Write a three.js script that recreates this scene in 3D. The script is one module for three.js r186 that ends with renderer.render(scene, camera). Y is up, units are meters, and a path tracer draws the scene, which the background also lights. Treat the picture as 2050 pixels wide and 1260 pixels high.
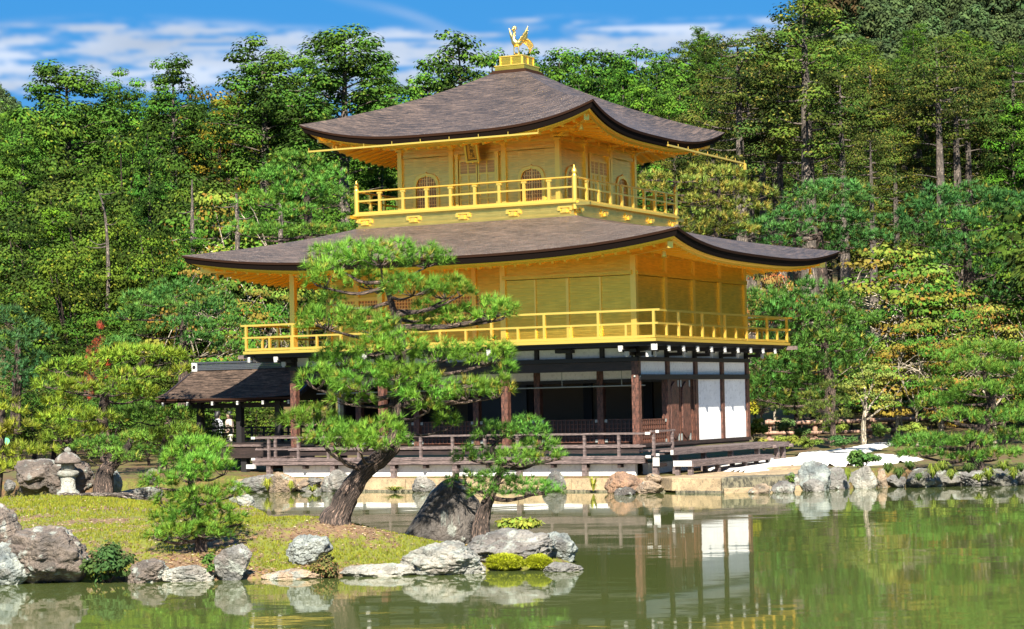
import * as THREE from 'three';
import { mergeGeometries } from 'three/addons/utils/BufferGeometryUtils.js';
import { MarchingCubes } from 'three/addons/objects/MarchingCubes.js';
import { ImprovedNoise } from 'three/addons/math/ImprovedNoise.js';

// ---------------------------------------------------------------- camera, sky, sun, exposure
const scene = new THREE.Scene();
const EYE = new THREE.Vector3(26.3742, 2.6286, 58.367), YAW = 0.4796, PITCH = 0.0382, ROLL = 0.0203, FOCAL = 4456.46;
const camera = new THREE.PerspectiveCamera(16.093, 1024 / 629, 0.5, 4000);
camera.rotation.order = 'YXZ';
camera.position.copy(EYE);
camera.rotation.set(PITCH, YAW, -ROLL);
scene.add(camera);
const SUN = new THREE.Vector3(0.575, 1, 1.12).normalize();
const sun = new THREE.DirectionalLight(new THREE.Color().setRGB(1.0, 0.93, 0.80), 5);
sun.position.copy(SUN).multiplyScalar(120);
sun.castShadow = true;
sun.shadow.mapSize.set(4096, 4096);
Object.assign(sun.shadow.camera, { left: -70, right: 70, top: 70, bottom: -70, near: 1, far: 400 });
scene.add(sun);
const renderer = new THREE.WebGLRenderer({ antialias: true });
renderer.setSize(1024, 629);
renderer.toneMapping = THREE.LinearToneMapping;
renderer.toneMappingExposure = 2.9;
renderer.shadowMap.enabled = true;

// ---------------------------------------------------------------- small tools
const rng = (s) => () => { s = (s + 0x6d2b79f5) | 0; let t = Math.imul(s ^ (s >>> 15), 1 | s); t = (t + Math.imul(t ^ (t >>> 7), 61 | t)) ^ t; return ((t ^ (t >>> 14)) >>> 0) / 4294967296; };
const PN = new ImprovedNoise();
const noise = (x, y, z = 0) => PN.noise(x, y, z);
const fbm = (x, y, z = 0, o = 4) => { let a = 1, s = 0; for (let i = 0; i < o; i++) { s += a * PN.noise(x, y, z); x = x * 2.03 + 7.1; y = y * 2.03 + 3.7; z = z * 2.03 + 1.3; a *= 0.5; } return s; };
const lerp = THREE.MathUtils.lerp, clamp = THREE.MathUtils.clamp, sstep = (a, b, x) => { const t = clamp((x - a) / (b - a), 0, 1); return t * t * (3 - 2 * t); };
const V = (x, y, z) => new THREE.Vector3(x, y, z);
const C = (r, g, b) => new THREE.Color().setRGB(r, g, b);
// The photograph was measured in pixels of 2050 x 1260; these turn such a measurement and a distance into a place in the garden.
const FWD0 = V(-Math.sin(YAW), 0, -Math.cos(YAW)), RIGHT = V(Math.cos(YAW), 0, -Math.sin(YAW)), UP0 = V(0, 1, 0);
const FWD = FWD0.clone().multiplyScalar(Math.cos(PITCH)).addScaledVector(UP0, Math.sin(PITCH));
const UPC = UP0.clone().multiplyScalar(Math.cos(PITCH)).addScaledVector(FWD0, -Math.sin(PITCH));
function ray(px, py) {
  const a = (px - 1025) / FOCAL, b = (630 - py) / FOCAL, cr = Math.cos(ROLL), sr = Math.sin(ROLL);
  return FWD.clone().addScaledVector(RIGHT, a * cr + b * sr).addScaledVector(UPC, -a * sr + b * cr);
}
const at = (px, py, depth) => EYE.clone().addScaledVector(ray(px, py), depth);
function onPlane(px, py, h) { const d = ray(px, py); return EYE.clone().addScaledVector(d, (h - EYE.y) / d.y); }
const depthOf = (x, z) => (x - EYE.x) * FWD0.x + (z - EYE.z) * FWD0.z;
const sideOf = (x, z) => (x - EYE.x) * RIGHT.x + (z - EYE.z) * RIGHT.z;
const ground = (s, d) => V(EYE.x + RIGHT.x * s + FWD0.x * d, 0, EYE.z + RIGHT.z * s + FWD0.z * d);
const spot = (px, d) => ground(((px - 1025) / FOCAL) * d * 1.0, d);           // ground position seen in that column
const M = (px, d) => (px / FOCAL) * d;                                        // pixels to metres at a distance

const used = new Map();
function numbered(n) { const k = used.get(n) ?? 0; used.set(n, k + 1); return k ? `${n}_${String(k).padStart(3, '0')}` : n; }
function tag(o, label, category, group, kind) {
  if (label) o.userData.label = label;
  if (category) o.userData.category = category;
  if (group) o.userData.group = group;
  if (kind) o.userData.kind = kind;
  return o;
}
function thing(name, pos, label, category, group, turn = 0) {
  const g = new THREE.Group();
  g.name = numbered(name); g.position.copy(pos); g.rotation.y = turn; g.updateMatrixWorld(true);
  scene.add(g);
  return tag(g, label, category, group);
}
// add a mesh whose geometry is in world coordinates as a part of its thing
function part(name, geo, mat, parent, label) {
  const m = new THREE.Mesh(geo, mat);
  m.name = name; m.castShadow = m.receiveShadow = true;
  if (parent) { parent.updateWorldMatrix(true, false); m.applyMatrix4(parent.matrixWorld.clone().invert()); parent.add(m); }
  if (label) m.userData.label = label;
  return m;
}
function solo(name, geo, mat, label, category, group, kind) {
  const m = new THREE.Mesh(geo, mat);
  m.name = numbered(name); m.castShadow = m.receiveShadow = true;
  scene.add(m);
  return tag(m, label, category, group, kind);
}
// geometry with its own origin at `pos`, put there as a thing made of one mesh
function soloAt(name, geo, mat, pos, label, category, group, kind) { geo.translate(-pos.x, -pos.y, -pos.z); const m = solo(name, geo, mat, label, category, group, kind); m.position.copy(pos); return m; }
const boxes = new Map();
function boxGeo(w, h, d) {
  const k = [w, h, d].map((v) => v.toFixed(4)).join();
  if (!boxes.has(k)) {
    const g = new THREE.BoxGeometry(w, h, d), uv = g.attributes.uv, n = g.attributes.normal;
    for (let i = 0; i < uv.count; i++) {
      const ax = Math.abs(n.getX(i)), ay = Math.abs(n.getY(i));
      uv.setXY(i, uv.getX(i) * (ax > 0.5 ? d : w), uv.getY(i) * (ay > 0.5 ? d : h));
    }
    boxes.set(k, g);
  }
  return boxes.get(k);
}
// a box as a part: centre, size, optional rotation
function bx(name, parent, mat, x, y, z, w, h, d, rot, label) {
  const m = new THREE.Mesh(boxGeo(w, h, d), mat);
  m.name = name; m.castShadow = m.receiveShadow = true;
  m.position.set(x, y, z);
  if (rot) m.rotation.set(rot[0], rot[1], rot[2]);
  parent.updateWorldMatrix(true, false);
  m.updateMatrix();
  m.applyMatrix4(parent.matrixWorld.clone().invert());
  parent.add(m);
  if (label) m.userData.label = label;
  return m;
}
class Buf {
  constructor(n = 4096) { this.p = new Float32Array(n * 3); this.c = new Float32Array(n * 3); this.i = new Uint32Array(n * 2); this.n = 0; this.k = 0; }
  need(v, t) {
    if ((this.n + v) * 3 > this.p.length) { const p = new Float32Array(this.p.length * 2 + v * 3), c = new Float32Array(p.length); p.set(this.p); c.set(this.c); this.p = p; this.c = c; }
    if (this.k + t * 3 > this.i.length) { const i = new Uint32Array(this.i.length * 2 + t * 3); i.set(this.i); this.i = i; }
  }
  v(x, y, z, r, g, b) { if (this.n * 3 + 3 > this.p.length) this.need(1, 0); const o = this.n * 3; this.p[o] = x; this.p[o + 1] = y; this.p[o + 2] = z; this.c[o] = r; this.c[o + 1] = g; this.c[o + 2] = b; return this.n++; }
  t(a, b, c) { if (this.k + 3 > this.i.length) this.need(0, 1); this.i[this.k++] = a; this.i[this.k++] = b; this.i[this.k++] = c; }
  geo() {
    const g = new THREE.BufferGeometry();
    g.setAttribute('position', new THREE.BufferAttribute(this.p.slice(0, this.n * 3), 3));
    g.setAttribute('color', new THREE.BufferAttribute(this.c.slice(0, this.n * 3), 3));
    g.setIndex(new THREE.BufferAttribute(this.i.slice(0, this.k), 1));
    return g;
  }
}
// a bent tube with its own radius at every point; ends closed; uv in metres
function tube(pts, rad, seg = 8, rough = 0, seed = 0, sub = 3) {
  const curve = new THREE.CatmullRomCurve3(pts), n = Math.max(2, (pts.length - 1) * sub), pos = [], uv = [], idx = [];
  let len = 0, prev = null, side = null;
  for (let i = 0; i <= n; i++) {
    const t = i / n, p = curve.getPoint(t), d = curve.getTangent(t), f = t * (rad.length - 1), a = Math.min(Math.floor(f), rad.length - 2), r = rad.length > 1 ? lerp(rad[a], rad[a + 1], f - a) : rad[0];
    if (prev) len += p.distanceTo(prev);
    prev = p;
    if (!side) side = Math.abs(d.y) > 0.9 ? V(1, 0, 0) : V(0, 1, 0);
    side.addScaledVector(d, -side.dot(d)).normalize();
    const other = d.clone().cross(side);
    for (let j = 0; j <= seg; j++) {
      const w = (j / seg) * Math.PI * 2, rr = r * (1 + (rough ? rough * fbm(Math.cos(w) * 2.2 + seed, len / (r + 0.03) * 0.55, Math.sin(w) * 2.2, 3) : 0));
      const q = p.clone().addScaledVector(side, Math.cos(w) * rr).addScaledVector(other, Math.sin(w) * rr);
      pos.push(q.x, q.y, q.z); uv.push((j / seg) * 6.283 * rad[0], len);
    }
  }
  const w = seg + 1;
  for (let i = 0; i < n; i++) for (let j = 0; j < seg; j++) { const a = i * w + j; idx.push(a, a + 1, a + w, a + 1, a + w + 1, a + w); }
  for (const e of [0, n]) { const p = curve.getPoint(e / n), c = pos.length / 3; pos.push(p.x, p.y, p.z); uv.push(0, 0); for (let j = 0; j < seg; j++) { const a = e * w + j; e ? idx.push(c, a, a + 1) : idx.push(c, a + 1, a); } }
  const g = new THREE.BufferGeometry();
  g.setAttribute('position', new THREE.Float32BufferAttribute(pos, 3));
  g.setAttribute('uv', new THREE.Float32BufferAttribute(uv, 2));
  g.setIndex(idx);
  g.computeVertexNormals();
  return g;
}
const bare = (g) => { const o = g.index ? g.toNonIndexed() : g.clone(); for (const k of Object.keys(o.attributes)) if (k !== 'position' && k !== 'normal' && k !== 'uv') o.deleteAttribute(k); return o; };
const join = (list) => mergeGeometries(list.map(bare));
function tex(w, h, f, o = {}) {
  const d = o.float ? new Float32Array(w * h * 4) : new Uint8Array(w * h * 4), k = o.float ? 1 : 255;
  for (let y = 0; y < h; y++) for (let x = 0; x < w; x++) { const c = f(x / w, y / h), q = (y * w + x) * 4; for (let j = 0; j < 3; j++) d[q + j] = o.float ? c[j] : clamp(c[j], 0, 1) * k; d[q + 3] = k; }
  const t = new THREE.DataTexture(d, w, h, THREE.RGBAFormat, o.float ? THREE.FloatType : THREE.UnsignedByteType);
  t.wrapS = t.wrapT = THREE.RepeatWrapping; t.magFilter = THREE.LinearFilter; t.minFilter = THREE.LinearFilter;
  if (o.srgb) t.colorSpace = THREE.SRGBColorSpace;
  t.repeat.set(...(o.repeat ?? [1, 1])); t.needsUpdate = true;
  return t;
}
// value noise that repeats after n cells
function tileNoise(n, seed) {
  const r = rng(seed), g = Float32Array.from({ length: n * n }, r), f = (t) => t * t * (3 - 2 * t);
  return (u, v) => { u = (u - Math.floor(u)) * n; v = (v - Math.floor(v)) * n; const i = Math.floor(u), j = Math.floor(v), a = f(u - i), b = f(v - j), G = (x, y) => g[(y % n) * n + (x % n)]; return lerp(lerp(G(i, j), G(i + 1, j), a), lerp(G(i, j + 1), G(i + 1, j + 1), a), b); };
}

// ---------------------------------------------------------------- sky: air and clouds
{
  const W = 4096, H = 2048, d = new Float32Array(W * H * 4);
  for (let r = 0; r < H; r++) {
    const up = ((r + 0.5) / H - 0.5) * Math.PI, y = Math.sin(up), cy = Math.cos(up);
    for (let c = 0; c < W; c++) {
      const a = ((c + 0.5) / W - 0.5) * 2 * Math.PI, q = (r * W + c) * 4;
      if (y <= 0) { d[q] = 0.20; d[q + 1] = 0.30; d[q + 2] = 0.40; d[q + 3] = 1; continue; }
      if (y > 0.27 && ((c & 1) || ((r & 1) && r > H * 0.6))) { const o = c & 1 ? q - 4 : q - W * 4; for (let j = 0; j < 4; j++) d[q + j] = d[o + j]; continue; }
      const x = Math.cos(a) * cy, z = Math.sin(a) * cy, s = Math.max(0, x * SUN.x + y * SUN.y + z * SUN.z);
      const h = Math.exp(-y * 9), g = 0.5 * Math.pow(s, 24);
      let R = lerp(0.040, 0.075, h) + g, G = lerp(0.29, 0.50, h) + g * 0.96, B = lerp(0.74, 1.0, h) + g * 0.86;
      const hz = 0.9 * Math.exp(-y * 20); R = lerp(R, 0.74, hz); G = lerp(G, 0.78, hz); B = lerp(B, 0.84, hz);
      const k = 1 / (y + 0.02), u = x * k, v = z * k;
      let m = 0;
      if (y > 0.4) m = sstep(-0.05, 0.8, fbm(u * 0.9 + 5.3, v * 0.9 + 1.7, 0.2, 3) * 1.3) * 0.8;
      else if (y > 0.06) {
        const warp = noise(u * 0.5, v * 0.5, 3.3), big = fbm(u * 0.42 + 5.3, v * 0.42 + 1.7, 0.2, 3), fine = fbm(u * 2.3 + warp * 1.2, v * 2.3 - warp, 8.1, 5);
        const deg = (up * 180) / Math.PI, bank = Math.exp(-(((deg - 8.75 - 0.35 * noise(a * 11, 4.1, 0.3)) / 0.85) ** 4));
        const thin = fbm(u * 3.4 + 2, v * 0.9, 5.5, 3);
        const mott = bank > 0.02 ? fbm((u * 0.887 - v * 0.461) * 7 + 3, (u * 0.461 + v * 0.887) * 19, 1.5, 4) : 0;
        m = sstep(-0.02, 0.62, fine * 0.5 + mott * 0.75 + bank * 0.62 + big * 0.15 - 0.12) * sstep(0.02, 0.5, bank);
        m = Math.max(m, sstep(0.0, 0.8, big * 0.9 + fine * 0.55) * 0.8 * sstep(10.5, 20, deg));
        m = Math.max(m, sstep(0.22, 0.9, thin + big * 0.3 - 0.05) * 0.45);
      }
      m = clamp(m, 0, 0.86) * 0.92;
      const lit = (m > 0.01 ? 0.80 + 0.2 * fbm(u * 2.6, v * 2.6, 2.2, 2) : 0.8) + g;
      d[q] = lerp(R, 0.92 * lit, m); d[q + 1] = lerp(G, 1.0 * lit, m); d[q + 2] = lerp(B, 1.14 * lit, m); d[q + 3] = 1;
    }
  }
  const t = new THREE.DataTexture(d, W, H, THREE.RGBAFormat, THREE.FloatType);
  t.mapping = THREE.EquirectangularReflectionMapping; t.needsUpdate = true;
  scene.background = t; scene.environment = t;
  scene.backgroundIntensity = scene.environmentIntensity = 0.35;
}
// ---------------------------------------------------------------- materials
const std = (o) => new THREE.MeshStandardMaterial(o), phys = (o) => new THREE.MeshPhysicalMaterial(o);
const nA = tileNoise(8, 11), nB = tileNoise(32, 12), nC = tileNoise(128, 13), nD = tileNoise(256, 14);
const streakU = (seed) => { const f = tileNoise(64, seed); return (u, v) => f(u * 0.125, v); };        // long along u
const sh1 = streakU(21), sh2 = streakU(22);
// bark shingle courses: short dark and pale strips lying along the eave
const shingleTex = tex(1024, 1024, (u, v) => {
  const row = Math.floor(v * 128), f = v * 128 - row, jog = nD((row * 37 % 256) / 256, 0.3) , cell = nD(u * 0.25 + jog, row / 256 + 0.001);
  const a = 0.74 + 0.34 * (cell - 0.5) + 0.6 * (nC(u * 0.125, v) - 0.5) + 0.12 * (nB(u * 0.5, v) - 0.5) + 0.06 * (nA(u, v) - 0.5) - (f < 0.18 ? 0.16 : 0);
  const w = nB(u + 0.3, v + 0.2) * 0.5 + nA(u, v) * 0.5;
  return [0.365 * a + 0.03 * w, 0.303 * a + 0.025 * w, 0.262 * a + 0.02 * w];
}, { srgb: true, repeat: [1 / 4, 1 / 4] });
shingleTex.needsUpdate = true;
const shingleBump = tex(1024, 1024, (u, v) => { const row = Math.floor(v * 128), f = v * 128 - row, jog = nD((row * 37 % 256) / 256, 0.3); const b = f * 0.6 + 0.5 * nD(u * 0.5 + jog, row / 256 + 0.001) + 0.3 * nC(u * 0.35, v); return [b * 0.6, b * 0.6, b * 0.6]; }, { repeat: [1 / 4, 1 / 4] });
const roofMat = phys({ sheen: 0.6, sheenColor: C(0.5, 0.47, 0.46), sheenRoughness: 0.35, map: shingleTex, bumpMap: shingleBump, bumpScale: 0.022, roughness: 0.52 });
const edgeDark = phys({ color: C(0.008, 0.005, 0.004), roughness: 0.95, specularIntensity: 0.15 }), edgeBrown = phys({ color: C(0.035, 0.016, 0.010), roughness: 0.9, specularIntensity: 0.2 });
// gold leaf over fine horizontal boards
const g1 = streakU(31), g2 = streakU(32);
const goldLeaf = (R, G, Bl) => tex(512, 512, (u, v) => {
  const leafU = Math.floor(u * 16), leafV = Math.floor(v * 16), q = nD(leafU / 256 + 0.002, leafV / 256 + 0.002);
  const a = 0.95 + 0.10 * (g1(u, v * 1) - 0.5) + 0.07 * (q - 0.5);
  return [R * a, G * a, Bl * a];
}, { srgb: true, repeat: [0.6, 0.6] });
const goldTex = goldLeaf(0.97, 0.81, 0.33);
const goldBump = tex(512, 512, (u, v) => { const q = v * 14 - Math.floor(v * 14), b = 0.4 * g1(u, v) + 0.2 * g2(u, v) + 0.1 * nB(u, v) + (q < 0.12 ? 0 : 0.3); return [b, b, b]; }, { repeat: [0.6, 0.6] });
const gold = phys({ map: goldTex, bumpMap: goldBump, bumpScale: 0.005, metalness: 1, roughness: 0.38 });
const goldPaleTex = goldLeaf(0.975, 0.835, 0.45);
const goldPale = phys({ map: goldPaleTex, bumpMap: goldBump, bumpScale: 0.005, metalness: 1, roughness: 0.4 });
const goldTrim = phys({ color: C(0.97, 0.67, 0.13), metalness: 0.8, roughness: 0.38 });
const goldBounce = phys({ color: C(1.0, 0.54, 0.04), metalness: 0.4, roughness: 0.5 });  // bounced glow under the eaves put into a more orange, less metallic gold
const goldLattice = phys({ color: C(0.92, 0.62, 0.22), metalness: 0.7, roughness: 0.45 });
const windowPaper = std({ color: C(0.36, 0.22, 0.10), roughness: 0.7 });
const grain = (seed, r, g, b, k = 0.5) => { const s1 = streakU(seed), s2 = streakU(seed + 1); return tex(256, 256, (u, v) => { const a = 1 + k * (s1(u, v) - 0.5) + k * 0.8 * (s2(u, v * 2) - 0.5) + k * 0.5 * (nB(u, v) - 0.5); return [r * a, g * a, b * a]; }, { srgb: true, repeat: [0.5, 1.5] }); };
const wornWood = std({ map: grain(41, 0.37, 0.32, 0.31, 0.7), roughness: 0.62 });            // grey sun-bleached deck
const darkWood = std({ map: grain(43, 0.165, 0.125, 0.115, 0.6), roughness: 0.6 });
const brownWood = std({ map: grain(45, 0.33, 0.215, 0.175, 0.6), roughness: 0.55 });
const doorWood = std({ map: grain(47, 0.30, 0.19, 0.15, 0.6), roughness: 0.5 });
for (const m of [brownWood, doorWood]) { m.map.rotation = Math.PI / 2; m.map.repeat.set(1.5, 0.5); }
const shadeRoof = phys({ map: shingleTex, bumpMap: shingleBump, bumpScale: 0.022, roughness: 0.85, specularIntensity: 0.25 });
const blackWood = std({ color: C(0.014, 0.012, 0.013), roughness: 0.6 });
const plaster = std({ map: tex(256, 256, (u, v) => { const a = 0.875 + 0.05 * (nA(u, v) - 0.5) + 0.05 * (nC(u, v) - 0.5) - 0.05 * sstep(0.62, 0.8, nB(u, v)); return [a, a, a * 0.99]; }, { srgb: true, repeat: [0.4, 0.4] }), roughness: 0.9 });
const whitePaint = std({ color: C(0.46, 0.455, 0.44), roughness: 0.6 });
const fitting = std({ color: C(0.30, 0.33, 0.31), roughness: 0.6, metalness: 0.3 });
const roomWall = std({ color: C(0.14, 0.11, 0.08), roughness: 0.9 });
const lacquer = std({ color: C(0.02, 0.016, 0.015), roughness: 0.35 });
const signBlack = std({ color: C(0.02, 0.018, 0.015), roughness: 0.5 });
const leafMat = phys({ vertexColors: true, specularIntensity: 0.2, roughness: 0.95, transmission: 0.12, thickness: 0 });
const needleMat = phys({ vertexColors: true, roughness: 0.6, specularIntensity: 0.35 });
const barkTex = (seed, r, g, b) => tex(256, 256, (u, v) => { const f = tileBark(u, v); const a = 0.55 + 0.9 * f * f + 0.4 * (nC(u, v) - 0.5); return [r * a, g * a, b * a]; }, { srgb: true, repeat: [2, 1] });
const nK = tileNoise(16, 61), nL = tileNoise(48, 62), tileBark = (u, v) => clamp(0.5 + 0.9 * (nK(u, v * 0.5) - 0.5) + 0.9 * (nL(u, v * 0.5) - 0.5), 0, 1);
const barkBump = tex(256, 256, (u, v) => { const f = tileBark(u, v); return [f, f, f]; }, { repeat: [2, 1] });
const barkPine = std({ map: barkTex(1, 0.36, 0.30, 0.265), bumpMap: barkBump, bumpScale: 0.04, roughness: 0.9 });
const barkGrey = std({ map: barkTex(2, 0.42, 0.38, 0.345), bumpMap: barkBump, bumpScale: 0.03, roughness: 0.9 });
const barkDark = std({ map: barkTex(3, 0.30, 0.24, 0.20), bumpMap: barkBump, bumpScale: 0.03, roughness: 0.9 });
const barkPale = std({ map: barkTex(4, 0.60, 0.56, 0.49), bumpMap: barkBump, bumpScale: 0.01, roughness: 0.8 });
const rockMat = std({ vertexColors: true, roughness: 0.9, bumpMap: tex(512, 512, (u, v) => { const a = 0.5 * nB(u, v) + 0.3 * nC(u, v) + 0.2 * nD(u, v); return [a, a, a]; }, { repeat: [1, 1] }), bumpScale: 0.06 });
// ---------------------------------------------------------------- the golden pavilion
const B = 2.12, LX = -5.5 * B, LZ = -4 * B;                 // one bay; the south-east post stands at x = 0, z = 0
const PX = -5.83, PZ = -4.24, W3 = 2.744;                   // middle and half width of the top storey
const pav = thing('golden_pavilion', V(PX, 0, PZ), 'three storey pavilion with gold leaf upper floors and dark ground floor beside the pond', 'pavilion');
// a box given on a face of the building: a = along the face seen from outside left to right, o = outward
const FACES = {
  south: { x: (a, o) => [a, o], rot: 0 }, east: { x: (a, o) => [o, -a], rot: Math.PI / 2 },
};
const onS = (name, m, a, y, o, w, h, d, rot, label) => bx(name, pav, m, a, y, o, w, h, d, rot, label);           // south face: a = x, o = z
const onE = (name, m, a, y, o, w, h, d, rot, label) => bx(name, pav, m, o, y, -a, d, h, w, rot, label);           // east face: a = -z, o = x
const sub = (name, parent, m, x, y, z, w, h, d, rot) => bx(name, parent, m, x, y, z, w, h, d, rot);

// ----- stone base, plaster skirt, floors
onS('plaster_skirt', plaster, LX / 2 + 0.1, 0.48, 0.62, 11.9, 0.5, 0.16);
onE('plaster_skirt', plaster, 4.4, 0.48, 0.22, 8.8, 0.5, 0.16);
bx('veranda_floor', pav, darkWood, LX / 2, 1.19, LZ / 2, 11.8, 0.12, 8.6);
onS('sill', darkWood, LX / 2, 1.08, 0.09, 11.9, 0.12, 0.14); onS('sill', wornWood, LX / 2, 1.225, 0.11, 11.96, 0.09, 0.2);
onE('sill', darkWood, 4.24, 1.235, 0.05, 8.7, 0.1, 0.16);
// south deck: boards, edge beams, joists, legs
for (let k = 0; k < 5; k++) onS('deck_board', wornWood, -6.0, 0.895 - 0.004 * (k % 2), 0.26 + k * 0.165, 13.2 + 0.02 * (k % 3), 0.045, 0.16);
onS('edge_beam', wornWood, -6.0, 0.835, 0.93, 13.24, 0.15, 0.1); onS('edge_beam', darkWood, -6.0, 0.80, 0.60, 13.1, 0.12, 0.1);
for (let k = 0; k <= 12; k++) { const x = 0.9 - k * 1.06 - (k > 11 ? 0.2 : 0); if (k % 2 === 0) onS('deck_leg', wornWood, k ? x - 0.05 : 0.93, 0.42, 0.86, 0.15, 0.72, 0.15); onS('joist', darkWood, x - 0.02, 0.69, 0.5, 0.09, 0.1, 0.86); }
// deck railing on the south
const railY = [1.60, 1.245, 0.945];
onS('rail', wornWood, -5.95, railY[0], 0.9, 13.4, 0.055, 0.06); onS('rail', wornWood, -5.95, railY[1], 0.9, 13.2, 0.045, 0.05); onS('rail', wornWood, -5.95, railY[2], 0.9, 13.3, 0.05, 0.07);
for (let k = 0; k <= 12; k++) { const x = 0.9 - k * 1.08; onS('rail_post', wornWood, x, 1.26, 0.9, 0.075, 0.66, 0.075); }
// the railing turns back to the wall at the corner
onE('rail', wornWood, -0.25, railY[0] + 0.058, 0.9, 1.7, 0.055, 0.06); onE('rail', wornWood, -0.25, railY[1] + 0.05, 0.9, 1.4, 0.045, 0.05); onE('rail', wornWood, -0.25, railY[2] + 0.055, 0.9, 1.5, 0.05, 0.07); onE('rail_post', wornWood, 0.42, 1.26, 0.9, 0.075, 0.72, 0.075);
for (const y of [railY[0], railY[2]]) { onS('rail_cap', whitePaint, 0.755 - 0.02, y, 0.934, 0.16, 0.075, 0.012); onS('rail_cap', whitePaint, 1.03, y + 0.05, 0.934, 0.1, 0.075, 0.012); }
onS('beam_cap', whitePaint, 1.0, 0.80, 0.987, 0.2, 0.24, 0.012);
for (const y of [railY[0], railY[2]]) onS('rail_cap', whitePaint, -12.62, y, 0.934, 0.14, 0.075, 0.012);
onS('beam_cap', whitePaint, -12.66, 0.72, 1.0, 0.3, 0.13, 0.1);
// west return of the deck
bx('deck_board', pav, wornWood, -12.15, 0.89, -0.9, 0.9, 0.05, 2.1);
for (const y of railY) bx('rail', pav, wornWood, -12.55, y + 0.02, -0.3, 0.055, 0.05, 2.3); for (const z of [-0.2, -1.2]) bx('rail_post', pav, wornWood, -12.55, 1.26, z, 0.075, 0.66, 0.075);
// east ledge and the lower bench before it
for (let k = 0; k < 4; k++) onE('ledge_board', wornWood, 4.35, 1.085 - 0.003 * (k % 2), 0.29 + k * 0.27, 9.3, 0.05, 0.262);
onE('ledge_beam', wornWood, 4.35, 1.03, 1.2, 9.34, 0.13, 0.09); onE('ledge_cap', whitePaint, -0.318, 1.04, 1.2, 0.012, 0.13, 0.09);
for (const a of [0.2, 2.3, 4.4, 6.6, 8.3, 8.85]) onE('ledge_leg', wornWood, a, 0.72, 1.08, 0.14, 0.6, 0.14);
for (const a of [7.6, 9.05]) onE('joist', wornWood, a, 0.99, 0.95, 0.12, 0.1, 0.8);
for (let k = 0; k < 2; k++) onE('bench_board', wornWood, 2.6, 0.775, 1.52 + k * 0.27, 6.3, 0.05, 0.26);
onE('bench_beam', wornWood, 2.6, 0.70, 1.92, 6.4, 0.12, 0.09);
onE('bench_cap', whitePaint, -0.66, 0.735, 1.66, 0.012, 0.16, 0.56); onE('bench_cap', whitePaint, 5.55, 0.60, 1.93, 0.2, 0.18, 0.1);
for (const a of [-0.5, 1.5, 3.6, 5.55]) { onE('bench_leg', wornWood, a, 0.54, 1.84, 0.13, 0.42, 0.13); onE('bench_leg', wornWood, a, 0.54, 1.45, 0.12, 0.42, 0.12); }

// ----- ground floor posts and walls
const roundPost = (name, m, x, y0, y1, z, r) => { const g = new THREE.CylinderGeometry(r, r, y1 - y0, 12); g.translate(x, (y0 + y1) / 2, z); return part(name, g, m, pav); };
for (const u of [0, 2, 4, 5.5]) bx('post', pav, brownWood, -u * B, 2.35, 0, 0.21, 2.65, 0.21);
for (let u = 1; u <= 5; u++) bx('post', pav, brownWood, -u * B, 2.35, -B, 0.2, 2.35, 0.2);
for (let k = 1; k <= 4; k++) bx('post', pav, brownWood, 0, 2.5, -k * B, 0.2, 2.5, 0.2);
for (let k = 1; k <= 4; k++) bx('post', pav, brownWood, LX, 2.5, -k * B, 0.2, 2.5, 0.2);
// beams on the south front
onS('beam', blackWood, LX / 2, 3.72, 0.02, 11.9, 0.12, 0.25); onS('beam', darkWood, LX / 2, 3.525, 0.0, 11.7, 0.26, 0.16); 
onS('beam', blackWood, LX / 2, 4.085, 0.0, 11.9, 0.07, 0.2);
for (let k = 0; k < 11; k++) { const x = -(k + 0.5) * B / 2; onS('plaster_panel', plaster, x, 3.915, -0.04, B / 2 - 0.14, 0.27, 0.05); onS('strut', blackWood, -k * B / 2, 3.915, 0.0, k % 2 ? 0.11 : 0.18, 0.268, 0.16); }
onS('strut', blackWood, LX, 3.915, 0, 0.18, 0.268, 0.16);
for (const y of [3.82, 3.22]) for (const [dx, dz] of [[0, 0.118], [0.118, 0]]) { const g = new THREE.SphereGeometry(0.035, 8, 6); g.translate(dx, y + 0, dz); part('nail_cover', g, fitting, pav); }
bx('beam', pav, blackWood, LX / 2, 3.66, LZ / 2, 11.6, 0.1, 8.4);        // ceiling of the ground floor
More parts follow.
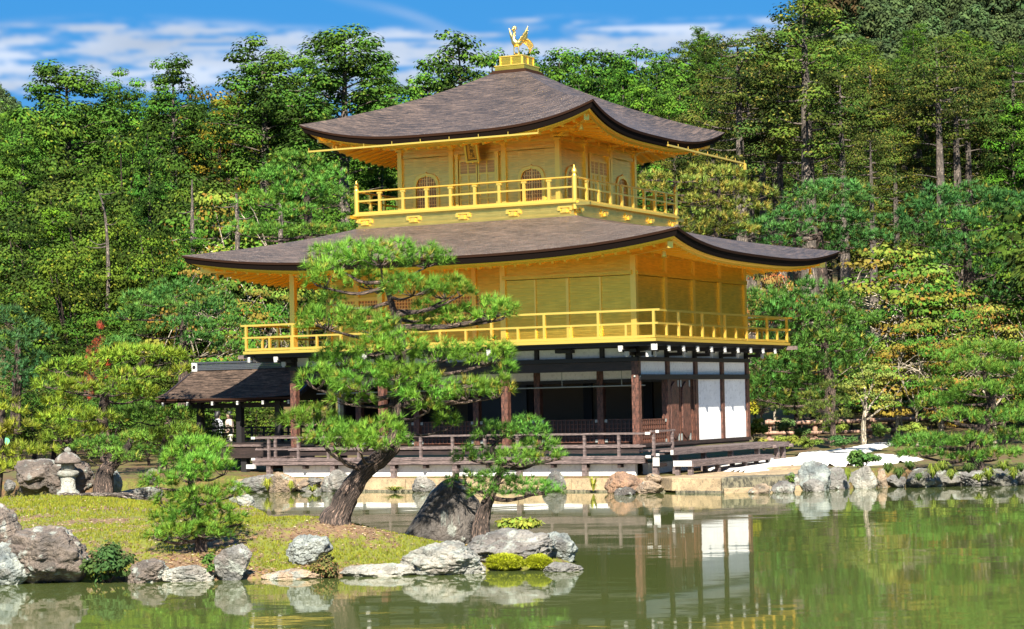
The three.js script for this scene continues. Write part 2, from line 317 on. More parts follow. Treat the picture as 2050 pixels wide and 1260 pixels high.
// inner row: small wall above the openings, head rails, hanging pole, half-height lattice shutters
bx('plaster_panel', pav, plaster, LX / 2, 3.30, -B, 11.6, 0.26, 0.08); bx('beam', pav, blackWood, LX / 2, 3.12, -B, 11.6, 0.1, 0.16); bx('beam', pav, blackWood, LX / 2, 3.5, -B, 11.6, 0.14, 0.16);
const pole = tube([V(LX + 0.2, 2.93, -0.95), V(LX / 2, 2.95, -0.95), V(-0.15, 2.97, -0.95)], [0.022], 6); part('hanging_pole', pole, fitting, pav);
for (let k = 0; k < 6; k++) { const x = -0.9 - k * 1.95; part('hanging_rod', tube([V(x, 3.45, -0.95), V(x, 2.95, -0.95)], [0.012], 5), fitting, pav); }
function shutter(cx, cz, w, turned) {
  const y0 = 1.30, y1 = 1.97, h = y1 - y0, m = bx('shutter', pav, darkWood, cx, (y0 + y1) / 2, cz, turned ? 0.03 : w, h, turned ? w : 0.03);
  const n = Math.round(w / 0.13), list = [];
  for (let i = 0; i <= n; i++) { const a = -w / 2 + (w * i) / n; list.push(turned ? boxGeo(0.05, h, 0.028).clone().translate(cx + 0.02, (y0 + y1) / 2, cz + a) : boxGeo(0.028, h, 0.05).clone().translate(cx + a, (y0 + y1) / 2, cz + 0.02)); }
  for (let j = 0; j <= 5; j++) { const y = y0 + (h * j) / 5; list.push(turned ? boxGeo(0.045, 0.028, w).clone().translate(cx + 0.02, y, cz) : boxGeo(w, 0.028, 0.045).clone().translate(cx, y, cz + 0.02)); }
  part('lattice', join(list), doorWood, m);
  for (const s of [-1, 1]) for (const t of [-1, 1]) turned ? sub('corner_fitting', m, fitting, cx + 0.05, (y0 + y1) / 2 + t * (h / 2 - 0.04), cz + s * (w / 2 - 0.04), 0.012, 0.09, 0.09) : sub('corner_fitting', m, fitting, cx + s * (w / 2 - 0.04), (y0 + y1) / 2 + t * (h / 2 - 0.04), cz + 0.05, 0.09, 0.09, 0.012);
}
for (let u = 0; u < 5; u++) shutter(-(u + 0.5) * B, -B, B - 0.24);
shutter(-(5.25) * B, -B, B / 2 - 0.2);
shutter(0.0, -B / 2, B - 0.26, true);
// the room behind: back wall with pale paper bays, altar silhouettes
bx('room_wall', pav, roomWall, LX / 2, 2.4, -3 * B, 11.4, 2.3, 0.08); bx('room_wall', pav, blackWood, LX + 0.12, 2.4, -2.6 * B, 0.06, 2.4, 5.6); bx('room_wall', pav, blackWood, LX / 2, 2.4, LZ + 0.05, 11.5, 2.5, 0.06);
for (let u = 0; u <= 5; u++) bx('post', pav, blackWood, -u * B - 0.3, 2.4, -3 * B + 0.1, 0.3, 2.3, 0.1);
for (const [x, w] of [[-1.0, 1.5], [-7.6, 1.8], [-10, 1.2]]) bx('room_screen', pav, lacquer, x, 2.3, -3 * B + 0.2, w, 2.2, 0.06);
// east face: beams, plaster panels, sill
onE('beam', blackWood, 4.24, 3.72, 0.02, 8.7, 0.12, 0.25); onE('beam', blackWood, 4.24, 3.205, 0.01, 8.6, 0.15, 0.25); onE('beam', blackWood, 4.24, 4.085, 0.0, 8.6, 0.07, 0.2);
for (let k = 0; k < 4; k++) {
  onE('plaster_panel', plaster, (k + 0.5) * B, 3.47, 0.0, B - 0.24, 0.38, 0.06); onE('plaster_panel', plaster, (k + 0.5) * B, 3.915, -0.02, B - 0.2, 0.27, 0.05);
  onE('strut', blackWood, (k + 1) * B, 3.70, 0.0, 0.17, 0.9, 0.17);
  if (k > 1) onE('plaster_panel', plaster, (k + 0.5) * B, 2.21, 0.0, B - 0.21, 1.84, 0.06);
}
onS('strut', blackWood, 0, 3.70, 0.001, 0.2, 0.9, 0.2);
// double wooden doors with long rounded panels in the second bay
for (const s of [0, 1]) {
  const a = B + 0.42 + s * 0.86, d = onE('door', doorWood, a + 0.0, 2.21, 0.03, 0.82, 1.84, 0.06), sh = new THREE.Shape(), w = 0.27, h = 0.84;
  sh.moveTo(-w, -h + 0.3); sh.bezierCurveTo(-w, -h + 0.08, -0.06, -h + 0.06, 0, -h); sh.bezierCurveTo(0.06, -h + 0.06, w, -h + 0.08, w, -h + 0.3); sh.lineTo(w, h - 0.3); sh.bezierCurveTo(w, h - 0.08, 0.06, h - 0.06, 0, h); sh.bezierCurveTo(-0.06, h - 0.06, -w, h - 0.08, -w, h - 0.3);
  const g = new THREE.ExtrudeGeometry(sh, { depth: 0.03, bevelEnabled: true, bevelSize: 0.02, bevelThickness: 0.015, bevelSegments: 2, curveSegments: 10 });
  g.rotateY(Math.PI / 2); g.translate(0.06, 2.21, -a);
  part('door_panel', g, brownWood, d);
  for (const t of [-1, 1]) for (const q of [-1, 1]) sub('corner_fitting', d, fitting, 0.066, 2.21 + t * 0.8, -a + q * 0.33, 0.012, 0.2, 0.09);
}
for (const a of [B + 0.05, 2 * B - 0.17]) onE('post', doorWood, a, 2.21, 0.02, 0.12, 1.84, 0.12);
bx('plaster_panel', pav, plaster, LX, 2.6, -2.6 * B, 0.08, 2.5, 5.9);
bx('plaster_panel', pav, plaster, LX / 2, 2.6, LZ - 0.02, 11.4, 2.6, 0.08);

// ----- brackets under the gold balcony, with white-painted ends
const D2 = 1.127;
function bracket(x, z, dx, dz, big) {
  const ang = Math.atan2(dx, dz), L = big ? 1 : 0.7, list = [];
  const arm = bx('bracket', pav, blackWood, x + dx * 0.5, 4.02, z + dz * 0.5, 0.12, 0.1, 1.05, [0, ang, 0]);
  sub('bracket_end', arm, whitePaint, x + dx * 1.035, 4.035, z + dz * 1.035, 0.13, 0.11, 0.05, [0, ang, 0]); sub('bracket_end', arm, whitePaint, x + dx * 1.05, 3.955, z + dz * 1.05, 0.09, 0.06, 0.05, [0, ang, 0]);
  if (big) { const lo = bx('bracket', pav, blackWood, x + dx * 0.28, 3.87, z + dz * 0.28, 0.11, 0.1, 0.6, [0, ang, 0]); sub('bracket_end', lo, whitePaint, x + dx * 0.6, 3.875, z + dz * 0.6, 0.14, 0.12, 0.05, [0, ang, 0]); sub('bracket_end', lo, whitePaint, x + dx * 0.61, 3.80, z + dz * 0.61, 0.07, 0.05, 0.05, [0, ang, 0]); bx('bracket', pav, blackWood, x + dx * 0.55, 3.96, z + dz * 0.55, 0.55, 0.09, 0.1, [0, ang, 0]); }
}
for (const u of [0, 2, 4, 5.5]) bracket(-u * B, 0, 0, 1, true);
for (const u of [1, 3, 5]) { bx('bracket', pav, blackWood, -u * B, 3.99, 0.3, 0.5, 0.1, 0.3); }
for (let k = 0; k <= 4; k++) { bracket(0, -k * B, 1, 0, true); if (k < 4) bracket(0, -(k + 0.5) * B, 1, 0, false); }
{ const q = Math.SQRT1_2; const arm = bx('bracket', pav, blackWood, 0.5, 4.0, 0.5, 0.14, 0.12, 1.5, [0, Math.PI / 4, 0]); sub('bracket_end', arm, whitePaint, 1.04, 4.03, 1.04, 0.17, 0.17, 0.06, [0, Math.PI / 4, 0]); const a2 = bx('bracket', pav, blackWood, 0.35, 3.85, 0.35, 0.12, 0.1, 1.0, [0, Math.PI / 4, 0]); sub('bracket_end', a2, whitePaint, 0.72, 3.85, 0.72, 0.16, 0.17, 0.05, [0, Math.PI / 4, 0]); }
for (const [x, z] of [[LX - 0.6, 0.6]]) { const arm = bx('bracket', pav, blackWood, x + 0.2, 4.0, z - 0.2, 0.14, 0.12, 1.5, [0, -Math.PI / 4, 0]); sub('bracket_end', arm, whitePaint, x - 0.42, 4.02, z + 0.42, 0.2, 0.16, 0.06, [0, -Math.PI / 4, 0]); }
onS('beam', blackWood, LX / 2, 4.12, 0.9, 13.7, 0.1, 0.14); onE('beam', blackWood, 4.24, 4.12, 0.9, 10.5, 0.1, 0.14); bx('beam', pav, blackWood, LX - 0.9, 4.12, LZ / 2, 0.14, 0.1, 10.5);
for (const [x, z, w, d] of [[1.25, LZ - 1.0, 0.35, 0.1], [LX - 1.25, 0.95, 0.35, 0.1]]) bx('beam', pav, wornWood, x, 4.11, z, w, 0.12, d);

// ----- second storey
bx('balcony_floor', pav, blackWood, LX / 2, 4.175, LZ / 2, 11.66 + 2 * D2 - 0.08, 0.05, 8.48 + 2 * D2 - 0.08);
bx('floor', pav, goldBounce, LX / 2, 4.215, LZ / 2, 11.6, 0.04, 8.4);
const ringBars = (name, m, half, y, hgt, thick, over = 0) => { // four bars round a rectangle, butted
  const [x0, x1, z0, z1] = half;
  bx(name, pav, m, (x0 + x1) / 2, y, z1, x1 - x0 + thick + over * 2, hgt, thick); bx(name, pav, m, (x0 + x1) / 2, y, z0, x1 - x0 + thick + over * 2, hgt, thick);
  bx(name, pav, m, x1, y + 0.002, (z0 + z1) / 2, thick, hgt * 0.97, z1 - z0 - thick - 0.004); bx(name, pav, m, x0, y + 0.002, (z0 + z1) / 2, thick, hgt * 0.97, z1 - z0 - thick - 0.004);
};
const R2 = [LX - 1.06, 1.06, LZ - 1.06, 1.06];
ringBars('balcony_edge', goldTrim, [LX - 1.09, 1.09, LZ - 1.09, 1.09], 4.235, 0.085, 0.1); ringBars('rail', goldTrim, R2, 4.33, 0.07, 0.07); ringBars('rail', goldTrim, R2, 4.70, 0.055, 0.055, 0.1); ringBars('rail', goldTrim, R2, 5.075, 0.06, 0.065, 0.16);
function balusters(x0, z0, x1, z1, n) {
  for (let i = 0; i <= n * 2; i++) {
    const t = i / (n * 2), x = lerp(x0, x1, t), z = lerp(z0, z1, t), tall = i % 2 === 0;
    if (i === n * 2) continue;
    bx('baluster', pav, goldTrim, x, tall ? 4.69 : 4.51, z, tall ? 0.075 : 0.065, tall ? 0.78 : 0.35, tall ? 0.075 : 0.065);
  }
}
balusters(R2[1], R2[3], R2[0], R2[3], 8); balusters(R2[1], R2[2], R2[1], R2[3], 6.5 | 0); balusters(R2[0], R2[3], R2[0], R2[2], 6); balusters(R2[0], R2[2], R2[1], R2[2], 8);
const T2 = 6.87;
for (const u of [0, 2, 4, 5.5]) bx('post', pav, goldTrim, -u * B, (4.23 + T2) / 2, 0, 0.17, T2 - 4.23, 0.17);
for (let k = 1; k <= 4; k++) { bx('post', pav, goldTrim, 0, (4.23 + T2) / 2, -k * B, 0.17, T2 - 4.23, 0.17); bx('post', pav, goldTrim, LX, (4.23 + T2) / 2, -k * B, 0.17, T2 - 4.23, 0.17); }
// closed front bays: four panels of horizontal boards in frames
for (let k = 0; k < 4; k++) { const x = -(k + 0.5) * B / 2; onS('wall_panel', gold, x, 5.19, 0.0, B / 2 - 0.05, 1.9, 0.05); if (k) onS('panel_frame', goldTrim, -k * B / 2, 5.19, 0.015, k === 2 ? 0.09 : 0.055, 1.9, 0.09); }
onS('beam', gold, -B, 6.22, 0.03, 4.2, 0.13, 0.22); onS('wall_panel', gold, -B, 6.5, 0.0, 4.1, 0.44, 0.05); onS('beam', gold, LX / 2, 6.79, 0.0, 11.8, 0.16, 0.19);
onS('beam', goldTrim, -3.75 * B, 6.62, 0.0, 7.2, 0.1, 0.14); onS('beam', goldTrim, -B, 4.29, 0.03, 4.1, 0.1, 0.12);
for (let k = 1; k < 11; k++) onS('bracket', goldTrim, -k * B / 2, 6.80, 0.14, 0.09, 0.13, 0.1);
// recessed wall behind the open veranda, with lattice windows over plain boards
bx('wall_panel', pav, gold, -3.75 * B, 4.72, -B, 7.25, 0.95, 0.06); bx('wall_panel', pav, gold, -3.75 * B, 6.4, -B, 7.25, 0.9, 0.06); bx('beam', pav, goldTrim, -3.75 * B, 5.9, -B + 0.03, 7.3, 0.11, 0.14); bx('beam', pav, goldTrim, -3.75 * B, 5.2, -B + 0.03, 7.3, 0.08, 0.14);
bx('wall_panel', pav, gold, -2 * B, 5.55, -B / 2, 0.06, 2.6, B - 0.2);
for (let k = 0; k < 7; k++) {
  const x = -2 * B - (k + 0.5) * B / 2, w = B / 2 - 0.12;
  const win = bx('window', pav, windowPaper, x, 5.55, -B, w, 0.62, 0.04), list = [];
  for (let i = 0; i <= 9; i++) list.push(boxGeo(0.03, 0.62, 0.04).clone().translate(x - w / 2 + (w * i) / 9, 5.55, -B + 0.03));
  for (let j = 0; j <= 6; j++) list.push(boxGeo(w, 0.028, 0.034).clone().translate(x, 5.24 + (0.62 * j) / 6, -B + 0.03));
  part('lattice', join(list), goldLattice, win);
  bx('post', pav, goldTrim, -2 * B - k * B / 2, 5.5, -B + 0.02, k % 2 ? 0.08 : 0.15, 2.55, 0.13);
}
bx('post', pav, goldTrim, LX, 5.5, -B + 0.02, 0.15, 2.55, 0.13);
bx('ceiling', pav, goldBounce, LX / 2, 6.885, LZ / 2, 11.7, 0.03, 8.5);
// east and other walls
for (let k = 0; k < 4; k++) { onE('wall_panel', gold, (k + 0.5) * B, 5.19, 0.0, B - 0.17, 1.9, 0.05); onE('wall_panel', gold, (k + 0.5) * B, 6.5, 0.0, B - 0.17, 0.44, 0.05); }
onE('beam', gold, 4.24, 6.22, 0.03, 8.55, 0.13, 0.22); onE('beam', gold, 4.24, 6.79, 0.0, 8.5, 0.16, 0.19); onE('beam', goldTrim, 4.24, 4.29, 0.03, 8.5, 0.1, 0.12);
for (let k = 0; k <= 8; k++) onE('bracket', goldTrim, k * B / 2, 6.80, 0.14, 0.09, 0.13, 0.1);
bx('wall_panel', pav, gold, LX / 2, 5.5, LZ, 11.6, 2.6, 0.05); bx('wall_panel', pav, gold, LX, 5.5, -2.5 * B, 0.05, 2.6, 6.2);

// ----- roofs: a concave hipped sheet that lifts towards its four corners
function roof(o) {
  // o: eave half sizes ex, ez; top half sizes tx, tz; centre x, z of eave and of top; heights
  const NS = 56, NT = 22, lift = (s) => Math.pow(Math.abs(s), 3.1), prof = (t) => o.h0 + (o.h1 - o.h0) * (o.a * t + (1 - o.a) * t * t);
  const at4 = (side, s, t, inn = 0, drop = 0) => {          // side 0 south 1 east 2 north 3 west
    const out = 0.12 * (1 - lift(s)) * (1 - t), k = side % 2;
    const ex = o.ex - inn, ez = o.ez - inn, hx = lerp(ex, o.tx, t), hz = lerp(ez, o.tz, t), cx = lerp(o.cx, o.cx2, t), cz = lerp(o.cz, o.cz2, t);
    const y = prof(t) + o.lift * lift(s) * Math.pow(1 - t, 1.5) - drop;
    if (side === 0) return V(cx + s * hx, y, cz + hz - out);
    if (side === 1) return V(cx + hx - out, y, cz - s * hz);
    if (side === 2) return V(cx - s * hx, y, cz - hz + out);
    return V(cx - hx + out, y, cz + s * hz);
  };
  const sheet = (f, ns, nt) => {
    const list = [];
    for (let side = 0; side < 4; side++) {
      const p = [], uv = [], idx = [], half = side % 2 ? o.ez : o.ex;
      for (let j = 0; j <= nt; j++) for (let i = 0; i <= ns; i++) {
        const u = (i / ns) * 2 - 1, s = Math.sign(u) * (1 - Math.pow(1 - Math.abs(u), 1.4)), q = f(side, s, j / nt);
        p.push(q.x, q.y, q.z); uv.push((side % 2 ? q.z : q.x) + side * 1.7, (j / nt) * o.run);
      }
      for (let j = 0; j < nt; j++) for (let i = 0; i < ns; i++) { const a = j * (ns + 1) + i; idx.push(a, a + 1, a + ns + 1, a + 1, a + ns + 2, a + ns + 1); }
      const g = new THREE.BufferGeometry();
      g.setAttribute('position', new THREE.Float32BufferAttribute(p, 3)); g.setAttribute('uv', new THREE.Float32BufferAttribute(uv, 2)); g.setIndex(idx); g.computeVertexNormals();
      list.push(g);
    }
    return join(list);
  };
  const top = part('roof', sheet((d, s, t) => at4(d, s, t), NS, NT), roofMat, pav);
  part('roof_edge', sheet((d, s, t) => at4(d, s, 0, t * 0.03, t * 0.07), NS, 1), edgeBrown, top);
  part('roof_edge', sheet((d, s, t) => at4(d, s, 0, 0.05 + t * 0.06, 0.065 + t * 0.17), NS, 2), edgeDark, top);
  part('roof_edge', sheet((d, s, t) => at4(d, s, 0, 0.03 + t * 0.03, 0.07), NS, 1), edgeDark, top);
  part('roof_edge', sheet((d, s, t) => at4(d, s, 0, 0.11 + t * 0.2, 0.235 + t * 0.01), NS, 1), edgeDark, top);
  part('fascia', sheet((d, s, t) => at4(d, s, 0, 0.20 + t * 0.03, 0.225 + t * o.fas), NS, 1), goldTrim, top);
  part('fascia', sheet((d, s, t) => at4(d, s, 0, 0.23 + t * 0.12, 0.225 + o.fas + t * 0.01), NS, 1), goldTrim, top);
  part('fascia', sheet((d, s, t) => at4(d, s, 0, 0.35 + t * 0.04, 0.235 + o.fas + t * 0.06), NS, 1), gold, top);
  // soffit boards from the fascia in to the wall plate
  const soff = (d, s, t, extra = 0) => { const q = at4(d, s, 0, 0.39, 0.295 + o.fas + extra), ex = o.wx, ez = o.wz; const e = d === 0 ? V(o.wcx + s * ex, o.wy, o.wcz + ez) : d === 1 ? V(o.wcx + ex, o.wy, o.wcz - s * ez) : d === 2 ? V(o.wcx - s * ex, o.wy, o.wcz - ez) : V(o.wcx - ex, o.wy, o.wcz + s * ez); e.y -= extra; return q.lerp(e, t); };
  const sof = part('soffit', sheet((d, s, t) => soff(d, s, t), NS, 6), goldBounce, pav);
  // rafters under the soffit
  for (let d = 0; d < 4; d++) {
    const half = d % 2 ? o.ez : o.ex, n = Math.round((half * 2) / o.step);
    for (let i = 0; i <= n; i++) {
      const s = ((i / n) * 2 - 1) * 0.985, a = soff(d, s, 0.0, 0.03), b0 = soff(d, s, 1, 0.03), b = V(d % 2 ? b0.x : a.x, b0.y, d % 2 ? a.z : b0.z);
      const f = clamp((half - 0.39) * (1 - Math.abs(s)) / (half - (d % 2 ? o.wz : o.wx)), 0.06, 1), e = a.clone().lerp(b, f), len = a.distanceTo(e), mid = a.clone().add(e).multiplyScalar(0.5), dir = e.clone().sub(a).normalize();
      const m = new THREE.Mesh(boxGeo(0.075, 0.07, Math.round(len * 20) / 20), goldBounce);
      m.name = 'rafter'; m.castShadow = m.receiveShadow = true; m.quaternion.setFromUnitVectors(V(0, 0, 1), dir); m.position.copy(mid).sub(pav.position); pav.add(m);
    }
  }
  // hip beams with lantern-like bell at the corner
  for (const [sx, sz] of [[1, 1], [-1, 1], [1, -1], [-1, -1]]) {
    const tip = V(o.cx + sx * (o.ex - 0.42), o.h0 + o.lift - 0.40 - o.fas, o.cz + sz * (o.ez - 0.42)), root = V(o.wcx + sx * o.wx, o.wy - 0.12, o.wcz + sz * o.wz), m = tip.clone().add(root).multiplyScalar(0.5), dir = tip.clone().sub(root);
    const g = new THREE.BoxGeometry(0.16, 0.18, dir.length()); g.applyQuaternion(new THREE.Quaternion().setFromUnitVectors(V(0, 0, 1), dir.clone().normalize())); g.translate(m.x, m.y, m.z);
    const hb = part('hip_beam', g, goldTrim, pav);
    const bell = new THREE.LatheGeometry([[0, 0.1], [0.03, 0.1], [0.05, 0.06], [0.065, -0.04], [0.085, -0.1], [0, -0.1]].map(([r, y]) => new THREE.Vector2(r, y)), 12); bell.translate(tip.x - sx * 0.35, tip.y - 0.22, tip.z - sz * 0.35);
    if (o.bell) part('wind_bell', bell, goldTrim, hb);
  }
  return { at4, soff, top };
}
const lowRoof = roof({ ex: (11.66 + 2 * 2.46) / 2, ez: (8.48 + 2 * 2.46) / 2, tx: 3.75, tz: 3.75, cx: LX / 2, cz: LZ / 2, cx2: PX, cz2: PZ, h0: 6.80, h1: 8.02, lift: 0.46, a: 0.9, run: 4.2, fas: 0.05, wx: 11.66 / 2 + 0.05, wz: 8.48 / 2 + 0.05, wcx: LX / 2, wcz: LZ / 2, wy: 6.92, step: 0.42, bell: true });
const topRoof = roof({ ex: 5.02, ez: 5.02, tx: 0.6, tz: 0.6, cx: PX, cz: PZ, cx2: PX, cz2: PZ, h0: 10.62, h1: 12.96, lift: 0.60, a: 0.82, run: 5.1, fas: 0.05, wx: W3 + 0.05, wz: W3 + 0.05, wcx: PX, wcz: PZ, wy: 10.74, step: 0.42, bell: true });

// ----- top storey, built as a south side and turned for the others
const D3 = 1.07, E3 = W3 + D3;
const arch = (w, h) => { const s = new THREE.Shape(); s.moveTo(-w, 0); s.bezierCurveTo(-w * 0.96, h * 0.35, -w * 1.02, h * 0.5, -w * 0.98, h * 0.62); s.bezierCurveTo(-w * 0.95, h * 0.84, -w * 0.72, h * 0.93, -w * 0.35, h * 0.95); s.bezierCurveTo(-w * 0.15, h * 0.957, -w * 0.05, h * 0.97, 0, h); s.bezierCurveTo(w * 0.05, h * 0.97, w * 0.15, h * 0.957, w * 0.35, h * 0.95); s.bezierCurveTo(w * 0.72, h * 0.93, w * 0.95, h * 0.84, w * 0.98, h * 0.62); s.bezierCurveTo(w * 1.02, h * 0.5, w * 0.96, h * 0.35, w, 0); s.closePath(); return s; };
const archHalf = (w, h, y) => (y < h * 0.62 ? w * 0.97 : w * 0.98 * Math.sqrt(Math.max(0, 1 - ((y - h * 0.62) / (h * 0.38)) ** 2)) * 0.97);
for (let side = 0; side < 4; side++) {
  const rot = side * Math.PI / 2, c = Math.cos(rot), s = Math.sin(rot);
  const P3 = (a, y, o) => V(PX + a * c + o * s, y, PZ - a * s + o * c);
  const b3 = (name, m, a, y, o, w, h, d, parent = pav, rx = 0) => { const p = P3(a, y, o); return bx(name, parent, m, p.x, p.y, p.z, w, h, d, [0, rot, 0]); };
  const place = (g) => { g.rotateY(rot); g.translate(PX, 0, PZ); return g; };
  // balcony box with ornaments in relief
  b3('balcony_wall', goldPale, 0, 8.18, E3 - 0.1, 2 * E3 - 0.2 - (side % 2) * 0.1, 0.42, 0.08); b3('balcony_edge', goldTrim, 0, 8.415, E3 - 0.02, 2 * E3 + (side % 2 ? -0.14 : 0.04), 0.06, 0.16); b3('balcony_edge', goldPale, 0, 8.0, E3 - 0.06, 2 * E3 - 0.1 - (side % 2) * 0.1, 0.1, 0.1);
  for (let k = 0; k < 5; k++) {
    const a = (k - 2) * 1.72, n = [boxGeo(0.46, 0.05, 0.05), boxGeo(0.3, 0.05, 0.06), boxGeo(0.14, 0.12, 0.09), boxGeo(0.09, 0.1, 0.06), boxGeo(0.09, 0.1, 0.06)], q = [[0, 0.09, 0], [0, -0.06, 0], [0, -0.02, 0.01], [-0.2, 0.03, 0], [0.2, 0.03, 0]];
    part('ornament', place(join(n.map((g, i) => g.clone().translate(a + q[i][0], 8.19 + q[i][1], E3 - 0.045 + q[i][2])))), goldTrim, pav);
  }
  // railing
  const r = E3 - 0.06;
  b3('rail', goldTrim, 0, 8.48, r, 2 * r - 0.1, 0.075, 0.07); b3('rail', goldTrim, 0, 8.86, r, 2 * r - 0.1, 0.05, 0.05);
  { const g = new THREE.CylinderGeometry(0.028, 0.028, 2 * r, 8); g.rotateZ(Math.PI / 2); g.translate(0, 9.15, r); part('rail', place(g), goldTrim, pav); }
  for (let k = 1; k < 9; k++) { const a = -r + (2 * r * k) / 9, p = b3('rail_post', goldTrim, a, 8.78, r, 0.09, 0.58, 0.075); b3('post_head', goldTrim, a, 9.085, r, 0.17, 0.055, 0.075, p); }
  { const g = new THREE.LatheGeometry([[0, 0], [0.075, 0], [0.075, 0.95], [0.085, 0.97], [0.085, 1.0], [0.06, 1.02], [0.06, 1.05], [0.08, 1.09], [0.083, 1.13], [0.06, 1.19], [0.025, 1.24], [0.012, 1.30], [0, 1.31]].map(([x, y]) => new THREE.Vector2(x, y)), 14); g.translate(-r, 8.2, r); part('corner_post', place(g), goldTrim, pav); }
  b3('beam', goldPale, E3 - 0.05 + 0.25, 8.345, E3 - 0.06, 0.5, 0.09, 0.12);
  // posts, wall boards, rails
  for (let k = 0; k < 3; k++) { const a = -W3 + (k * 2 * W3) / 3, p = b3('post', goldTrim, a, 9.53, W3, 0.15, 2.3, 0.15); }
  b3('beam', goldPale, 0, 10.50, W3 + 0.005, 2 * W3 - 0.2, 0.1, 0.12); b3('beam', goldPale, 0, 10.25, W3 - 0.01, 2 * W3 - 0.2, 0.11, 0.1); b3('beam', goldTrim, 0, 10.66, W3 + 0.01, 2 * W3 + 0.05, 0.12, 0.13); b3('beam', goldPale, 0, 8.50, W3 + 0.02, 2 * W3 - 0.2, 0.14, 0.14);
  b3('wall_panel', goldPale, 0, 10.42, W3 - 0.03, 2 * W3 - 0.1, 0.5, 0.05);
  // brackets on the post heads
  for (let k = 0; k < 4; k++) { const a = -W3 + (k * 2 * W3) / 3, g = [[0.2, 0.07, 0.2, 0, 10.44, 0.02], [0.42, 0.07, 0.16, 0, 10.53, 0.04], [0.14, 0.07, 0.5, 0, 10.53, 0.14], [0.09, 0.06, 0.1, -0.18, 10.60, 0.05], [0.09, 0.06, 0.1, 0.18, 10.60, 0.05], [0.1, 0.06, 0.1, 0, 10.60, 0.33], [0.5, 0.05, 0.08, 0, 10.65, 0.36]].map(([w, h, d, x, y, z]) => boxGeo(w, h, d).clone().translate(a + x, y, W3 + z)); part('bracket', place(join(g)), goldTrim, pav); }
  for (let k = 0; k < 3; k++) { const a = -W3 + ((k + 0.5) * 2 * W3) / 3; part('bracket', place(join([[0.07, 0.24, 0.07, 0, 10.56, 0.05], [0.2, 0.05, 0.08, 0, 10.58, 0.06]].map(([w, h, d, x, y, z]) => boxGeo(w, h, d).clone().translate(a + x, y, W3 + z)))), goldTrim, pav); }
  for (let k = 0; k < 10; k++) b3('rafter_head', goldTrim, -4.0 + k * 0.89, 10.64, W3 + 0.72, 0.07, 0.06, 0.09);
  b3('purlin', goldBounce, 0, 10.60, W3 + 0.72, 2 * W3 + 1.9, 0.1, 0.1);
  // bell-shaped windows in the outer bays
  for (const k of [-1, 1]) {
    const a = k * (2 * W3) / 3, w = 0.37, h = 1.02, y0 = 8.6, sh = arch(w, h), big = arch(w + 0.085, h + 0.1);
    b3('wall_panel', goldPale, a - 0.66, 9.4, W3 - 0.03, 0.42, 1.7, 0.05); b3('wall_panel', goldPale, a + 0.66, 9.4, W3 - 0.03, 0.42, 1.7, 0.05);
    const wallS = new THREE.Shape(); wallS.moveTo(-0.45, -0.04); wallS.lineTo(0.45, -0.04); wallS.lineTo(0.45, 1.66); wallS.lineTo(-0.45, 1.66); wallS.closePath(); wallS.holes.push(new THREE.Path(sh.getPoints(10)));
    const wg = new THREE.ExtrudeGeometry(wallS, { depth: 0.05, bevelEnabled: false }); wg.translate(a, y0, W3 - 0.055); part('wall_panel', place(wg), goldPale, pav);
    const win = part('window', place(new THREE.ShapeGeometry(sh, 10).translate(a, y0, W3 - 0.06)), windowPaper, pav);
    big.holes.push(new THREE.Path(sh.getPoints(10)));
    part('window_frame', place(new THREE.ExtrudeGeometry(big, { depth: 0.05, bevelEnabled: true, bevelSize: 0.01, bevelThickness: 0.01, bevelSegments: 1 }).translate(a, y0, W3 - 0.02)), goldTrim, win);
    const list = [];
    for (let i = -4; i <= 4; i++) { const x = i * 0.083, hh = (() => { let y = h; while (y > 0 && archHalf(w, h, y) < Math.abs(x)) y -= 0.01; return y; })(); list.push(boxGeo(i === 0 ? 0.05 : 0.022, 1, 0.03).clone().scale(1, hh, 1).translate(a + x, y0 + hh / 2, W3 - 0.04)); }
    for (let j = 1; j < 9; j++) { const y = j * 0.115, hw = archHalf(w, h, y); if (j !== 4 && j !== 3) list.push(boxGeo(1, 0.02, 0.026).clone().scale(hw * 2, 1, 1).translate(a, y0 + y, W3 - 0.04)); }
    part('lattice', place(join(list)), goldLattice, win);
  }
  // double doors in the middle bay
  b3('wall_panel', goldPale, 0, 10.12, W3 - 0.03, 1.7, 0.22, 0.05);
  for (const k of [-1, 1]) b3('wall_panel', goldPale, k * 0.76, 9.3, W3 - 0.03, 0.2, 1.5, 0.05);
  for (const k of [-1, 1]) {
    const a = k * 0.325, d = b3('door', goldPale, a, 9.27, W3 + 0.0, 0.62, 1.5, 0.05);
    for (const y of [8.56, 8.8, 9.06, 9.3, 9.56, 9.98]) b3('door_rail', goldTrim, a, y, W3 + 0.035, 0.62, 0.05, 0.03, d);
    for (const x of [-0.29, 0, 0.29]) b3('door_stile', goldTrim, a + x, 9.27, W3 + 0.037, 0.045, 1.47, 0.03, d);
    for (const q of [-0.145, 0.145]) { b3('window', windowPaper, a + q, 9.77, W3 + 0.028, 0.24, 0.36, 0.01, d); const list = []; for (let i = 0; i < 6; i++) list.push(boxGeo(0.014, 0.36, 0.02).clone().translate(a + q - 0.1 + i * 0.04, 9.77, W3 + 0.04)); for (let j = 0; j < 3; j++) list.push(boxGeo(0.24, 0.014, 0.02).clone().translate(a + q, 9.68 + j * 0.09, W3 + 0.041)); part('lattice', place(join(list)), goldLattice, d); }
  }
  for (const k of [-1, 1]) { b3('door_post', goldTrim, k * 0.70, 9.35, W3 + 0.05, 0.09, 1.6, 0.1); b3('door_post', goldTrim, k * 0.70, 10.16, W3 + 0.06, 0.14, 0.06, 0.12); }
}
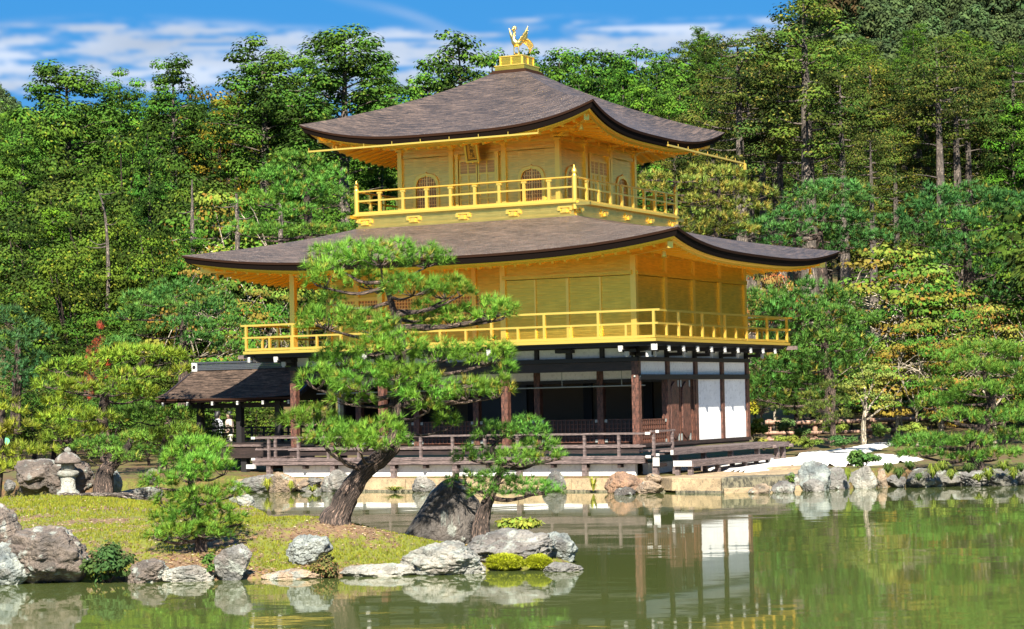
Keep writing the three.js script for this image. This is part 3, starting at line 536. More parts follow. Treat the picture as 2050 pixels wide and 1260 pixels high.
// rain gutters of the upper eave: long gold channels hung under the south and east edges, running on past the roof
for (const [a, b] of [[V(PX - 4.72, 10.37, PZ + 4.94), V(PX + 3.2, 10.37, PZ + 4.94)], [V(PX + 4.94, 10.39, PZ - 0.5), V(PX + 4.94, 10.36, PZ - 6.9)]]) {
  const d = b.clone().sub(a), g = new THREE.BoxGeometry(0.07, 0.05, d.length()); g.applyQuaternion(new THREE.Quaternion().setFromUnitVectors(V(0, 0, 1), d.clone().normalize())); const m = a.clone().add(b).multiplyScalar(0.5); g.translate(m.x, m.y, m.z);
  const gt = part('gutter', g, goldTrim, pav);
  for (let k = 0; k <= 8; k++) { const p = a.clone().lerp(b, k / 8.01); sub('gutter_hanger', gt, goldTrim, p.x, p.y + 0.05, p.z, 0.016, 0.12, 0.016); }
}
bx('gutter_spout', pav, goldTrim, PX + 4.98, 10.25, PZ - 6.85, 0.08, 0.2, 0.08);
// two bars laid along the lower east slope of the upper roof
// pedestal for the bird: brown roof cap, two gold tiers with braces
bx('roof_cap', pav, edgeBrown, PX, 12.93, PZ, 1.3, 0.1, 1.3); bx('roof_cap', pav, edgeBrown, PX, 13.0, PZ, 1.18, 0.08, 1.18);
bx('pedestal', pav, gold, PX, 13.10, PZ, 1.04, 0.15, 1.04); bx('pedestal', pav, goldTrim, PX, 13.19, PZ, 1.08, 0.03, 1.08); bx('pedestal', pav, gold, PX, 13.34, PZ, 0.80, 0.28, 0.80); bx('pedestal', pav, goldTrim, PX, 13.495, PZ, 0.85, 0.035, 0.85);
for (const [dx, dz] of [[0, 1], [1, 0], [0, -1], [-1, 0]]) for (const k of [-1, 0, 1]) bx('pedestal_rib', pav, goldTrim, PX + dx * 0.405 + (dx ? 0 : k * 0.38), 13.34, PZ + dz * 0.405 + (dz ? 0 : k * 0.38), 0.03, 0.275, 0.03);

// ----- plaque under the upper eave: three brush characters on a dark board in a gold frame
{
  const p = V(PX + 0.02, 10.22, PZ + W3 + 0.42), pl = thing('name_plaque', p, 'gold framed plaque with dark brush characters hung under the upper eave', 'plaque');
  const tilt = 0.25;
  pl.rotation.x = tilt; pl.updateMatrixWorld(true);
  const cv = document.createElement('canvas'); cv.width = 128; cv.height = 256;
  const x = cv.getContext('2d'); x.fillStyle = '#c99a35'; x.fillRect(0, 0, 128, 256); x.strokeStyle = '#14100a'; x.lineWidth = 6; x.lineCap = 'round';
  const ST = [
    [[[64, 14], [64, 22]], [[34, 30], [34, 24], [94, 24], [92, 34]], [[54, 30], [40, 42]], [[74, 30], [88, 42]], [[42, 56], [76, 56], [74, 78], [98, 78], [98, 70]], [[58, 46], [54, 64], [36, 82]]],
    [[[64, 92], [64, 98]], [[40, 100], [88, 100]], [[52, 104], [56, 112]], [[76, 104], [72, 112]], [[32, 115], [96, 115]], [[46, 122], [82, 122], [82, 142], [46, 142], [46, 122]], [[46, 132], [82, 132]], [[56, 144], [50, 158], [36, 162]], [[72, 144], [74, 160], [96, 160], [96, 152]]],
    [[[30, 176], [62, 176]], [[48, 176], [48, 226], [40, 222]], [[66, 174], [100, 174]], [[82, 176], [78, 186]], [[70, 188], [96, 188], [96, 216], [70, 216], [70, 188]], [[70, 197], [96, 197]], [[70, 207], [96, 207]], [[76, 218], [64, 230]], [[88, 218], [100, 230]]],
  ];
  for (const ch of ST) for (const s of ch) { x.beginPath(); s.forEach(([a, b], i) => (i ? x.lineTo(a, b) : x.moveTo(a, b))); x.stroke(); }
  const ct = new THREE.CanvasTexture(cv); ct.colorSpace = THREE.SRGBColorSpace;
  const loc = (name, g, m, px, py, pz) => { const k = new THREE.Mesh(g, m); k.name = name; k.position.set(px, py, pz); k.castShadow = k.receiveShadow = true; pl.add(k); return k; };
  loc('board', new THREE.BoxGeometry(0.36, 0.56, 0.04), signBlack, 0, 0, 0);
  loc('lettering', new THREE.PlaneGeometry(0.3, 0.5), std({ map: ct, roughness: 0.5, metalness: 0.2 }), 0, 0, 0.0225);
  for (const k of [-1, 1]) loc('frame', boxGeo(0.06, 0.62, 0.08), goldTrim, k * 0.2, 0, 0.01);
  for (const k of [-1, 1]) loc('frame', boxGeo(0.46, 0.06, 0.08), goldTrim, 0, k * 0.31, 0.012);
  for (const k of [-1, 0, 1]) loc('frame_scroll', new THREE.SphereGeometry(0.045, 8, 6), goldTrim, k * 0.19, -0.34, 0.02);
}
// ----- phoenix
{
  const p = V(PX, 13.512, PZ), ph = thing('phoenix_statue', p, 'gold phoenix statue with raised wings on the top of the pavilion roof', 'statue');
  const bird = phys({ color: C(0.92, 0.66, 0.22), metalness: 1, roughness: 0.3 });
  // the bird looks to the viewer's left of the south front
  const U = (x, y, z) => V(p.x + x, p.y + y, p.z + z);
  part('base', new THREE.LatheGeometry([[0, 0], [0.2, 0], [0.2, 0.03], [0.12, 0.06], [0.1, 0.1], [0, 0.11]].map(([r, y]) => new THREE.Vector2(r, y)), 16).translate(p.x, p.y, p.z), bird, ph);
  const body = tube([U(0.16, 0.50, -0.1), U(0.1, 0.47, -0.06), U(0, 0.44, 0), U(-0.06, 0.52, 0.04), U(-0.07, 0.64, 0.05), U(-0.05, 0.78, 0.04), U(-0.06, 0.86, 0.05)], [0.04, 0.1, 0.13, 0.1, 0.055, 0.045, 0.05], 12, 0, 0, 4);
  part('body', body, bird, ph);
  part('head', new THREE.SphereGeometry(0.062, 12, 10).scale(1, 1.05, 1.15).translate(p.x - 0.065, p.y + 0.89, p.z + 0.06), bird, ph);
  part('beak', new THREE.ConeGeometry(0.02, 0.09, 8).rotateX(Math.PI / 2).translate(p.x - 0.07, p.y + 0.87, p.z + 0.15), bird, ph);
  for (let k = 0; k < 6; k++) { const a = (k / 6) * Math.PI * 1.3 - 0.3; part('crest_feather', tube([U(-0.06, 0.92, 0.04), U(-0.06 + Math.cos(a) * 0.07, 0.93 + Math.sin(a) * 0.06, 0.02), U(-0.06 + Math.cos(a) * 0.08, 0.90 + Math.sin(a) * 0.09, -0.01)], [0.014, 0.018, 0.006], 6), bird, ph); }
  for (const s of [-1, 1]) {
    const w = [], root = U(0.0 + s * 0.08, 0.52, -0.03), n = 7;
    for (let k = 0; k < n; k++) { const f = k / (n - 1), L = lerp(0.30, 0.52, Math.sin(f * 2.2) * 0.8 + 0.1), tipx = s * (0.18 + 0.16 * f), tip = U(tipx + s * 0.1 * (1 - f) + 0.02, 0.50 + 0.42 * f * L * 2.1 + 0.06, -0.12 - 0.1 * (1 - f)), mid = root.clone().lerp(tip, 0.5).add(V(s * 0.05, 0.02, -0.02)); const g = tube([root, mid, tip], [0.03, 0.045, 0.008], 6); g.translate(0, 0, 0); w.push(g); }
    part('wing', join(w), bird, ph);
    part('leg', tube([U(s * 0.07, 0.42, 0), U(s * 0.085, 0.25, 0.02), U(s * 0.08, 0.09, 0)], [0.035, 0.018, 0.022], 8), bird, ph);
  }
  for (let k = 0; k < 7; k++) { const f = k / 6 - 0.5; part('tail_feather', tube([U(0.12, 0.48, -0.1), U(0.26 + f * 0.1, 0.50 + 0.16 * (0.5 - Math.abs(f)) + f * 0.12, -0.2), U(0.36 + f * 0.1, 0.36 + f * 0.16, -0.28), U(0.40 + f * 0.14, 0.22 + f * 0.2, -0.3)], [0.02, 0.026, 0.022, 0.006], 6), bird, ph); }
}
// ---------------------------------------------------------------- water, shore, garden ground, hills
const wet = (() => {
  // ripples as a repeating sum of waves, stronger in wind streaks
  const r = rng(77), T = 24, list = [];
  for (let k = 0; k < 90; k++) { const n = 6 * Math.pow(34, r()), a = -0.48 + (r() - 0.5) * 2.2, kx = Math.round(n * Math.sin(a)), kz = Math.round(n * Math.cos(a)); if (kx || kz) list.push([kx, kz, r() * 6.28, 1 / Math.pow(Math.hypot(kx, kz), 0.30)]); }
  const N = 1024, gx = new Float32Array(N * N), gz = new Float32Array(N * N), q = tileNoise(6, 5), q2 = tileNoise(16, 6);
  for (const [kx, kz, ph, am] of list) {
    const L = Math.hypot(kx, kz), ax = (am * kx) / L, az = (am * kz) / L;
    for (let y = 0; y < N; y++) for (let x = 0; x < N; x++) { const c = Math.cos(6.28318530718 * ((kx * x) / N + (kz * y) / N) + ph); gx[y * N + x] += ax * c; gz[y * N + x] += az * c; }
  }
  const f = (u, v) => { const x = Math.min(N - 1, Math.floor(u * N)), y = Math.min(N - 1, Math.floor(v * N)), w = 0.0008 * (0.35 + 1.5 * Math.pow(clamp(q(u, v) * 0.7 + q2(u, v) * 0.5, 0, 1), 2.2)); return [0.5 + 0.5 * gx[y * N + x] * w, 0.5 + 0.5 * gz[y * N + x] * w, 1]; };
  const t = tex(N, N, f, { float: true, repeat: [3000 / T, 3000 / T] });
  return phys({ color: C(0.074, 0.094, 0.026), roughness: 0.035, ior: 1.333, normalMap: t, normalScale: new THREE.Vector2(1, 1) });
})();
{ const g = new THREE.PlaneGeometry(3000, 3000); g.rotateX(-Math.PI / 2); solo('pond_water', g, wet, 'calm green pond with soft reflections of the pavilion', null, null, 'structure'); }

function polyDist(poly, x, z) { // positive inside
  let d = 1e9, inside = false;
  for (let i = 0, j = poly.length - 1; i < poly.length; j = i++) {
    const [ax, az] = poly[j], [bx_, bz] = poly[i], ex = bx_ - ax, ez = bz - az, t = clamp(((x - ax) * ex + (z - az) * ez) / (ex * ex + ez * ez), 0, 1);
    d = Math.min(d, Math.hypot(x - ax - ex * t, z - az - ez * t));
    if ((az > z) !== (bz > z) && x < ax + ((z - az) / ez) * ex) inside = !inside;
  }
  return inside ? d : -d;
}
const PG = (px, py) => { const p = onPlane(px, py, 0); return [p.x, p.z]; }, PS = (px, d) => { const p = spot(px, d); return [p.x, p.z]; };
const SHORE = [PS(-4000, 74), PS(-300, 70), PS(100, 69), PS(470, 70), [-12.9, -2.5], [-12.4, 1.2], [-6, 1.3], [1.3, 1.5], [2.3, 2.3], [4.6, 0.5], PG(1605, 970), PG(1680, 968), PG(1760, 966), PG(1850, 963), PG(1950, 962), PG(2060, 960), PS(2600, 61), PS(5200, 64), PS(7000, 1500), PS(-5000, 1500)];
function landY(x, z) {
  const sd = polyDist(SHORE, x, z), d = depthOf(x, z), u = sideOf(x, z) / d;
  let h = lerp(-0.7, 0.40, sstep(-0.5, 0.35, sd)) + 0.018 * clamp(sd - 2, 0, 34);
  if (d > 97) {
    h += 0.135 * clamp(d - 97, 0, 136);
    h += sstep(0.02, 0.085, u) * 26 * sstep(225, 350, d) + sstep(0.10, 0.17, u) * 130 * sstep(380, 720, d);
    h += sstep(-0.15, -0.235, u) * 104 * sstep(650, 900, d);
    h += 1.6 * fbm(x * 0.012, z * 0.012, 2.5, 3) * sstep(95, 200, d);
  }
  return h + 0.05 * fbm(x * 0.4, z * 0.4, 0.5, 3) * sstep(0.2, 2.5, sd);
}
const soilTex = tex(512, 512, (u, v) => { const a = nA(u, v), b = nB(u, v), c = nC(u, v), d = nD(u, v), m = sstep(0.35, 0.65, a * 0.6 + b * 0.4), t = 0.7 + 0.6 * (c * 0.5 + d * 0.5); return [lerp(0.36, 0.33, m) * t, lerp(0.27, 0.33, m) * t, lerp(0.17, 0.12, m) * t]; }, { srgb: true, repeat: [0.25, 0.25] });
{
  const S = [], D = [];
  for (let u = -0.9; u < -0.26; u += 0.02) S.push(u);
  for (let u = -0.26; u <= 0.26; u += 0.0036) S.push(u);
  for (let u = 0.28; u <= 0.9; u += 0.02) S.push(u);
  for (let d = 56; d < 92; d += 0.4) D.push(d);
  for (let d = 92; d < 1450; d *= 1.028) D.push(d);
  const p = [], uv = [], idx = [], w = S.length;
  for (const d of D) for (const s of S) { const q = ground(s * d, d), y = landY(q.x, q.z); p.push(q.x, y, q.z); uv.push(q.x, q.z); }
  for (let j = 0; j < D.length - 1; j++) for (let i = 0; i < w - 1; i++) { const a = j * w + i; idx.push(a, a + 1, a + w, a + 1, a + w + 1, a + w); }
  const g = new THREE.BufferGeometry();
  g.setAttribute('position', new THREE.Float32BufferAttribute(p, 3)); g.setAttribute('uv', new THREE.Float32BufferAttribute(uv, 2)); g.setIndex(idx); g.computeVertexNormals();
  solo('garden_ground', g, std({ map: soilTex, roughness: 0.95 }), 'garden soil and wooded slopes behind the pond', null, null, 'structure');
}
// the white gravel yard on the right of the pavilion
const gravel = std({ map: tex(512, 512, (u, v) => { const a = 0.82 + 0.22 * (nD(u, v) - 0.5) + 0.12 * (nC(u, v) - 0.5); return [a, a * 0.985, a * 0.96]; }, { srgb: true, repeat: [1, 1] }), roughness: 0.95 });
function draped(poly, lift, cell = 0.25) {
  let [x0, x1, z0, z1] = [1e9, -1e9, 1e9, -1e9]; for (const [x, z] of poly) { x0 = Math.min(x0, x); x1 = Math.max(x1, x); z0 = Math.min(z0, z); z1 = Math.max(z1, z); }
  const shape = new THREE.Shape(poly.map(([x, z]) => new THREE.Vector2(x, z))), p = [], uv = [], idx = [], n = Math.ceil((x1 - x0) / cell), m = Math.ceil((z1 - z0) / cell), id = new Int32Array((n + 1) * (m + 1)).fill(-1);
  for (let j = 0; j <= m; j++) for (let i = 0; i <= n; i++) { const x = x0 + i * cell, z = z0 + j * cell, sd = polyDist(poly, x, z); if (sd > -cell) { id[j * (n + 1) + i] = p.length / 3; p.push(x, landY(x, z) + (sd > 0 ? lift : -0.03), z); uv.push(x, z); } }
  for (let j = 0; j < m; j++) for (let i = 0; i < n; i++) { const a = id[j * (n + 1) + i], b = id[j * (n + 1) + i + 1], c = id[(j + 1) * (n + 1) + i], d = id[(j + 1) * (n + 1) + i + 1]; if (a >= 0 && b >= 0 && c >= 0 && d >= 0) idx.push(a, c, b, b, c, d); }
  const g = new THREE.BufferGeometry(); g.setAttribute('position', new THREE.Float32BufferAttribute(p, 3)); g.setAttribute('uv', new THREE.Float32BufferAttribute(uv, 2)); g.setIndex(idx); g.computeVertexNormals(); return g;
}
const LG = (px, py) => { let p = null; for (let d = 60; d < 110; d += 0.1) { p = at(px, py, d); if (p.y < landY(p.x, p.z)) break; } return [p.x, p.z]; };
const YARD = [LG(1560, 938), LG(1640, 934), LG(1760, 932), LG(1850, 922), LG(1770, 913), LG(1700, 916), LG(1745, 903), LG(1790, 890), LG(1735, 893), LG(1670, 905), LG(1600, 912), [1.0, -10.5], [0.8, -3], [3.0, -1]];
solo('gravel_yard', draped(YARD, 0.09), gravel, 'white gravel yard beside the pavilion', null, null, 'structure');

// ----- rocks
const rockGeoCache = {};
function rockGeo(seed, sx, sy, sz, tone, lichen, detail = 18, facet = 0.8) {
  const g = (rockGeoCache[detail] ??= mergeVerts(new THREE.IcosahedronGeometry(1, detail))).clone(), p = g.attributes.position, r = rng(seed), planes = [], col = new Float32Array(p.count * 3), uv = g.attributes.uv, v = V(0, 0, 0);
  for (let k = 0; k < 9; k++) planes.push([V(r() * 2 - 1, r() * 1.6 - 0.5, r() * 2 - 1).normalize(), 0.55 + 0.35 * r()]);
  const o = seed * 3.77;
  for (let i = 0; i < p.count; i++) {
    v.fromBufferAttribute(p, i).normalize();
    let R = 1 + 0.22 * fbm(v.x * 1.3 + o, v.y * 1.3, v.z * 1.3, 2);
    for (const [n, d] of planes) { const c = n.dot(v); if (c > 0.05) R = lerp(R, Math.min(R, d / c), facet); }
    R += 0.085 * fbm(v.x * 3.4 + o, v.y * 3.4, v.z * 3.4, 4) - 0.06 * Math.pow(1 - Math.abs(noise(v.x * 5 + o, v.y * 7, v.z * 5)), 6);
    v.multiplyScalar(R);
    const x = v.x * sx, y = v.y * sy, z = v.z * sz;
    p.setXYZ(i, x, y, z); uv.setXY(i, x + z * 0.7, y + z * 0.3);
    const k = fbm(x * 2.2 + o, y * 2.2, z * 2.2, 4), l = fbm(x * 5 + o + 9, y * 5, z * 5, 4), f = fbm(x * 16 + o, y * 16, z * 16, 2);
    let cr = tone[0] * (1 + 0.55 * k + 0.25 * f), cg = tone[1] * (1 + 0.5 * k + 0.25 * f), cb = tone[2] * (1 + 0.45 * k + 0.25 * f);
    const a = sstep(0.12, 0.30, l + 0.35 * k + lichen - 0.35) * 0.85, e = sstep(0.25, 0.42, noise(x * 3.1 + o, y * 3.1 + 5, z * 3.1) + 0.3 * f) * 0.7, b = sstep(0.2, 0.45, noise(x * 4.3 + o + 31, y * 3, z * 4.3) + 0.3 * l) * 0.55;
    cr = lerp(cr, 0.47, a); cg = lerp(cg, 0.50, a); cb = lerp(cb, 0.44, a);           // pale lichen
    cr = lerp(cr, 0.14, e * 0.6); cg = lerp(cg, 0.10, e * 0.6); cb = lerp(cb, 0.085, e * 0.6); // brown stain
    cr = lerp(cr, 0.08, b * 0.7); cg = lerp(cg, 0.078, b * 0.7); cb = lerp(cb, 0.07, b * 0.7);
    const ck = 0.74; col[i * 3] = Math.max(0.01, cr * ck); col[i * 3 + 1] = Math.max(0.01, cg * ck); col[i * 3 + 2] = Math.max(0.01, cb * ck);
  }
  g.setAttribute('color', new THREE.BufferAttribute(col, 3));
  g.computeVertexNormals();
  return g;
}
function mergeVerts(g) { // join equal corners so the surface shades smoothly
  const p = g.attributes.position, map = new Map(), idx = new Uint32Array(p.count), keep = [];
  for (let i = 0; i < p.count; i++) { const k = `${Math.round(p.getX(i) * 1e4)},${Math.round(p.getY(i) * 1e4)},${Math.round(p.getZ(i) * 1e4)}`; let j = map.get(k); if (j === undefined) { j = keep.length; map.set(k, j); keep.push(i); } idx[i] = j; }
  const o = new THREE.BufferGeometry();
  for (const n of ['position', 'uv', 'color']) { const a = g.attributes[n]; if (!a) continue; const s = a.itemSize, d = new Float32Array(keep.length * s); keep.forEach((q, i) => { for (let c = 0; c < s; c++) d[i * s + c] = a.array[q * s + c]; }); o.setAttribute(n, new THREE.BufferAttribute(d, s)); }
  o.setIndex(new THREE.BufferAttribute(idx, 1)); o.computeVertexNormals(); return o;
}
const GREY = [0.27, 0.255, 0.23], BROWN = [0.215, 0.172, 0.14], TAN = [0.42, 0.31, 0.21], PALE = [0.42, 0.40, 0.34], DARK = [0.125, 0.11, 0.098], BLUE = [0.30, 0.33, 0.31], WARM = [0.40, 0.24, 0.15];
// box of the rock in the photograph: left, right, top, waterline or foot; distance
let rockSeed = 100;
function rock(l, r, t, b, d, tone, lichen, label, group, o = {}) {
  const w = M(r - l, d), h = M(b - t, d), foot = at((l + r) / 2, b, d), hh = h * (o.sink ?? 0.62), sy = hh;
  const g = rockGeo(++rockSeed, w * 0.56, sy, Math.min(w * 0.5, h * 1.1) * (o.deep ?? 1), tone, lichen, o.detail ?? 16, o.facet ?? 0.8);
  g.rotateY(YAW + (o.turn ?? 0)); if (o.shape) { const q = g.attributes.position; for (let i = 0; i < q.count; i++) { const a = clamp((q.getX(i) * RIGHT.x + q.getZ(i) * RIGHT.z) / (w * 0.56) * 0.5 + 0.5, 0, 1), n = o.shape.length - 1, f = Math.min(n - 1e-6, a * n), k = Math.floor(f); q.setY(i, -sy * 0.7 + Math.max(-0.3 * sy, sy * Math.sign(q.getY(i)) * Math.pow(Math.abs(q.getY(i)) / sy, 0.55) + sy * 0.7) * lerp(o.shape[k], o.shape[k + 1], f - k)); } g.computeVertexNormals(); } if (o.tilt) g.applyMatrix4(new THREE.Matrix4().makeRotationAxis(FWD0, o.tilt));
  g.computeBoundingBox(); const top = g.boundingBox.max.y;
  const m = solo('rock', g, rockMat, label, 'rock', group); m.position.set(foot.x, foot.y + h - top, foot.z); return m;
}
// ---------------------------------------------------------------- stone base of the pavilion and the far shore
const slabTex = tex(512, 512, (u, v) => { const a = nA(u, v), b = nB(u, v), c = nC(u, v), d = nD(u, v), s = sstep(0.5, 0.75, b * 0.5 + c * 0.5), k = 0.75 + 0.3 * a + 0.25 * (d - 0.5); return [lerp(0.68, 0.42, s * 0.5) * k, lerp(0.59, 0.38, s * 0.5) * k, lerp(0.46, 0.31, s * 0.5) * k]; }, { srgb: true, repeat: [0.5, 0.5] });
const slabMat = std({ map: slabTex, bumpMap: slabTex, bumpScale: 0.012, roughness: 0.9 });
const lichenTex = tex(512, 512, (u, v) => { const b = nB(u, v * 0.5), c = nC(u, v * 0.3), d = nD(u, v), s = 0.75 * sstep(0.3, 0.75, b * 0.45 + c * 0.35 + d * 0.2), k = 0.8 + 0.4 * (d - 0.5); return [lerp(0.56, 0.15, s) * k, lerp(0.53, 0.15, s) * k, lerp(0.43, 0.13, s) * k]; }, { srgb: true, repeat: [0.6, 0.6] });
const lichenStone = std({ map: lichenTex, bumpMap: lichenTex, bumpScale: 0.012, roughness: 0.9 });
const terrace = thing('stone_terrace', V(-5, 0, 1.2), null, null); tag(terrace, 'tan cut stone terrace under the pavilion at the edge of the pond', null, null, 'structure');
{
  const r = rng(5);
  // long tan slabs along the south waterline, each its own stone
  let x = -12.6; const end = 1.55;
  while (x < end) { const w = Math.min(1.1 + r() * 0.9, end - x + 0.02), j = (r() - 0.5) * 0.05; bx('stone', terrace, slabMat, x + w / 2, 0.14 + j * 0.3, 1.1 + j, w - 0.018, 0.44, 1.5); x += w; }
  x = -12.5; while (x < 1.6) { const w = 0.5 + r() * 0.9; bx('stone', terrace, lichenStone, x + w / 2, -0.02, 1.9 + r() * 0.12, w - 0.05, 0.12 + r() * 0.08, 0.22, [0, (r() - 0.5) * 0.1, 0]); x += w; }
  // the landing by the east side: upper slabs and the lower course whose faces show lichen
  const A = [2.15, 2.35], Bq = [3.75, 2.55], Cq = [5.3, 0.75];
  const slab = (name, pts, y0, y1, m) => { const s = new THREE.Shape(pts.map(([a, b]) => new THREE.Vector2(a, -b))), g = new THREE.ExtrudeGeometry(s, { depth: y1 - y0, bevelEnabled: true, bevelSize: 0.015, bevelThickness: 0.015, bevelSegments: 1 }); g.rotateX(-Math.PI / 2); g.translate(0, y0, 0); return part(name, g, m, terrace); };
  slab('stone', [[1.45, 1.86], [2.1, 2.42], [3.62, 2.68], [3.3, 1.2], [1.5, 0.4]], 0.06, 0.385, slabMat);
  slab('stone', [[3.66, 2.66], [4.5, 1.72], [3.9, 0.6], [3.36, 1.18]], 0.07, 0.395, lichenStone);
  slab('stone', [[4.53, 1.69], [5.3, 0.82], [4.7, -0.3], [3.94, 0.56]], 0.06, 0.39, lichenStone);
  slab('stone', [[5.32, 0.80], [5.55, 0.5], [5.2, -0.8], [4.72, -0.3]], 0.05, 0.385, lichenStone);
  slab('stone', [[1.46, 0.36], [3.3, 1.16], [4.6, -0.4], [4.2, -3], [1.2, -3]], 0.1, 0.402, slabMat);
  slab('stone', [[1.2, -3.05], [4.2, -3.05], [3.4, -6.4], [1.0, -9.4], [0.4, -9.4], [0.4, -3.05]], 0.1, 0.46, slabMat);
  slab('stone', [[2.3, 2.62], [3.7, 2.85], [3.7, 2.62], [2.3, 2.36]], -0.3, 0.05, lichenStone);
  slab('stone', [[3.78, 2.80], [5.5, 0.85], [5.3, 0.6], [3.66, 2.55]], -0.3, 0.12, slabMat);
}
// rocks set along the pavilion's waterline and on the right-hand shore
const gp = 'rocks along the far waterline';
rock(482, 556, 950, 988, 67.0, GREY, 0.15, 'grey rounded rock at the left end of the stone terrace', gp);
rock(538, 592, 944, 987, 66.6, TAN, 0.05, 'tan upright rock under the second deck leg from the left', gp);
rock(590, 624, 958, 978, 66.6, TAN, 0, 'small brown wall stone right of the tan upright rock', gp); rock(617, 645, 955, 972, 66.5, GREY, 0, 'small grey wall stone on top of the low stone row', gp); rock(600, 650, 972, 988, 66.3, GREY, 0.1, 'flat grey stone at the foot of the low stone row', gp); rock(642, 662, 957, 978, 66.4, TAN, 0, 'small tan wall stone left of the pointed grey rock', gp);
rock(646, 706, 940, 988, 66.2, GREY, 0.05, 'pointed grey rock behind the trunk of the large leaning pine', gp, { facet: 0.95 });
rock(825, 872, 952, 985, 64.9, GREY, 0.05, 'grey rock between the large pine and the dark boulder', gp);
rock(1088, 1134, 942, 990, 62.9, GREY, 0.1, 'dark grey upright rock right of the small pine under the deck', gp);
rock(1216, 1284, 944, 990, 61.4, WARM, -0.1, 'orange brown rounded rock near the corner of the deck', gp, { facet: 0.6 });
rock(1276, 1330, 962, 992, 60.7, TAN, 0, 'low tan rock between the orange rock and the landing', gp); rock(1292, 1328, 948, 966, 61.4, TAN, -0.1, 'flat brown stone on top of the waterline by the corner post', gp);
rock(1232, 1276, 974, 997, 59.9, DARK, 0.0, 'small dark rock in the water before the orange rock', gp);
rock(1500, 1542, 968, 996, 59.2, TAN, 0.2, 'pale pinkish rock in the water before the landing', gp); rock(1548, 1594, 962, 992, 59.5, GREY, 0.15, 'grey brown rock in the water at the right end of the landing', gp);
const gr = 'rocks of the right-hand shore';
rock(1570, 1606, 945, 985, 60.6, GREY, 0.1, 'narrow shaded rock between landing and tall green-grey rock', gr);
rock(1598, 1664, 922, 990, 60.6, BLUE, 0.3, 'tall green-grey rock standing at the corner of the gravel yard', gr, { facet: 0.95 });
rock(1610, 1652, 958, 992, 59.8, GREY, 0.1, 'grey block at the foot of the tall green-grey rock', gr); rock(1650, 1700, 934, 988, 61.0, GREY, 0.15, 'grey rock right of the tall green-grey rock', gr); rock(1645, 1670, 932, 950, 61.6, BROWN, 0, 'small brown stone behind the tall green-grey rock', gr);
rock(1702, 1754, 932, 985, 61.2, PALE, 0.2, 'pale lichen rock below the round azalea bush', gr); rock(1752, 1780, 938, 975, 61.6, TAN, 0.1, 'small tan rock right of the pale lichen rock', gr);
{ // the rest of the right shore: dark stones in the shade of the big pine
  const r = rng(9); let x = 1776, k = 0;
  const says = ['dark shaded stone just right of the small tan rock', 'dark stone with fern tufts below the gravel point', 'broad dark stone under the left end of the big pine', 'lichen speckled stone below the low pine branches', 'shaded round stone right of the lichen speckled stone', 'pale upright stone under the big pine trunk', 'dark low stone near the right edge of the shore', 'grey stone near the right edge of the picture', 'dark stone next to the last stone on the right', 'last shaded stone at the right edge', 'stone just past the right edge'];
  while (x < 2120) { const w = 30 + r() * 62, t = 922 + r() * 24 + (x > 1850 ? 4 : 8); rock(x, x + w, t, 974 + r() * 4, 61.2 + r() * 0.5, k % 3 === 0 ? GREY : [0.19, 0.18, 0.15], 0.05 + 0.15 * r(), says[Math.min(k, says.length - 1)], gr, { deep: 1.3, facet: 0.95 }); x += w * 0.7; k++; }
}
rock(1598, 1662, 902, 916, 76, GREY, 0.1, 'long low grey stone lying on the moss edge of the gravel yard', gr, { facet: 0.9 });

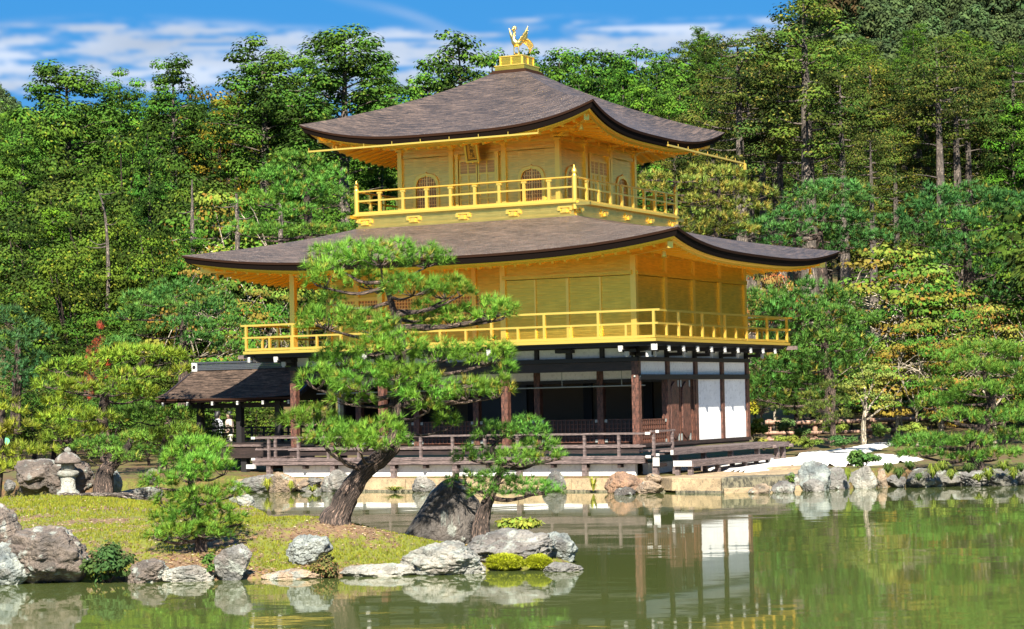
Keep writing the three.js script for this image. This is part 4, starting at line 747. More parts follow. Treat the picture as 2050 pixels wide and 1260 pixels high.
// ---------------------------------------------------------------- fishing pavilion on the left
{
  const f = thing('fishing_pavilion', V(-16, 0, -4.24), 'small open dark wooden pavilion with bark roof over the water, left of the golden pavilion', 'pavilion');
  const b = (n, m, x, y, z, w, h, d, rot) => bx(n, f, m, x, y, z, w, h, d, rot);
  // bark roof: two concave slopes over a ridge that runs east and west
  const slope = (s, inn, drop) => { const p = [], uv = [], idx = [], NX = 20, NT = 10; for (let j = 0; j <= NT; j++) for (let i = 0; i <= NX; i++) { const t = j / NT, u = i / NX, e = Math.abs(u * 2 - 1) ** 3, y = lerp(2.86 + 0.07 * e * (1 - t), 3.86, 0.55 * t + 0.45 * t * t) - drop, x = lerp(lerp(-18.72, -18.42, t), lerp(-13.15, -13.2, t), u), z = -4.24 + s * lerp(2.0 - inn, 0.12, t); p.push(x, y, z); uv.push(x, t * 2.1); } for (let j = 0; j < NT; j++) for (let i = 0; i < NX; i++) { const a = j * (NX + 1) + i; idx.push(a, a + 1, a + NX + 1, a + 1, a + NX + 2, a + NX + 1); } const g = new THREE.BufferGeometry(); g.setAttribute('position', new THREE.Float32BufferAttribute(p, 3)); g.setAttribute('uv', new THREE.Float32BufferAttribute(uv, 2)); g.setIndex(idx); g.computeVertexNormals(); return g; };
  for (const s of [1, -1]) { const rf = part('roof', slope(s, 0, 0), shadeRoof, f); part('soffit', slope(s, 0.06, 0.11), darkWood, rf); }
  for (const s of [1, -1]) { b('roof_edge', edgeBrown, -15.93, 2.835, -4.24 + s * 1.985, 5.5, 0.06, 0.05); b('roof_edge', edgeDark, -15.93, 2.775, -4.24 + s * 1.95, 5.44, 0.06, 0.06); }
  for (const [x, q] of [[-18.55, 0.09], [-13.18, 0]]) for (const s of [1, -1]) b('barge_board', darkWood, x, 3.27, -4.24 + s * 1.0, 0.07, 0.14, 2.2, [s * 0.46, 0, 0]);
  for (let k = 0; k < 6; k++) { const x = -18.35 + k * 1.0; b('rafter', blackWood, x, 2.74, -2.5, 0.08, 0.08, 0.6, [0.18, 0, 0]); b('rafter_end', whitePaint, x, 2.70, -2.21, 0.075, 0.12, 0.02); }
  // layered ridge with a white end board
  for (let k = 0; k < 4; k++) b('ridge_tile', std({ color: C(0.05, 0.056, 0.066), roughness: 0.4 }), -16.5, 3.86 + k * 0.055, -4.24, 3.7 + 0.02 * k, 0.045, 0.42 - k * 0.05);
  b('ridge_tile', std({ color: C(0.04, 0.045, 0.055), roughness: 0.4 }), -16.5, 4.09, -4.24, 3.8, 0.06, 0.34); b('ridge_end', whitePaint, -18.40, 3.95, -4.24, 0.08, 0.3, 0.5); b('ridge_end', whitePaint, -18.33, 3.94, -4.01, 0.22, 0.28, 0.03); { const g = new THREE.CylinderGeometry(0.06, 0.06, 0.02, 12); g.rotateX(Math.PI / 2); g.translate(-18.33, 3.95, -3.985); part('crest', g, lacquer, f); }
  for (const x of [-17.45, -15.85, -14.3]) for (const z of [-3.1, -5.4]) b('post', blackWood, x, 2.1, z, 0.2, 1.45, 0.2);
  for (const z of [-3.1, -5.4]) { b('beam', blackWood, -15.9, 2.62, z + 0.001, 4.3, 0.16, 0.12); }
  for (const x of [-17.45, -14.3]) b('beam', blackWood, x, 2.62, -4.24, 0.12, 0.16, 2.2);
  b('floor', darkWood, -15.3, 1.33, -4.24, 5.1, 0.1, 2.9); b('skirt', darkWood, -15.3, 1.08, -2.82, 5.0, 0.34, 0.08); b('beam', wornWood, -15.3, 1.29, -2.78, 5.1, 0.07, 0.1); b('beam', darkWood, -15.3, 0.93, -2.81, 5.0, 0.1, 0.12); b('skirt', darkWood, -17.8, 1.08, -4.24, 0.08, 0.34, 2.8);
  for (const x of [-17.5, -15.6, -13.3]) for (const z of [-3.0, -5.4]) b('stilt', blackWood, x, 0.3, z, 0.22, 1.9, 0.22);
  for (const z of [-5.4]) { for (const y of [1.85, 1.66, 1.48]) b('rail', blackWood, -15.5, y, z + 0.1, 4.2, 0.05, 0.06); for (let k = 0; k < 9; k++) b('rail_post', blackWood, -17.4 + k * 0.5, 1.63, z + 0.1, 0.06, 0.48, 0.06); }
  for (const y of [1.85, 1.66]) b('rail', blackWood, -17.55, y, -4.24, 0.06, 0.05, 2.2);
  b('rafter_end', whitePaint, -17.57, 2.0, -3.1, 0.02, 0.12, 0.08);
}

// ---------------------------------------------------------------- the moss island in front
const ISLE = [[-260, 33.6], [-60, 33.6], [120, 33.8], [300, 33.6], [480, 33.6], [620, 33.9], [760, 34.0], [900, 34.2], [1010, 34.5], [1110, 34.9], [1148, 35.6], [1120, 37.0], [1040, 38.6], [960, 40.2], [860, 41.6], [740, 43.4], [630, 45.5], [556, 50], [510, 56], [450, 61], [300, 63.5], [0, 65], [-260, 65]].map(([px, d]) => PS(px, d));
function isleY(x, z) {
  const sd = polyDist(ISLE, x, z), d = depthOf(x, z), px = 1025 + (FOCAL * sideOf(x, z)) / d;
  const amp = px < 300 ? 0.42 : px < 650 ? lerp(0.42, 0.66, (px - 300) / 350) : px < 820 ? lerp(0.66, 0.52, (px - 650) / 170) : lerp(0.52, 0.30, clamp((px - 820) / 280, 0, 1));
  return lerp(-0.4, 0.08, sstep(-0.4, 0.25, sd)) + amp * sstep(0.1, 4.2, sd) - 0.25 * sstep(48, 62, d) * sstep(0, 2, sd) + 0.04 * fbm(x * 0.6, z * 0.6, 3.1, 3) * sstep(0, 1, sd);
}
const mossAt = (x, z) => { // 1 moss, 0 litter
  const d = depthOf(x, z), px = 1025 + (FOCAL * sideOf(x, z)) / d, a = fbm(x * 0.55, z * 0.55, 7.7, 4), slope = Math.exp(-(((px - 760) / 260) ** 2)) * sstep(39.2, 35.5, d) * 0.5 + Math.exp(-(((px - 330) / 150) ** 2)) * sstep(36.6, 34.5, d) * 0.6 + Math.exp(-(((px - 690) / 90) ** 2)) * Math.exp(-(((d - 37.6) / 1.4) ** 2)) * 0.3;
  return clamp(0.72 + 1.1 * a - slope, 0, 1);
};
{
  const p = [], idx = [], c = [], D = []; for (let d = 33.0; d < 46; d += 0.09) D.push(d); for (let d = 46; d < 66; d += 0.3) D.push(d);
  const n = 300;
  for (const d of D) for (let i = 0; i <= n; i++) {
    const q = spot(lerp(-280, 1180, i / n), d), m = mossAt(q.x, q.z), f = fbm(q.x * 6, q.z * 6, 1, 3), f2 = fbm(q.x * 22, q.z * 22, 4, 2), y = isleY(q.x, q.z) + 0.018 * f2 + 0.02 * f;
    const k = 1 + 0.4 * f + 0.45 * f2, mm = sstep(0.1, 0.75, m + 0.7 * f + 0.4 * f2);
    p.push(q.x, y, q.z); c.push(lerp(0.17, 0.115, mm) * k, lerp(0.10, 0.125, mm) * k, lerp(0.055, 0.012, mm) * k);
  }
  for (let j = 0; j < D.length - 1; j++) for (let i = 0; i < n; i++) { const a = j * (n + 1) + i; idx.push(a, a + 1, a + n + 1, a + 1, a + n + 2, a + n + 1); }
  const g = new THREE.BufferGeometry(); g.setAttribute('position', new THREE.Float32BufferAttribute(p, 3)); g.setAttribute('color', new THREE.Float32BufferAttribute(c.map((v) => Math.max(0.008, v)), 3)); g.setIndex(idx); g.computeVertexNormals();
  solo('moss_island', g, std({ vertexColors: true, roughness: 0.95 }), 'low island of green moss and brown needle litter', null, null, 'structure');
  // moss tufts and fallen needles or leaves
  const r = rng(33), mb = new Buf(60000), lb = new Buf(20000);
  for (let k = 0; k < 60000; k++) {
    const d = 33.6 + 28 * Math.pow(r(), 2.1), q = spot(-60 + r() * 1190, d), sd = polyDist(ISLE, q.x, q.z); if (sd < 0.12) continue;
    const m = mossAt(q.x, q.z) + 0.9 * fbm(q.x * 6, q.z * 6, 1, 3), y = isleY(q.x, q.z);
    if (r() < sstep(0.3, 0.7, m)) { const h = (0.02 + 0.03 * r()) * (d > 45 ? 1.5 : 1), t = 0.7 + 0.7 * r(), yb = 1 + (r() - 0.4) * 0.3; for (let j = 0; j < 3; j++) { const a = r() * 6.28, w = d > 45 ? 0.02 : 0.012, A = mb.v(q.x + Math.cos(a) * w, y - 0.005, q.z + Math.sin(a) * w, 0.115 * t * yb, 0.13 * t, 0.012 * t), B2 = mb.v(q.x - Math.cos(a) * w, y - 0.005, q.z - Math.sin(a) * w, 0.115 * t * yb, 0.13 * t, 0.012 * t), T = mb.v(q.x + (r() - 0.5) * 0.04, y + h, q.z + (r() - 0.5) * 0.04, 0.155 * t * yb, 0.17 * t, 0.014 * t); mb.t(A, B2, T); } }
    else if (r() < 0.75) { const a = r() * 6.28, L = 0.012 + 0.022 * r(), w = L * 0.4, t = 0.6 + 0.8 * r(), cx = Math.cos(a), cz = Math.sin(a), e = () => 0.004 + 0.02 * r(), col = r() < 0.25 ? [0.40, 0.31, 0.19] : r() < 0.5 ? [0.22, 0.12, 0.055] : [0.24, 0.16, 0.085]; const v = [[cx * L, cz * L], [-cz * w, cx * w], [-cx * L, -cz * L], [cz * w, -cx * w]].map(([u, s]) => lb.v(q.x + u, y + e(), q.z + s, col[0] * t, col[1] * t, col[2] * t)); lb.t(v[0], v[1], v[2]); lb.t(v[0], v[2], v[3]); }
  }
  solo('moss', mb.geo(), needleMat, 'bright yellow-green moss covering the island', 'moss', null, 'stuff'); solo('leaf_litter', lb.geo(), needleMat, 'dry fallen leaves and needles scattered on the island slope', 'leaf litter', null, 'stuff');
}
const gi = 'rocks round the moss island';
rock(-70, 66, 1000, 1160, 34.6, BROWN, 0.05, 'big brown-grey boulder cut by the left edge of the picture', gi, { detail: 26 });
rock(14, 178, 1053, 1168, 33.8, BROWN, 0.12, 'wide brown boulder with pale lichen base at the lower left', gi, { detail: 30, facet: 0.9 });
rock(-40, 60, 1085, 1172, 33.6, BLUE, 0.35, 'pale lichen covered rock below the boulder at the left edge', gi, { detail: 22 });
rock(248, 340, 1118, 1168, 33.5, BROWN, 0.1, 'squat brown-grey rock left of the shoreline under the small pine', gi, { detail: 22 });
rock(322, 424, 1132, 1166, 33.5, PALE, 0.15, 'low pale stone between the squat rock and the upright block', gi, { detail: 20 });
rock(432, 500, 1089, 1164, 33.5, GREY, 0.3, 'upright squared grey rock at the waterline right of the small pine', gi, { detail: 24, facet: 1, deep: 0.8 });
rock(534, 646, 1138, 1164, 33.6, TAN, 0.1, 'flat tan stone at the waterline below the tilted pale rock', gi, { detail: 18 });
rock(570, 660, 1070, 1132, 34.6, BLUE, 0.3, 'tilted pale pointed rock on the slope of the island', gi, { detail: 24, tilt: -0.35, facet: 0.95 });
rock(684, 830, 1128, 1162, 33.8, PALE, 0.1, 'long low pale stone row at the front waterline', gi, { detail: 22 });
rock(820, 980, 1084, 1160, 34.1, PALE, 0.35, 'large pale lichen rock at the front of the island', gi, { detail: 30, facet: 0.75 });
rock(940, 1110, 1058, 1128, 35.0, GREY, 0.15, 'large grey speckled boulder at the right end of the island', gi, { detail: 30, facet: 0.7 });
rock(1068, 1156, 1064, 1116, 35.6, BLUE, 0.2, 'blue-grey rock at the right tip of the island', gi, { detail: 22 });
rock(1080, 1174, 1124, 1156, 34.0, GREY, 0.05, 'flat grey rock in the water before the right tip', gi, { detail: 20 });
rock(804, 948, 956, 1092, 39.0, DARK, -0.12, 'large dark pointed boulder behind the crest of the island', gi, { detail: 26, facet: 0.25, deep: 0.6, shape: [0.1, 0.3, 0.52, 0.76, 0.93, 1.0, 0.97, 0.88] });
rock(980, 1010, 1132, 1152, 34.4, [0.15, 0.135, 0.11], 0, 'dark stone beneath the bright yellow moss cushion', gi); rock(470, 512, 990, 1020, 56.5, PALE, 0.4, 'small white rock on the back shore of the island', gi);
const gl = 'rocks round the stone lantern';
rock(24, 122, 920, 985, 62.5, BROWN, -0.05, 'large brown rock left of the stone lantern', gl, { detail: 22 }); rock(92, 182, 922, 985, 61.4, BROWN, 0.0, 'brown rock right behind the stone lantern', gl, { detail: 22 }); rock(66, 120, 918, 950, 63.5, GREY, 0.1, 'grey-brown rock top rising behind the large brown rock', gl);
rock(212, 246, 942, 980, 62.0, BLUE, 0.25, 'lichen grey rock right of the leaning pine trunk', gl); rock(232, 330, 975, 998, 62.5, GREY, 0.1, 'long grey waterline stone right of the leaning pine', gl); rock(284, 320, 938, 965, 66, BROWN, 0.1, 'round brown rock behind the small pine', gl); rock(8, 30, 960, 985, 62, GREY, 0.1, 'small grey stone at the left edge by the large brown rock', gl); rock(160, 186, 935, 965, 64.5, PALE, 0.2, 'pale rock seen between lantern and leaning pine', gl); rock(458, 482, 962, 984, 66.5, GREY, 0.2, 'small grey rock under the fishing pavilion stilts', gl);

// ---------------------------------------------------------------- stone lantern
{
  const base = at(136, 988, 60.5), s = M(1, 60.5), t = thing('stone_lantern', base, 'weathered stone lantern with mushroom cap on the island', 'lantern'), stone = (n, prof, tone, lich) => {
    const g = new THREE.LatheGeometry(prof.map(([r, y]) => new THREE.Vector2(r * s, y * s)), 28), p = g.attributes.position, c = new Float32Array(p.count * 3);
    for (let i = 0; i < p.count; i++) { const x = p.getX(i), y = p.getY(i), z = p.getZ(i), q = 1 + 0.05 * fbm(x * 6, y * 6, z * 6, 3), k = 1 + 0.6 * fbm(x * 7 + 3, y * 7, z * 7, 3), l = sstep(0.1, 0.3, fbm(x * 9, y * 9, z * 9 + 5, 3) + lich); p.setXYZ(i, x * q, y, z * q); c[i * 3] = lerp(tone[0] * k, 0.42, l); c[i * 3 + 1] = lerp(tone[1] * k, 0.43, l); c[i * 3 + 2] = lerp(tone[2] * k, 0.38, l); }
    g.setAttribute('color', new THREE.BufferAttribute(c, 3)); g.computeVertexNormals(); const m = new THREE.Mesh(g, rockMat); m.name = n; m.castShadow = m.receiveShadow = true; t.add(m); return m;
  };
  stone('leg', [[0, -6], [24, -6], [22, 2], [15, 8], [14, 24], [16, 32], [0, 32]], PALE, 0.1); stone('platform', [[0, 31], [14, 31], [21, 36], [22, 42], [17, 46], [0, 46]], PALE, 0.1); stone('light_chamber', [[0, 45], [12, 45], [14, 50], [13, 58], [9, 61], [0, 61]], PALE, 0.05);
  stone('cap', [[0, 58], [26, 59], [27, 63], [24, 70], [17, 77], [8, 82], [0, 83]], [0.20, 0.16, 0.135], -0.2); stone('finial', [[0, 81], [6, 82], [7, 86], [5, 90], [0, 93]], PALE, 0.2);
}
// ---------------------------------------------------------------- foliage builders
const T3 = V(0, 0, 0), N3 = V(0, 0, 0), A3 = V(0, 0, 0), S3 = V(0, 0, 0);
// a leaf or spray: a pointed four-cornered blade folded a little along its middle
function leaf(b, px, py, pz, nx, ny, nz, ax, ay, az, L, W, c) {
  N3.set(nx, ny, nz).normalize(); A3.set(ax, ay, az).addScaledVector(N3, -(ax * N3.x + ay * N3.y + az * N3.z));
  if (A3.lengthSq() < 1e-5) A3.set(N3.y, -N3.x, 0.01); A3.normalize(); S3.crossVectors(N3, A3);
  b.need(4, 2);
  const m = 0.42 * L, f = 0.12 * W;
  const v0 = b.v(px, py, pz, c[0], c[1], c[2]), v1 = b.v(px + A3.x * m + S3.x * W - N3.x * f, py + A3.y * m + S3.y * W - N3.y * f, pz + A3.z * m + S3.z * W - N3.z * f, c[0], c[1], c[2]);
  const v2 = b.v(px + A3.x * L, py + A3.y * L, pz + A3.z * L, c[0], c[1], c[2]), v3 = b.v(px + A3.x * m - S3.x * W - N3.x * f, py + A3.y * m - S3.y * W - N3.y * f, pz + A3.z * m - S3.z * W - N3.z * f, c[0], c[1], c[2]);
  b.t(v0, v1, v2); b.t(v0, v2, v3);
}
// needles spreading from one point round a direction
function tuft(b, r, p, dir, n, L, w, col, spread = 0.9) {
  b.need(n * 3, n);
  S3.set(dir.y, -dir.x, 0.3).cross(dir).normalize(); T3.crossVectors(dir, S3);
  for (let k = 0; k < n; k++) {
    const a = r() * 6.283, t = Math.sqrt(r()) * spread * 1.45, ct = Math.cos(t), st = Math.sin(t), l = L * (0.6 + 0.6 * r());
    const x = dir.x * ct + (S3.x * Math.cos(a) + T3.x * Math.sin(a)) * st, y = dir.y * ct + (S3.y * Math.cos(a) + T3.y * Math.sin(a)) * st, z = dir.z * ct + (S3.z * Math.cos(a) + T3.z * Math.sin(a)) * st;
    const q = r() * 6.283, wx = Math.cos(q) * w, wy = Math.sin(q) * w * 0.6, wz = Math.sin(q) * w, k2 = 0.7 + 0.6 * r();
    const c0 = b.v(p.x + wx, p.y + wy, p.z + wz, col[0] * k2, col[1] * k2, col[2] * k2), c1 = b.v(p.x - wx, p.y - wy, p.z - wz, col[0] * k2, col[1] * k2, col[2] * k2);
    b.t(c0, c1, b.v(p.x + x * l, p.y + y * l, p.z + z * l, col[0] * k2, col[1] * k2, col[2] * k2));
  }
}
const vary = (c, r, a = 0.25, h = 0.12) => { const k = 1 + (r() - 0.5) * 2 * a, q = (r() - 0.5) * 2 * h; return [c[0] * k * (1 + q), c[1] * k, c[2] * k * (1 - q * 0.5)]; };
// some crown clumps darkened at random: shade of gaps put into the leaf colour
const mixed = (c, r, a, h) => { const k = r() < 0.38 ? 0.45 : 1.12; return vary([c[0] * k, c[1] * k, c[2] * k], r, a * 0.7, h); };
// ----- pines drawn after the photograph: trunk and foliage pads at measured places
// trunk: [px, py, radius m, extra depth]; pads: [px, py, rx, ry, extra depth] in pixels of the photograph
function pine(o) {
  const r = rng(o.seed), d0 = o.depth, root = at(o.trunk[0][0], o.trunk[0][1], d0), t = thing(o.name ?? 'pine_tree', root, o.label, o.category ?? 'pine tree', o.group);
  const pts = o.trunk.map(([x, y, , e = 0]) => at(x, y, d0 + e)), rad = o.trunk.map((q) => q[2]);
  pts.unshift(pts[0].clone().add(V(0, -0.35, 0))); rad.unshift(rad[0] * 1.25);
  part('trunk', tube(pts, rad, o.near ? 18 : 8, o.near ? 0.28 : 0.15, o.seed, o.near ? 10 : 4), o.bark ?? barkPine, t);
  const curve = new THREE.CatmullRomCurve3(pts), samples = curve.getPoints(60);
  const bufs = new Buf(60000), br = [], mpp = d0 / FOCAL, L = o.len, spacing = o.space;
  for (const [px, py, rx, ry, e = 0] of o.pads) {
    const c = at(px, py, d0 + e), RX = rx * mpp * 1.02, RY = ry * mpp * (o.fat ?? 1.25), RZ = RX * (o.deep ?? 0.75);
    // the branch: from a point of the trunk a little lower than the pad
    let best = null, bd = 1e9; for (const s of samples) { const q = s.distanceTo(c) + 1.6 * Math.max(0, s.y - (c.y - RY * 0.4)); if (q < bd) { bd = q; best = s; } }
    const under = c.clone().add(V(0, -RY * 0.45, 0)), mid = best.clone().lerp(under, 0.5).add(V((r() - 0.5) * 0.15 * bd, -0.10 * bd - 0.02 + r() * 0.1 * bd, (r() - 0.5) * 0.15 * bd)), r0 = clamp(bd * 0.035 + RX * 0.035, 0.02, 0.11) * (o.branch ?? 1);
    br.push(tube([best, mid, under], [r0, r0 * 0.8, r0 * 0.45], o.near ? 8 : 5, 0.25, r() * 9, o.near ? 5 : 3));
    const n = Math.max(6, Math.round((3.0 * RX * RZ + 4.5 * RX * RY) / (spacing * spacing) * (o.full ?? 1.5))), twigs = Math.min(o.near ? 12 : 4, Math.round(n / 8)), padc = vary(o.color, r, 0.24, 0.12);
    for (let k = 0; k < twigs; k++) { const a = r() * 6.283, f = 0.45 + 0.45 * r(), e2 = c.clone().add(V(Math.cos(a) * RX * f, RY * (0.1 - 0.5 * f * f) + RY * 0.3, Math.sin(a) * RZ * f)); br.push(tube([under, under.clone().lerp(e2, 0.55).add(V(0, -RY * 0.16, 0)), e2], [r0 * 0.4, r0 * 0.28, r0 * 0.12], 5, 0.2, r() * 9, 2)); }
    for (let k = 0; k < n; k++) {
      // within a lumpy dome, mostly near its upper skin
      const a = r() * 6.283, u = r() * 1.38 - 0.38, sn = Math.sqrt(1 - u * u), f = 0.55 + 0.5 * Math.pow(r(), 0.7), lump = 1 + 0.30 * noise(Math.cos(a) * 1.9 + px, Math.sin(a) * 1.9 + py, u * 2 + o.seed);
      const lx = Math.cos(a) * sn * f * RX * lump, lz = Math.sin(a) * sn * f * RZ * lump, ly = u * f * RY * lump * (u < 0 ? 0.8 : 1);
      const p = V(c.x + lx * RIGHT.x + lz * FWD0.x, c.y + ly, c.z + lx * RIGHT.z + lz * FWD0.z);
      const dir = V(lx * RIGHT.x + lz * FWD0.x, 0, lx * RIGHT.z + lz * FWD0.z).multiplyScalar(0.8 / Math.max(RX, 0.05)).add(V((r() - 0.5) * 0.7, 0.30 + 0.55 * Math.max(0, u), (r() - 0.5) * 0.7)).normalize();
      tuft(bufs, r, p, dir, o.blades, L, o.width, r() < (o.tipShare ?? 0.12) ? vary(o.tip ?? [0.20, 0.22, 0.03], r) : vary(padc, r, 0.25, 0.16), 0.8);
    }
  }
  part('branches', join(br), o.bark ?? barkPine, t);
  part('needles', bufs.geo(), needleMat, t);
  return t;
}
// ----- generic trees: clumps of leaves along real limbs. Built once, copied, scaled and turned.
let leafShare = 1, leafSize = 1;                                             // trees far up the slope carry fewer, larger leaves
function clump(b, r, c, RX, RY, n, L, W, col, o = {}) {
  n = Math.round(n * leafShare); L *= leafSize; W *= leafSize;
  for (let k = 0; k < n; k++) {
    const u = r() * 2 - 1, a = r() * 6.283, s = Math.sqrt(1 - u * u); let y = u < -0.25 ? u * (o.flat ?? 0.5) : u;
    const x = Math.cos(a) * s, z = Math.sin(a) * s, f = 0.55 + 0.5 * Math.pow(r(), 0.6), j = (o.jit ?? 0.75) * 0.5;
    const nx = x * 0.8 + (r() - 0.5) * j * 1.4, ny = y * 0.8 + 0.35 + (r() - 0.5) * j, nz = z * 0.8 + (r() - 0.5) * j * 1.4;
    const k2 = 0.80 + 0.40 * r(), cc = o.tip && r() < o.tipShare ? o.tip : col;
    leaf(b, c.x + x * RX * f, c.y + y * RY * f, c.z + z * RX * f, nx, ny, nz, x + (r() - 0.5), (o.droop ?? -0.3) + (r() - 0.5) * 0.8, z + (r() - 0.5), L * (0.7 + 0.6 * r()), W * (0.7 + 0.6 * r()), [cc[0] * k2, cc[1] * k2, cc[2] * k2]);
  }
}
const KIND = {
  // height 16 in its own measure; crown from `low` to the top
  cypress(seed, o = {}) { const r = rng(seed), b = new Buf(90000), limbs = [], H = 16, low = o.low ?? 3.5 + r() * 2.5, lean = (r() - 0.5) * 0.5, ax = (y) => V(lean * (y / H) ** 2 + 0.12 * noise(y * 0.3, seed), y, 0.12 * noise(seed, y * 0.3)); limbs.push(tube([ax(-0.6), ax(3), ax(7), ax(11), ax(15.2)], [0.34, 0.27, 0.20, 0.12, 0.03], 8, 0.2, seed, 3));
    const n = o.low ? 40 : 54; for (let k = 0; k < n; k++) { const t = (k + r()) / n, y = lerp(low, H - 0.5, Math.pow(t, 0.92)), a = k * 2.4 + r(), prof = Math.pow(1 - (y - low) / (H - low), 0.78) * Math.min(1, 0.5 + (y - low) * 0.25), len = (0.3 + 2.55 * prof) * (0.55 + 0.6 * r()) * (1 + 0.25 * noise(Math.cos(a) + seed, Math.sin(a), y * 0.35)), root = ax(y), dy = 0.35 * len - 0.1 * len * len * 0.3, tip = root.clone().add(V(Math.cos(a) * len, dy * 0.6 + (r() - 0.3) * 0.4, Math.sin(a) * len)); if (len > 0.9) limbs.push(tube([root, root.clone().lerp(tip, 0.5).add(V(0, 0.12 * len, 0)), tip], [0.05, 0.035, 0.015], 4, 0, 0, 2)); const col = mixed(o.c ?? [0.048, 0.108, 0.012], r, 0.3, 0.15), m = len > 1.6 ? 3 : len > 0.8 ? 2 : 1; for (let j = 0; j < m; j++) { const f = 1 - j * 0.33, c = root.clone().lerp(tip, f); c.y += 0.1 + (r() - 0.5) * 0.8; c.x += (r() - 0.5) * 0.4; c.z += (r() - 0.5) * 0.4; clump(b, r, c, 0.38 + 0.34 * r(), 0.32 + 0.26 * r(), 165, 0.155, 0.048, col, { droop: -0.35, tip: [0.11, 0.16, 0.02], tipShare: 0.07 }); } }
    for (let k = 0; k < 16; k++) { const y = lerp(1.5, low + 2, r()), a = r() * 6.28, len = 0.7 + r() * 1.6, root = ax(y); limbs.push(tube([root, root.clone().add(V(Math.cos(a) * len * 0.5, 0.25, Math.sin(a) * len * 0.5)), root.clone().add(V(Math.cos(a) * len, 0.1 + r() * 0.5, Math.sin(a) * len))], [0.035, 0.022, 0.008], 4, 0, 0, 2)); }
    return { limbs: join(limbs), crown: b.geo(), bark: barkGrey }; },
  cedar(seed, o = {}) { const r = rng(seed), b = new Buf(140000), limbs = [], H = 16, low = o.low ?? 3 + r() * 2, ax = (y) => V(0.15 * noise(y * 0.25, seed), y, 0.15 * noise(seed, y * 0.25)); limbs.push(tube([ax(-0.6), ax(4), ax(8), ax(12), ax(15.4)], [0.36, 0.30, 0.22, 0.13, 0.03], 8, 0.15, seed, 3));
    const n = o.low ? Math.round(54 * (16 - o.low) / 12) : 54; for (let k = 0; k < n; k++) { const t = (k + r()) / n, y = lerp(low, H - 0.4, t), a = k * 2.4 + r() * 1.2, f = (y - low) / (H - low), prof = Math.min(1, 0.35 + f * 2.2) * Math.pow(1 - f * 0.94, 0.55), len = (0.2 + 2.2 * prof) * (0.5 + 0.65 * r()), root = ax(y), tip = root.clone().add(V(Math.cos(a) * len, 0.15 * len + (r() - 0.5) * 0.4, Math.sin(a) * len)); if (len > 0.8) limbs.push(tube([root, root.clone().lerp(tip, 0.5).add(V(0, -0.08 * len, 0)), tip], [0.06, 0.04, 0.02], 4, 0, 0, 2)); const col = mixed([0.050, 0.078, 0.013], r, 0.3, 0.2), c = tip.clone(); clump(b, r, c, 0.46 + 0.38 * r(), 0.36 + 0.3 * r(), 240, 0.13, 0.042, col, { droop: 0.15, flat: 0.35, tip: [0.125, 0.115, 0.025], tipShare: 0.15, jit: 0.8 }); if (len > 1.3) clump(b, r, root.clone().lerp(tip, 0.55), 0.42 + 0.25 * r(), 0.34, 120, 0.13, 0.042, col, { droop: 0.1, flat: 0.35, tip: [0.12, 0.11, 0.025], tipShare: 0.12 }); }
    if (o.low) for (let k = 0; k < 14; k++) { const y = lerp(low * 0.35, low, r()), a = r() * 6.28, len = 0.6 + r() * 1.5, root = ax(y); limbs.push(tube([root, root.clone().add(V(Math.cos(a) * len * 0.5, 0.1, Math.sin(a) * len * 0.5)), root.clone().add(V(Math.cos(a) * len, 0.5 * r(), Math.sin(a) * len))], [0.045, 0.028, 0.008], 4, 0, 0, 2)); }
    return { limbs: join(limbs), crown: b.geo(), bark: barkGrey }; },
  broad(seed) { const r = rng(seed), b = new Buf(120000), limbs = [], H = 10, o = r() * 50; limbs.push(tube([V(0, -0.5, 0), V(0.1, 1.5, 0), V(-0.1, 3.2, 0.1), V(0.1, 5.4, 0)], [0.26, 0.2, 0.15, 0.07], 8, 0.2, seed, 3));
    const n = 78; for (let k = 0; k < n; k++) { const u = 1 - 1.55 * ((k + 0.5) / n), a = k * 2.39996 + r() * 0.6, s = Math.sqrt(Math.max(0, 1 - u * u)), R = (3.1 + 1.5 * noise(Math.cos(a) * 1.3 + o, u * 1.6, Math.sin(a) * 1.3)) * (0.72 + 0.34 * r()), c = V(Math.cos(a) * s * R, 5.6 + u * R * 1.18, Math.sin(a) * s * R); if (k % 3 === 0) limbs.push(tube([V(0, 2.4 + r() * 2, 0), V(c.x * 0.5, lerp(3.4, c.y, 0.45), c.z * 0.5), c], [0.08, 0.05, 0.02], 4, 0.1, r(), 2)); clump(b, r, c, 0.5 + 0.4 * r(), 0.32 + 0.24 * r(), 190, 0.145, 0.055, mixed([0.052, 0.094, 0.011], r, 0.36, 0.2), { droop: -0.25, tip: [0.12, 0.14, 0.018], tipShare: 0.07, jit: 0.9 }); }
    return { limbs: join(limbs), crown: b.geo(), bark: barkDark }; },
  maple(seed) { const r = rng(seed), b = new Buf(120000), limbs = [], H = 8; const forks = [];
    limbs.push(tube([V(0, -0.4, 0), V(0.1, 1.2, 0), V(0, 2.2, 0.05)], [0.14, 0.11, 0.09], 8, 0.15, seed, 3)); for (let k = 0; k < 5; k++) { const a = k * 1.26 + r(), f = V(Math.cos(a) * (1 + r()), 4 + r() * 1.6, Math.sin(a) * (1 + r())); forks.push(f); limbs.push(tube([V(0, 2.1, 0), V(f.x * 0.4, 3, f.z * 0.4), f], [0.07, 0.055, 0.035], 6, 0.1, r(), 3)); }
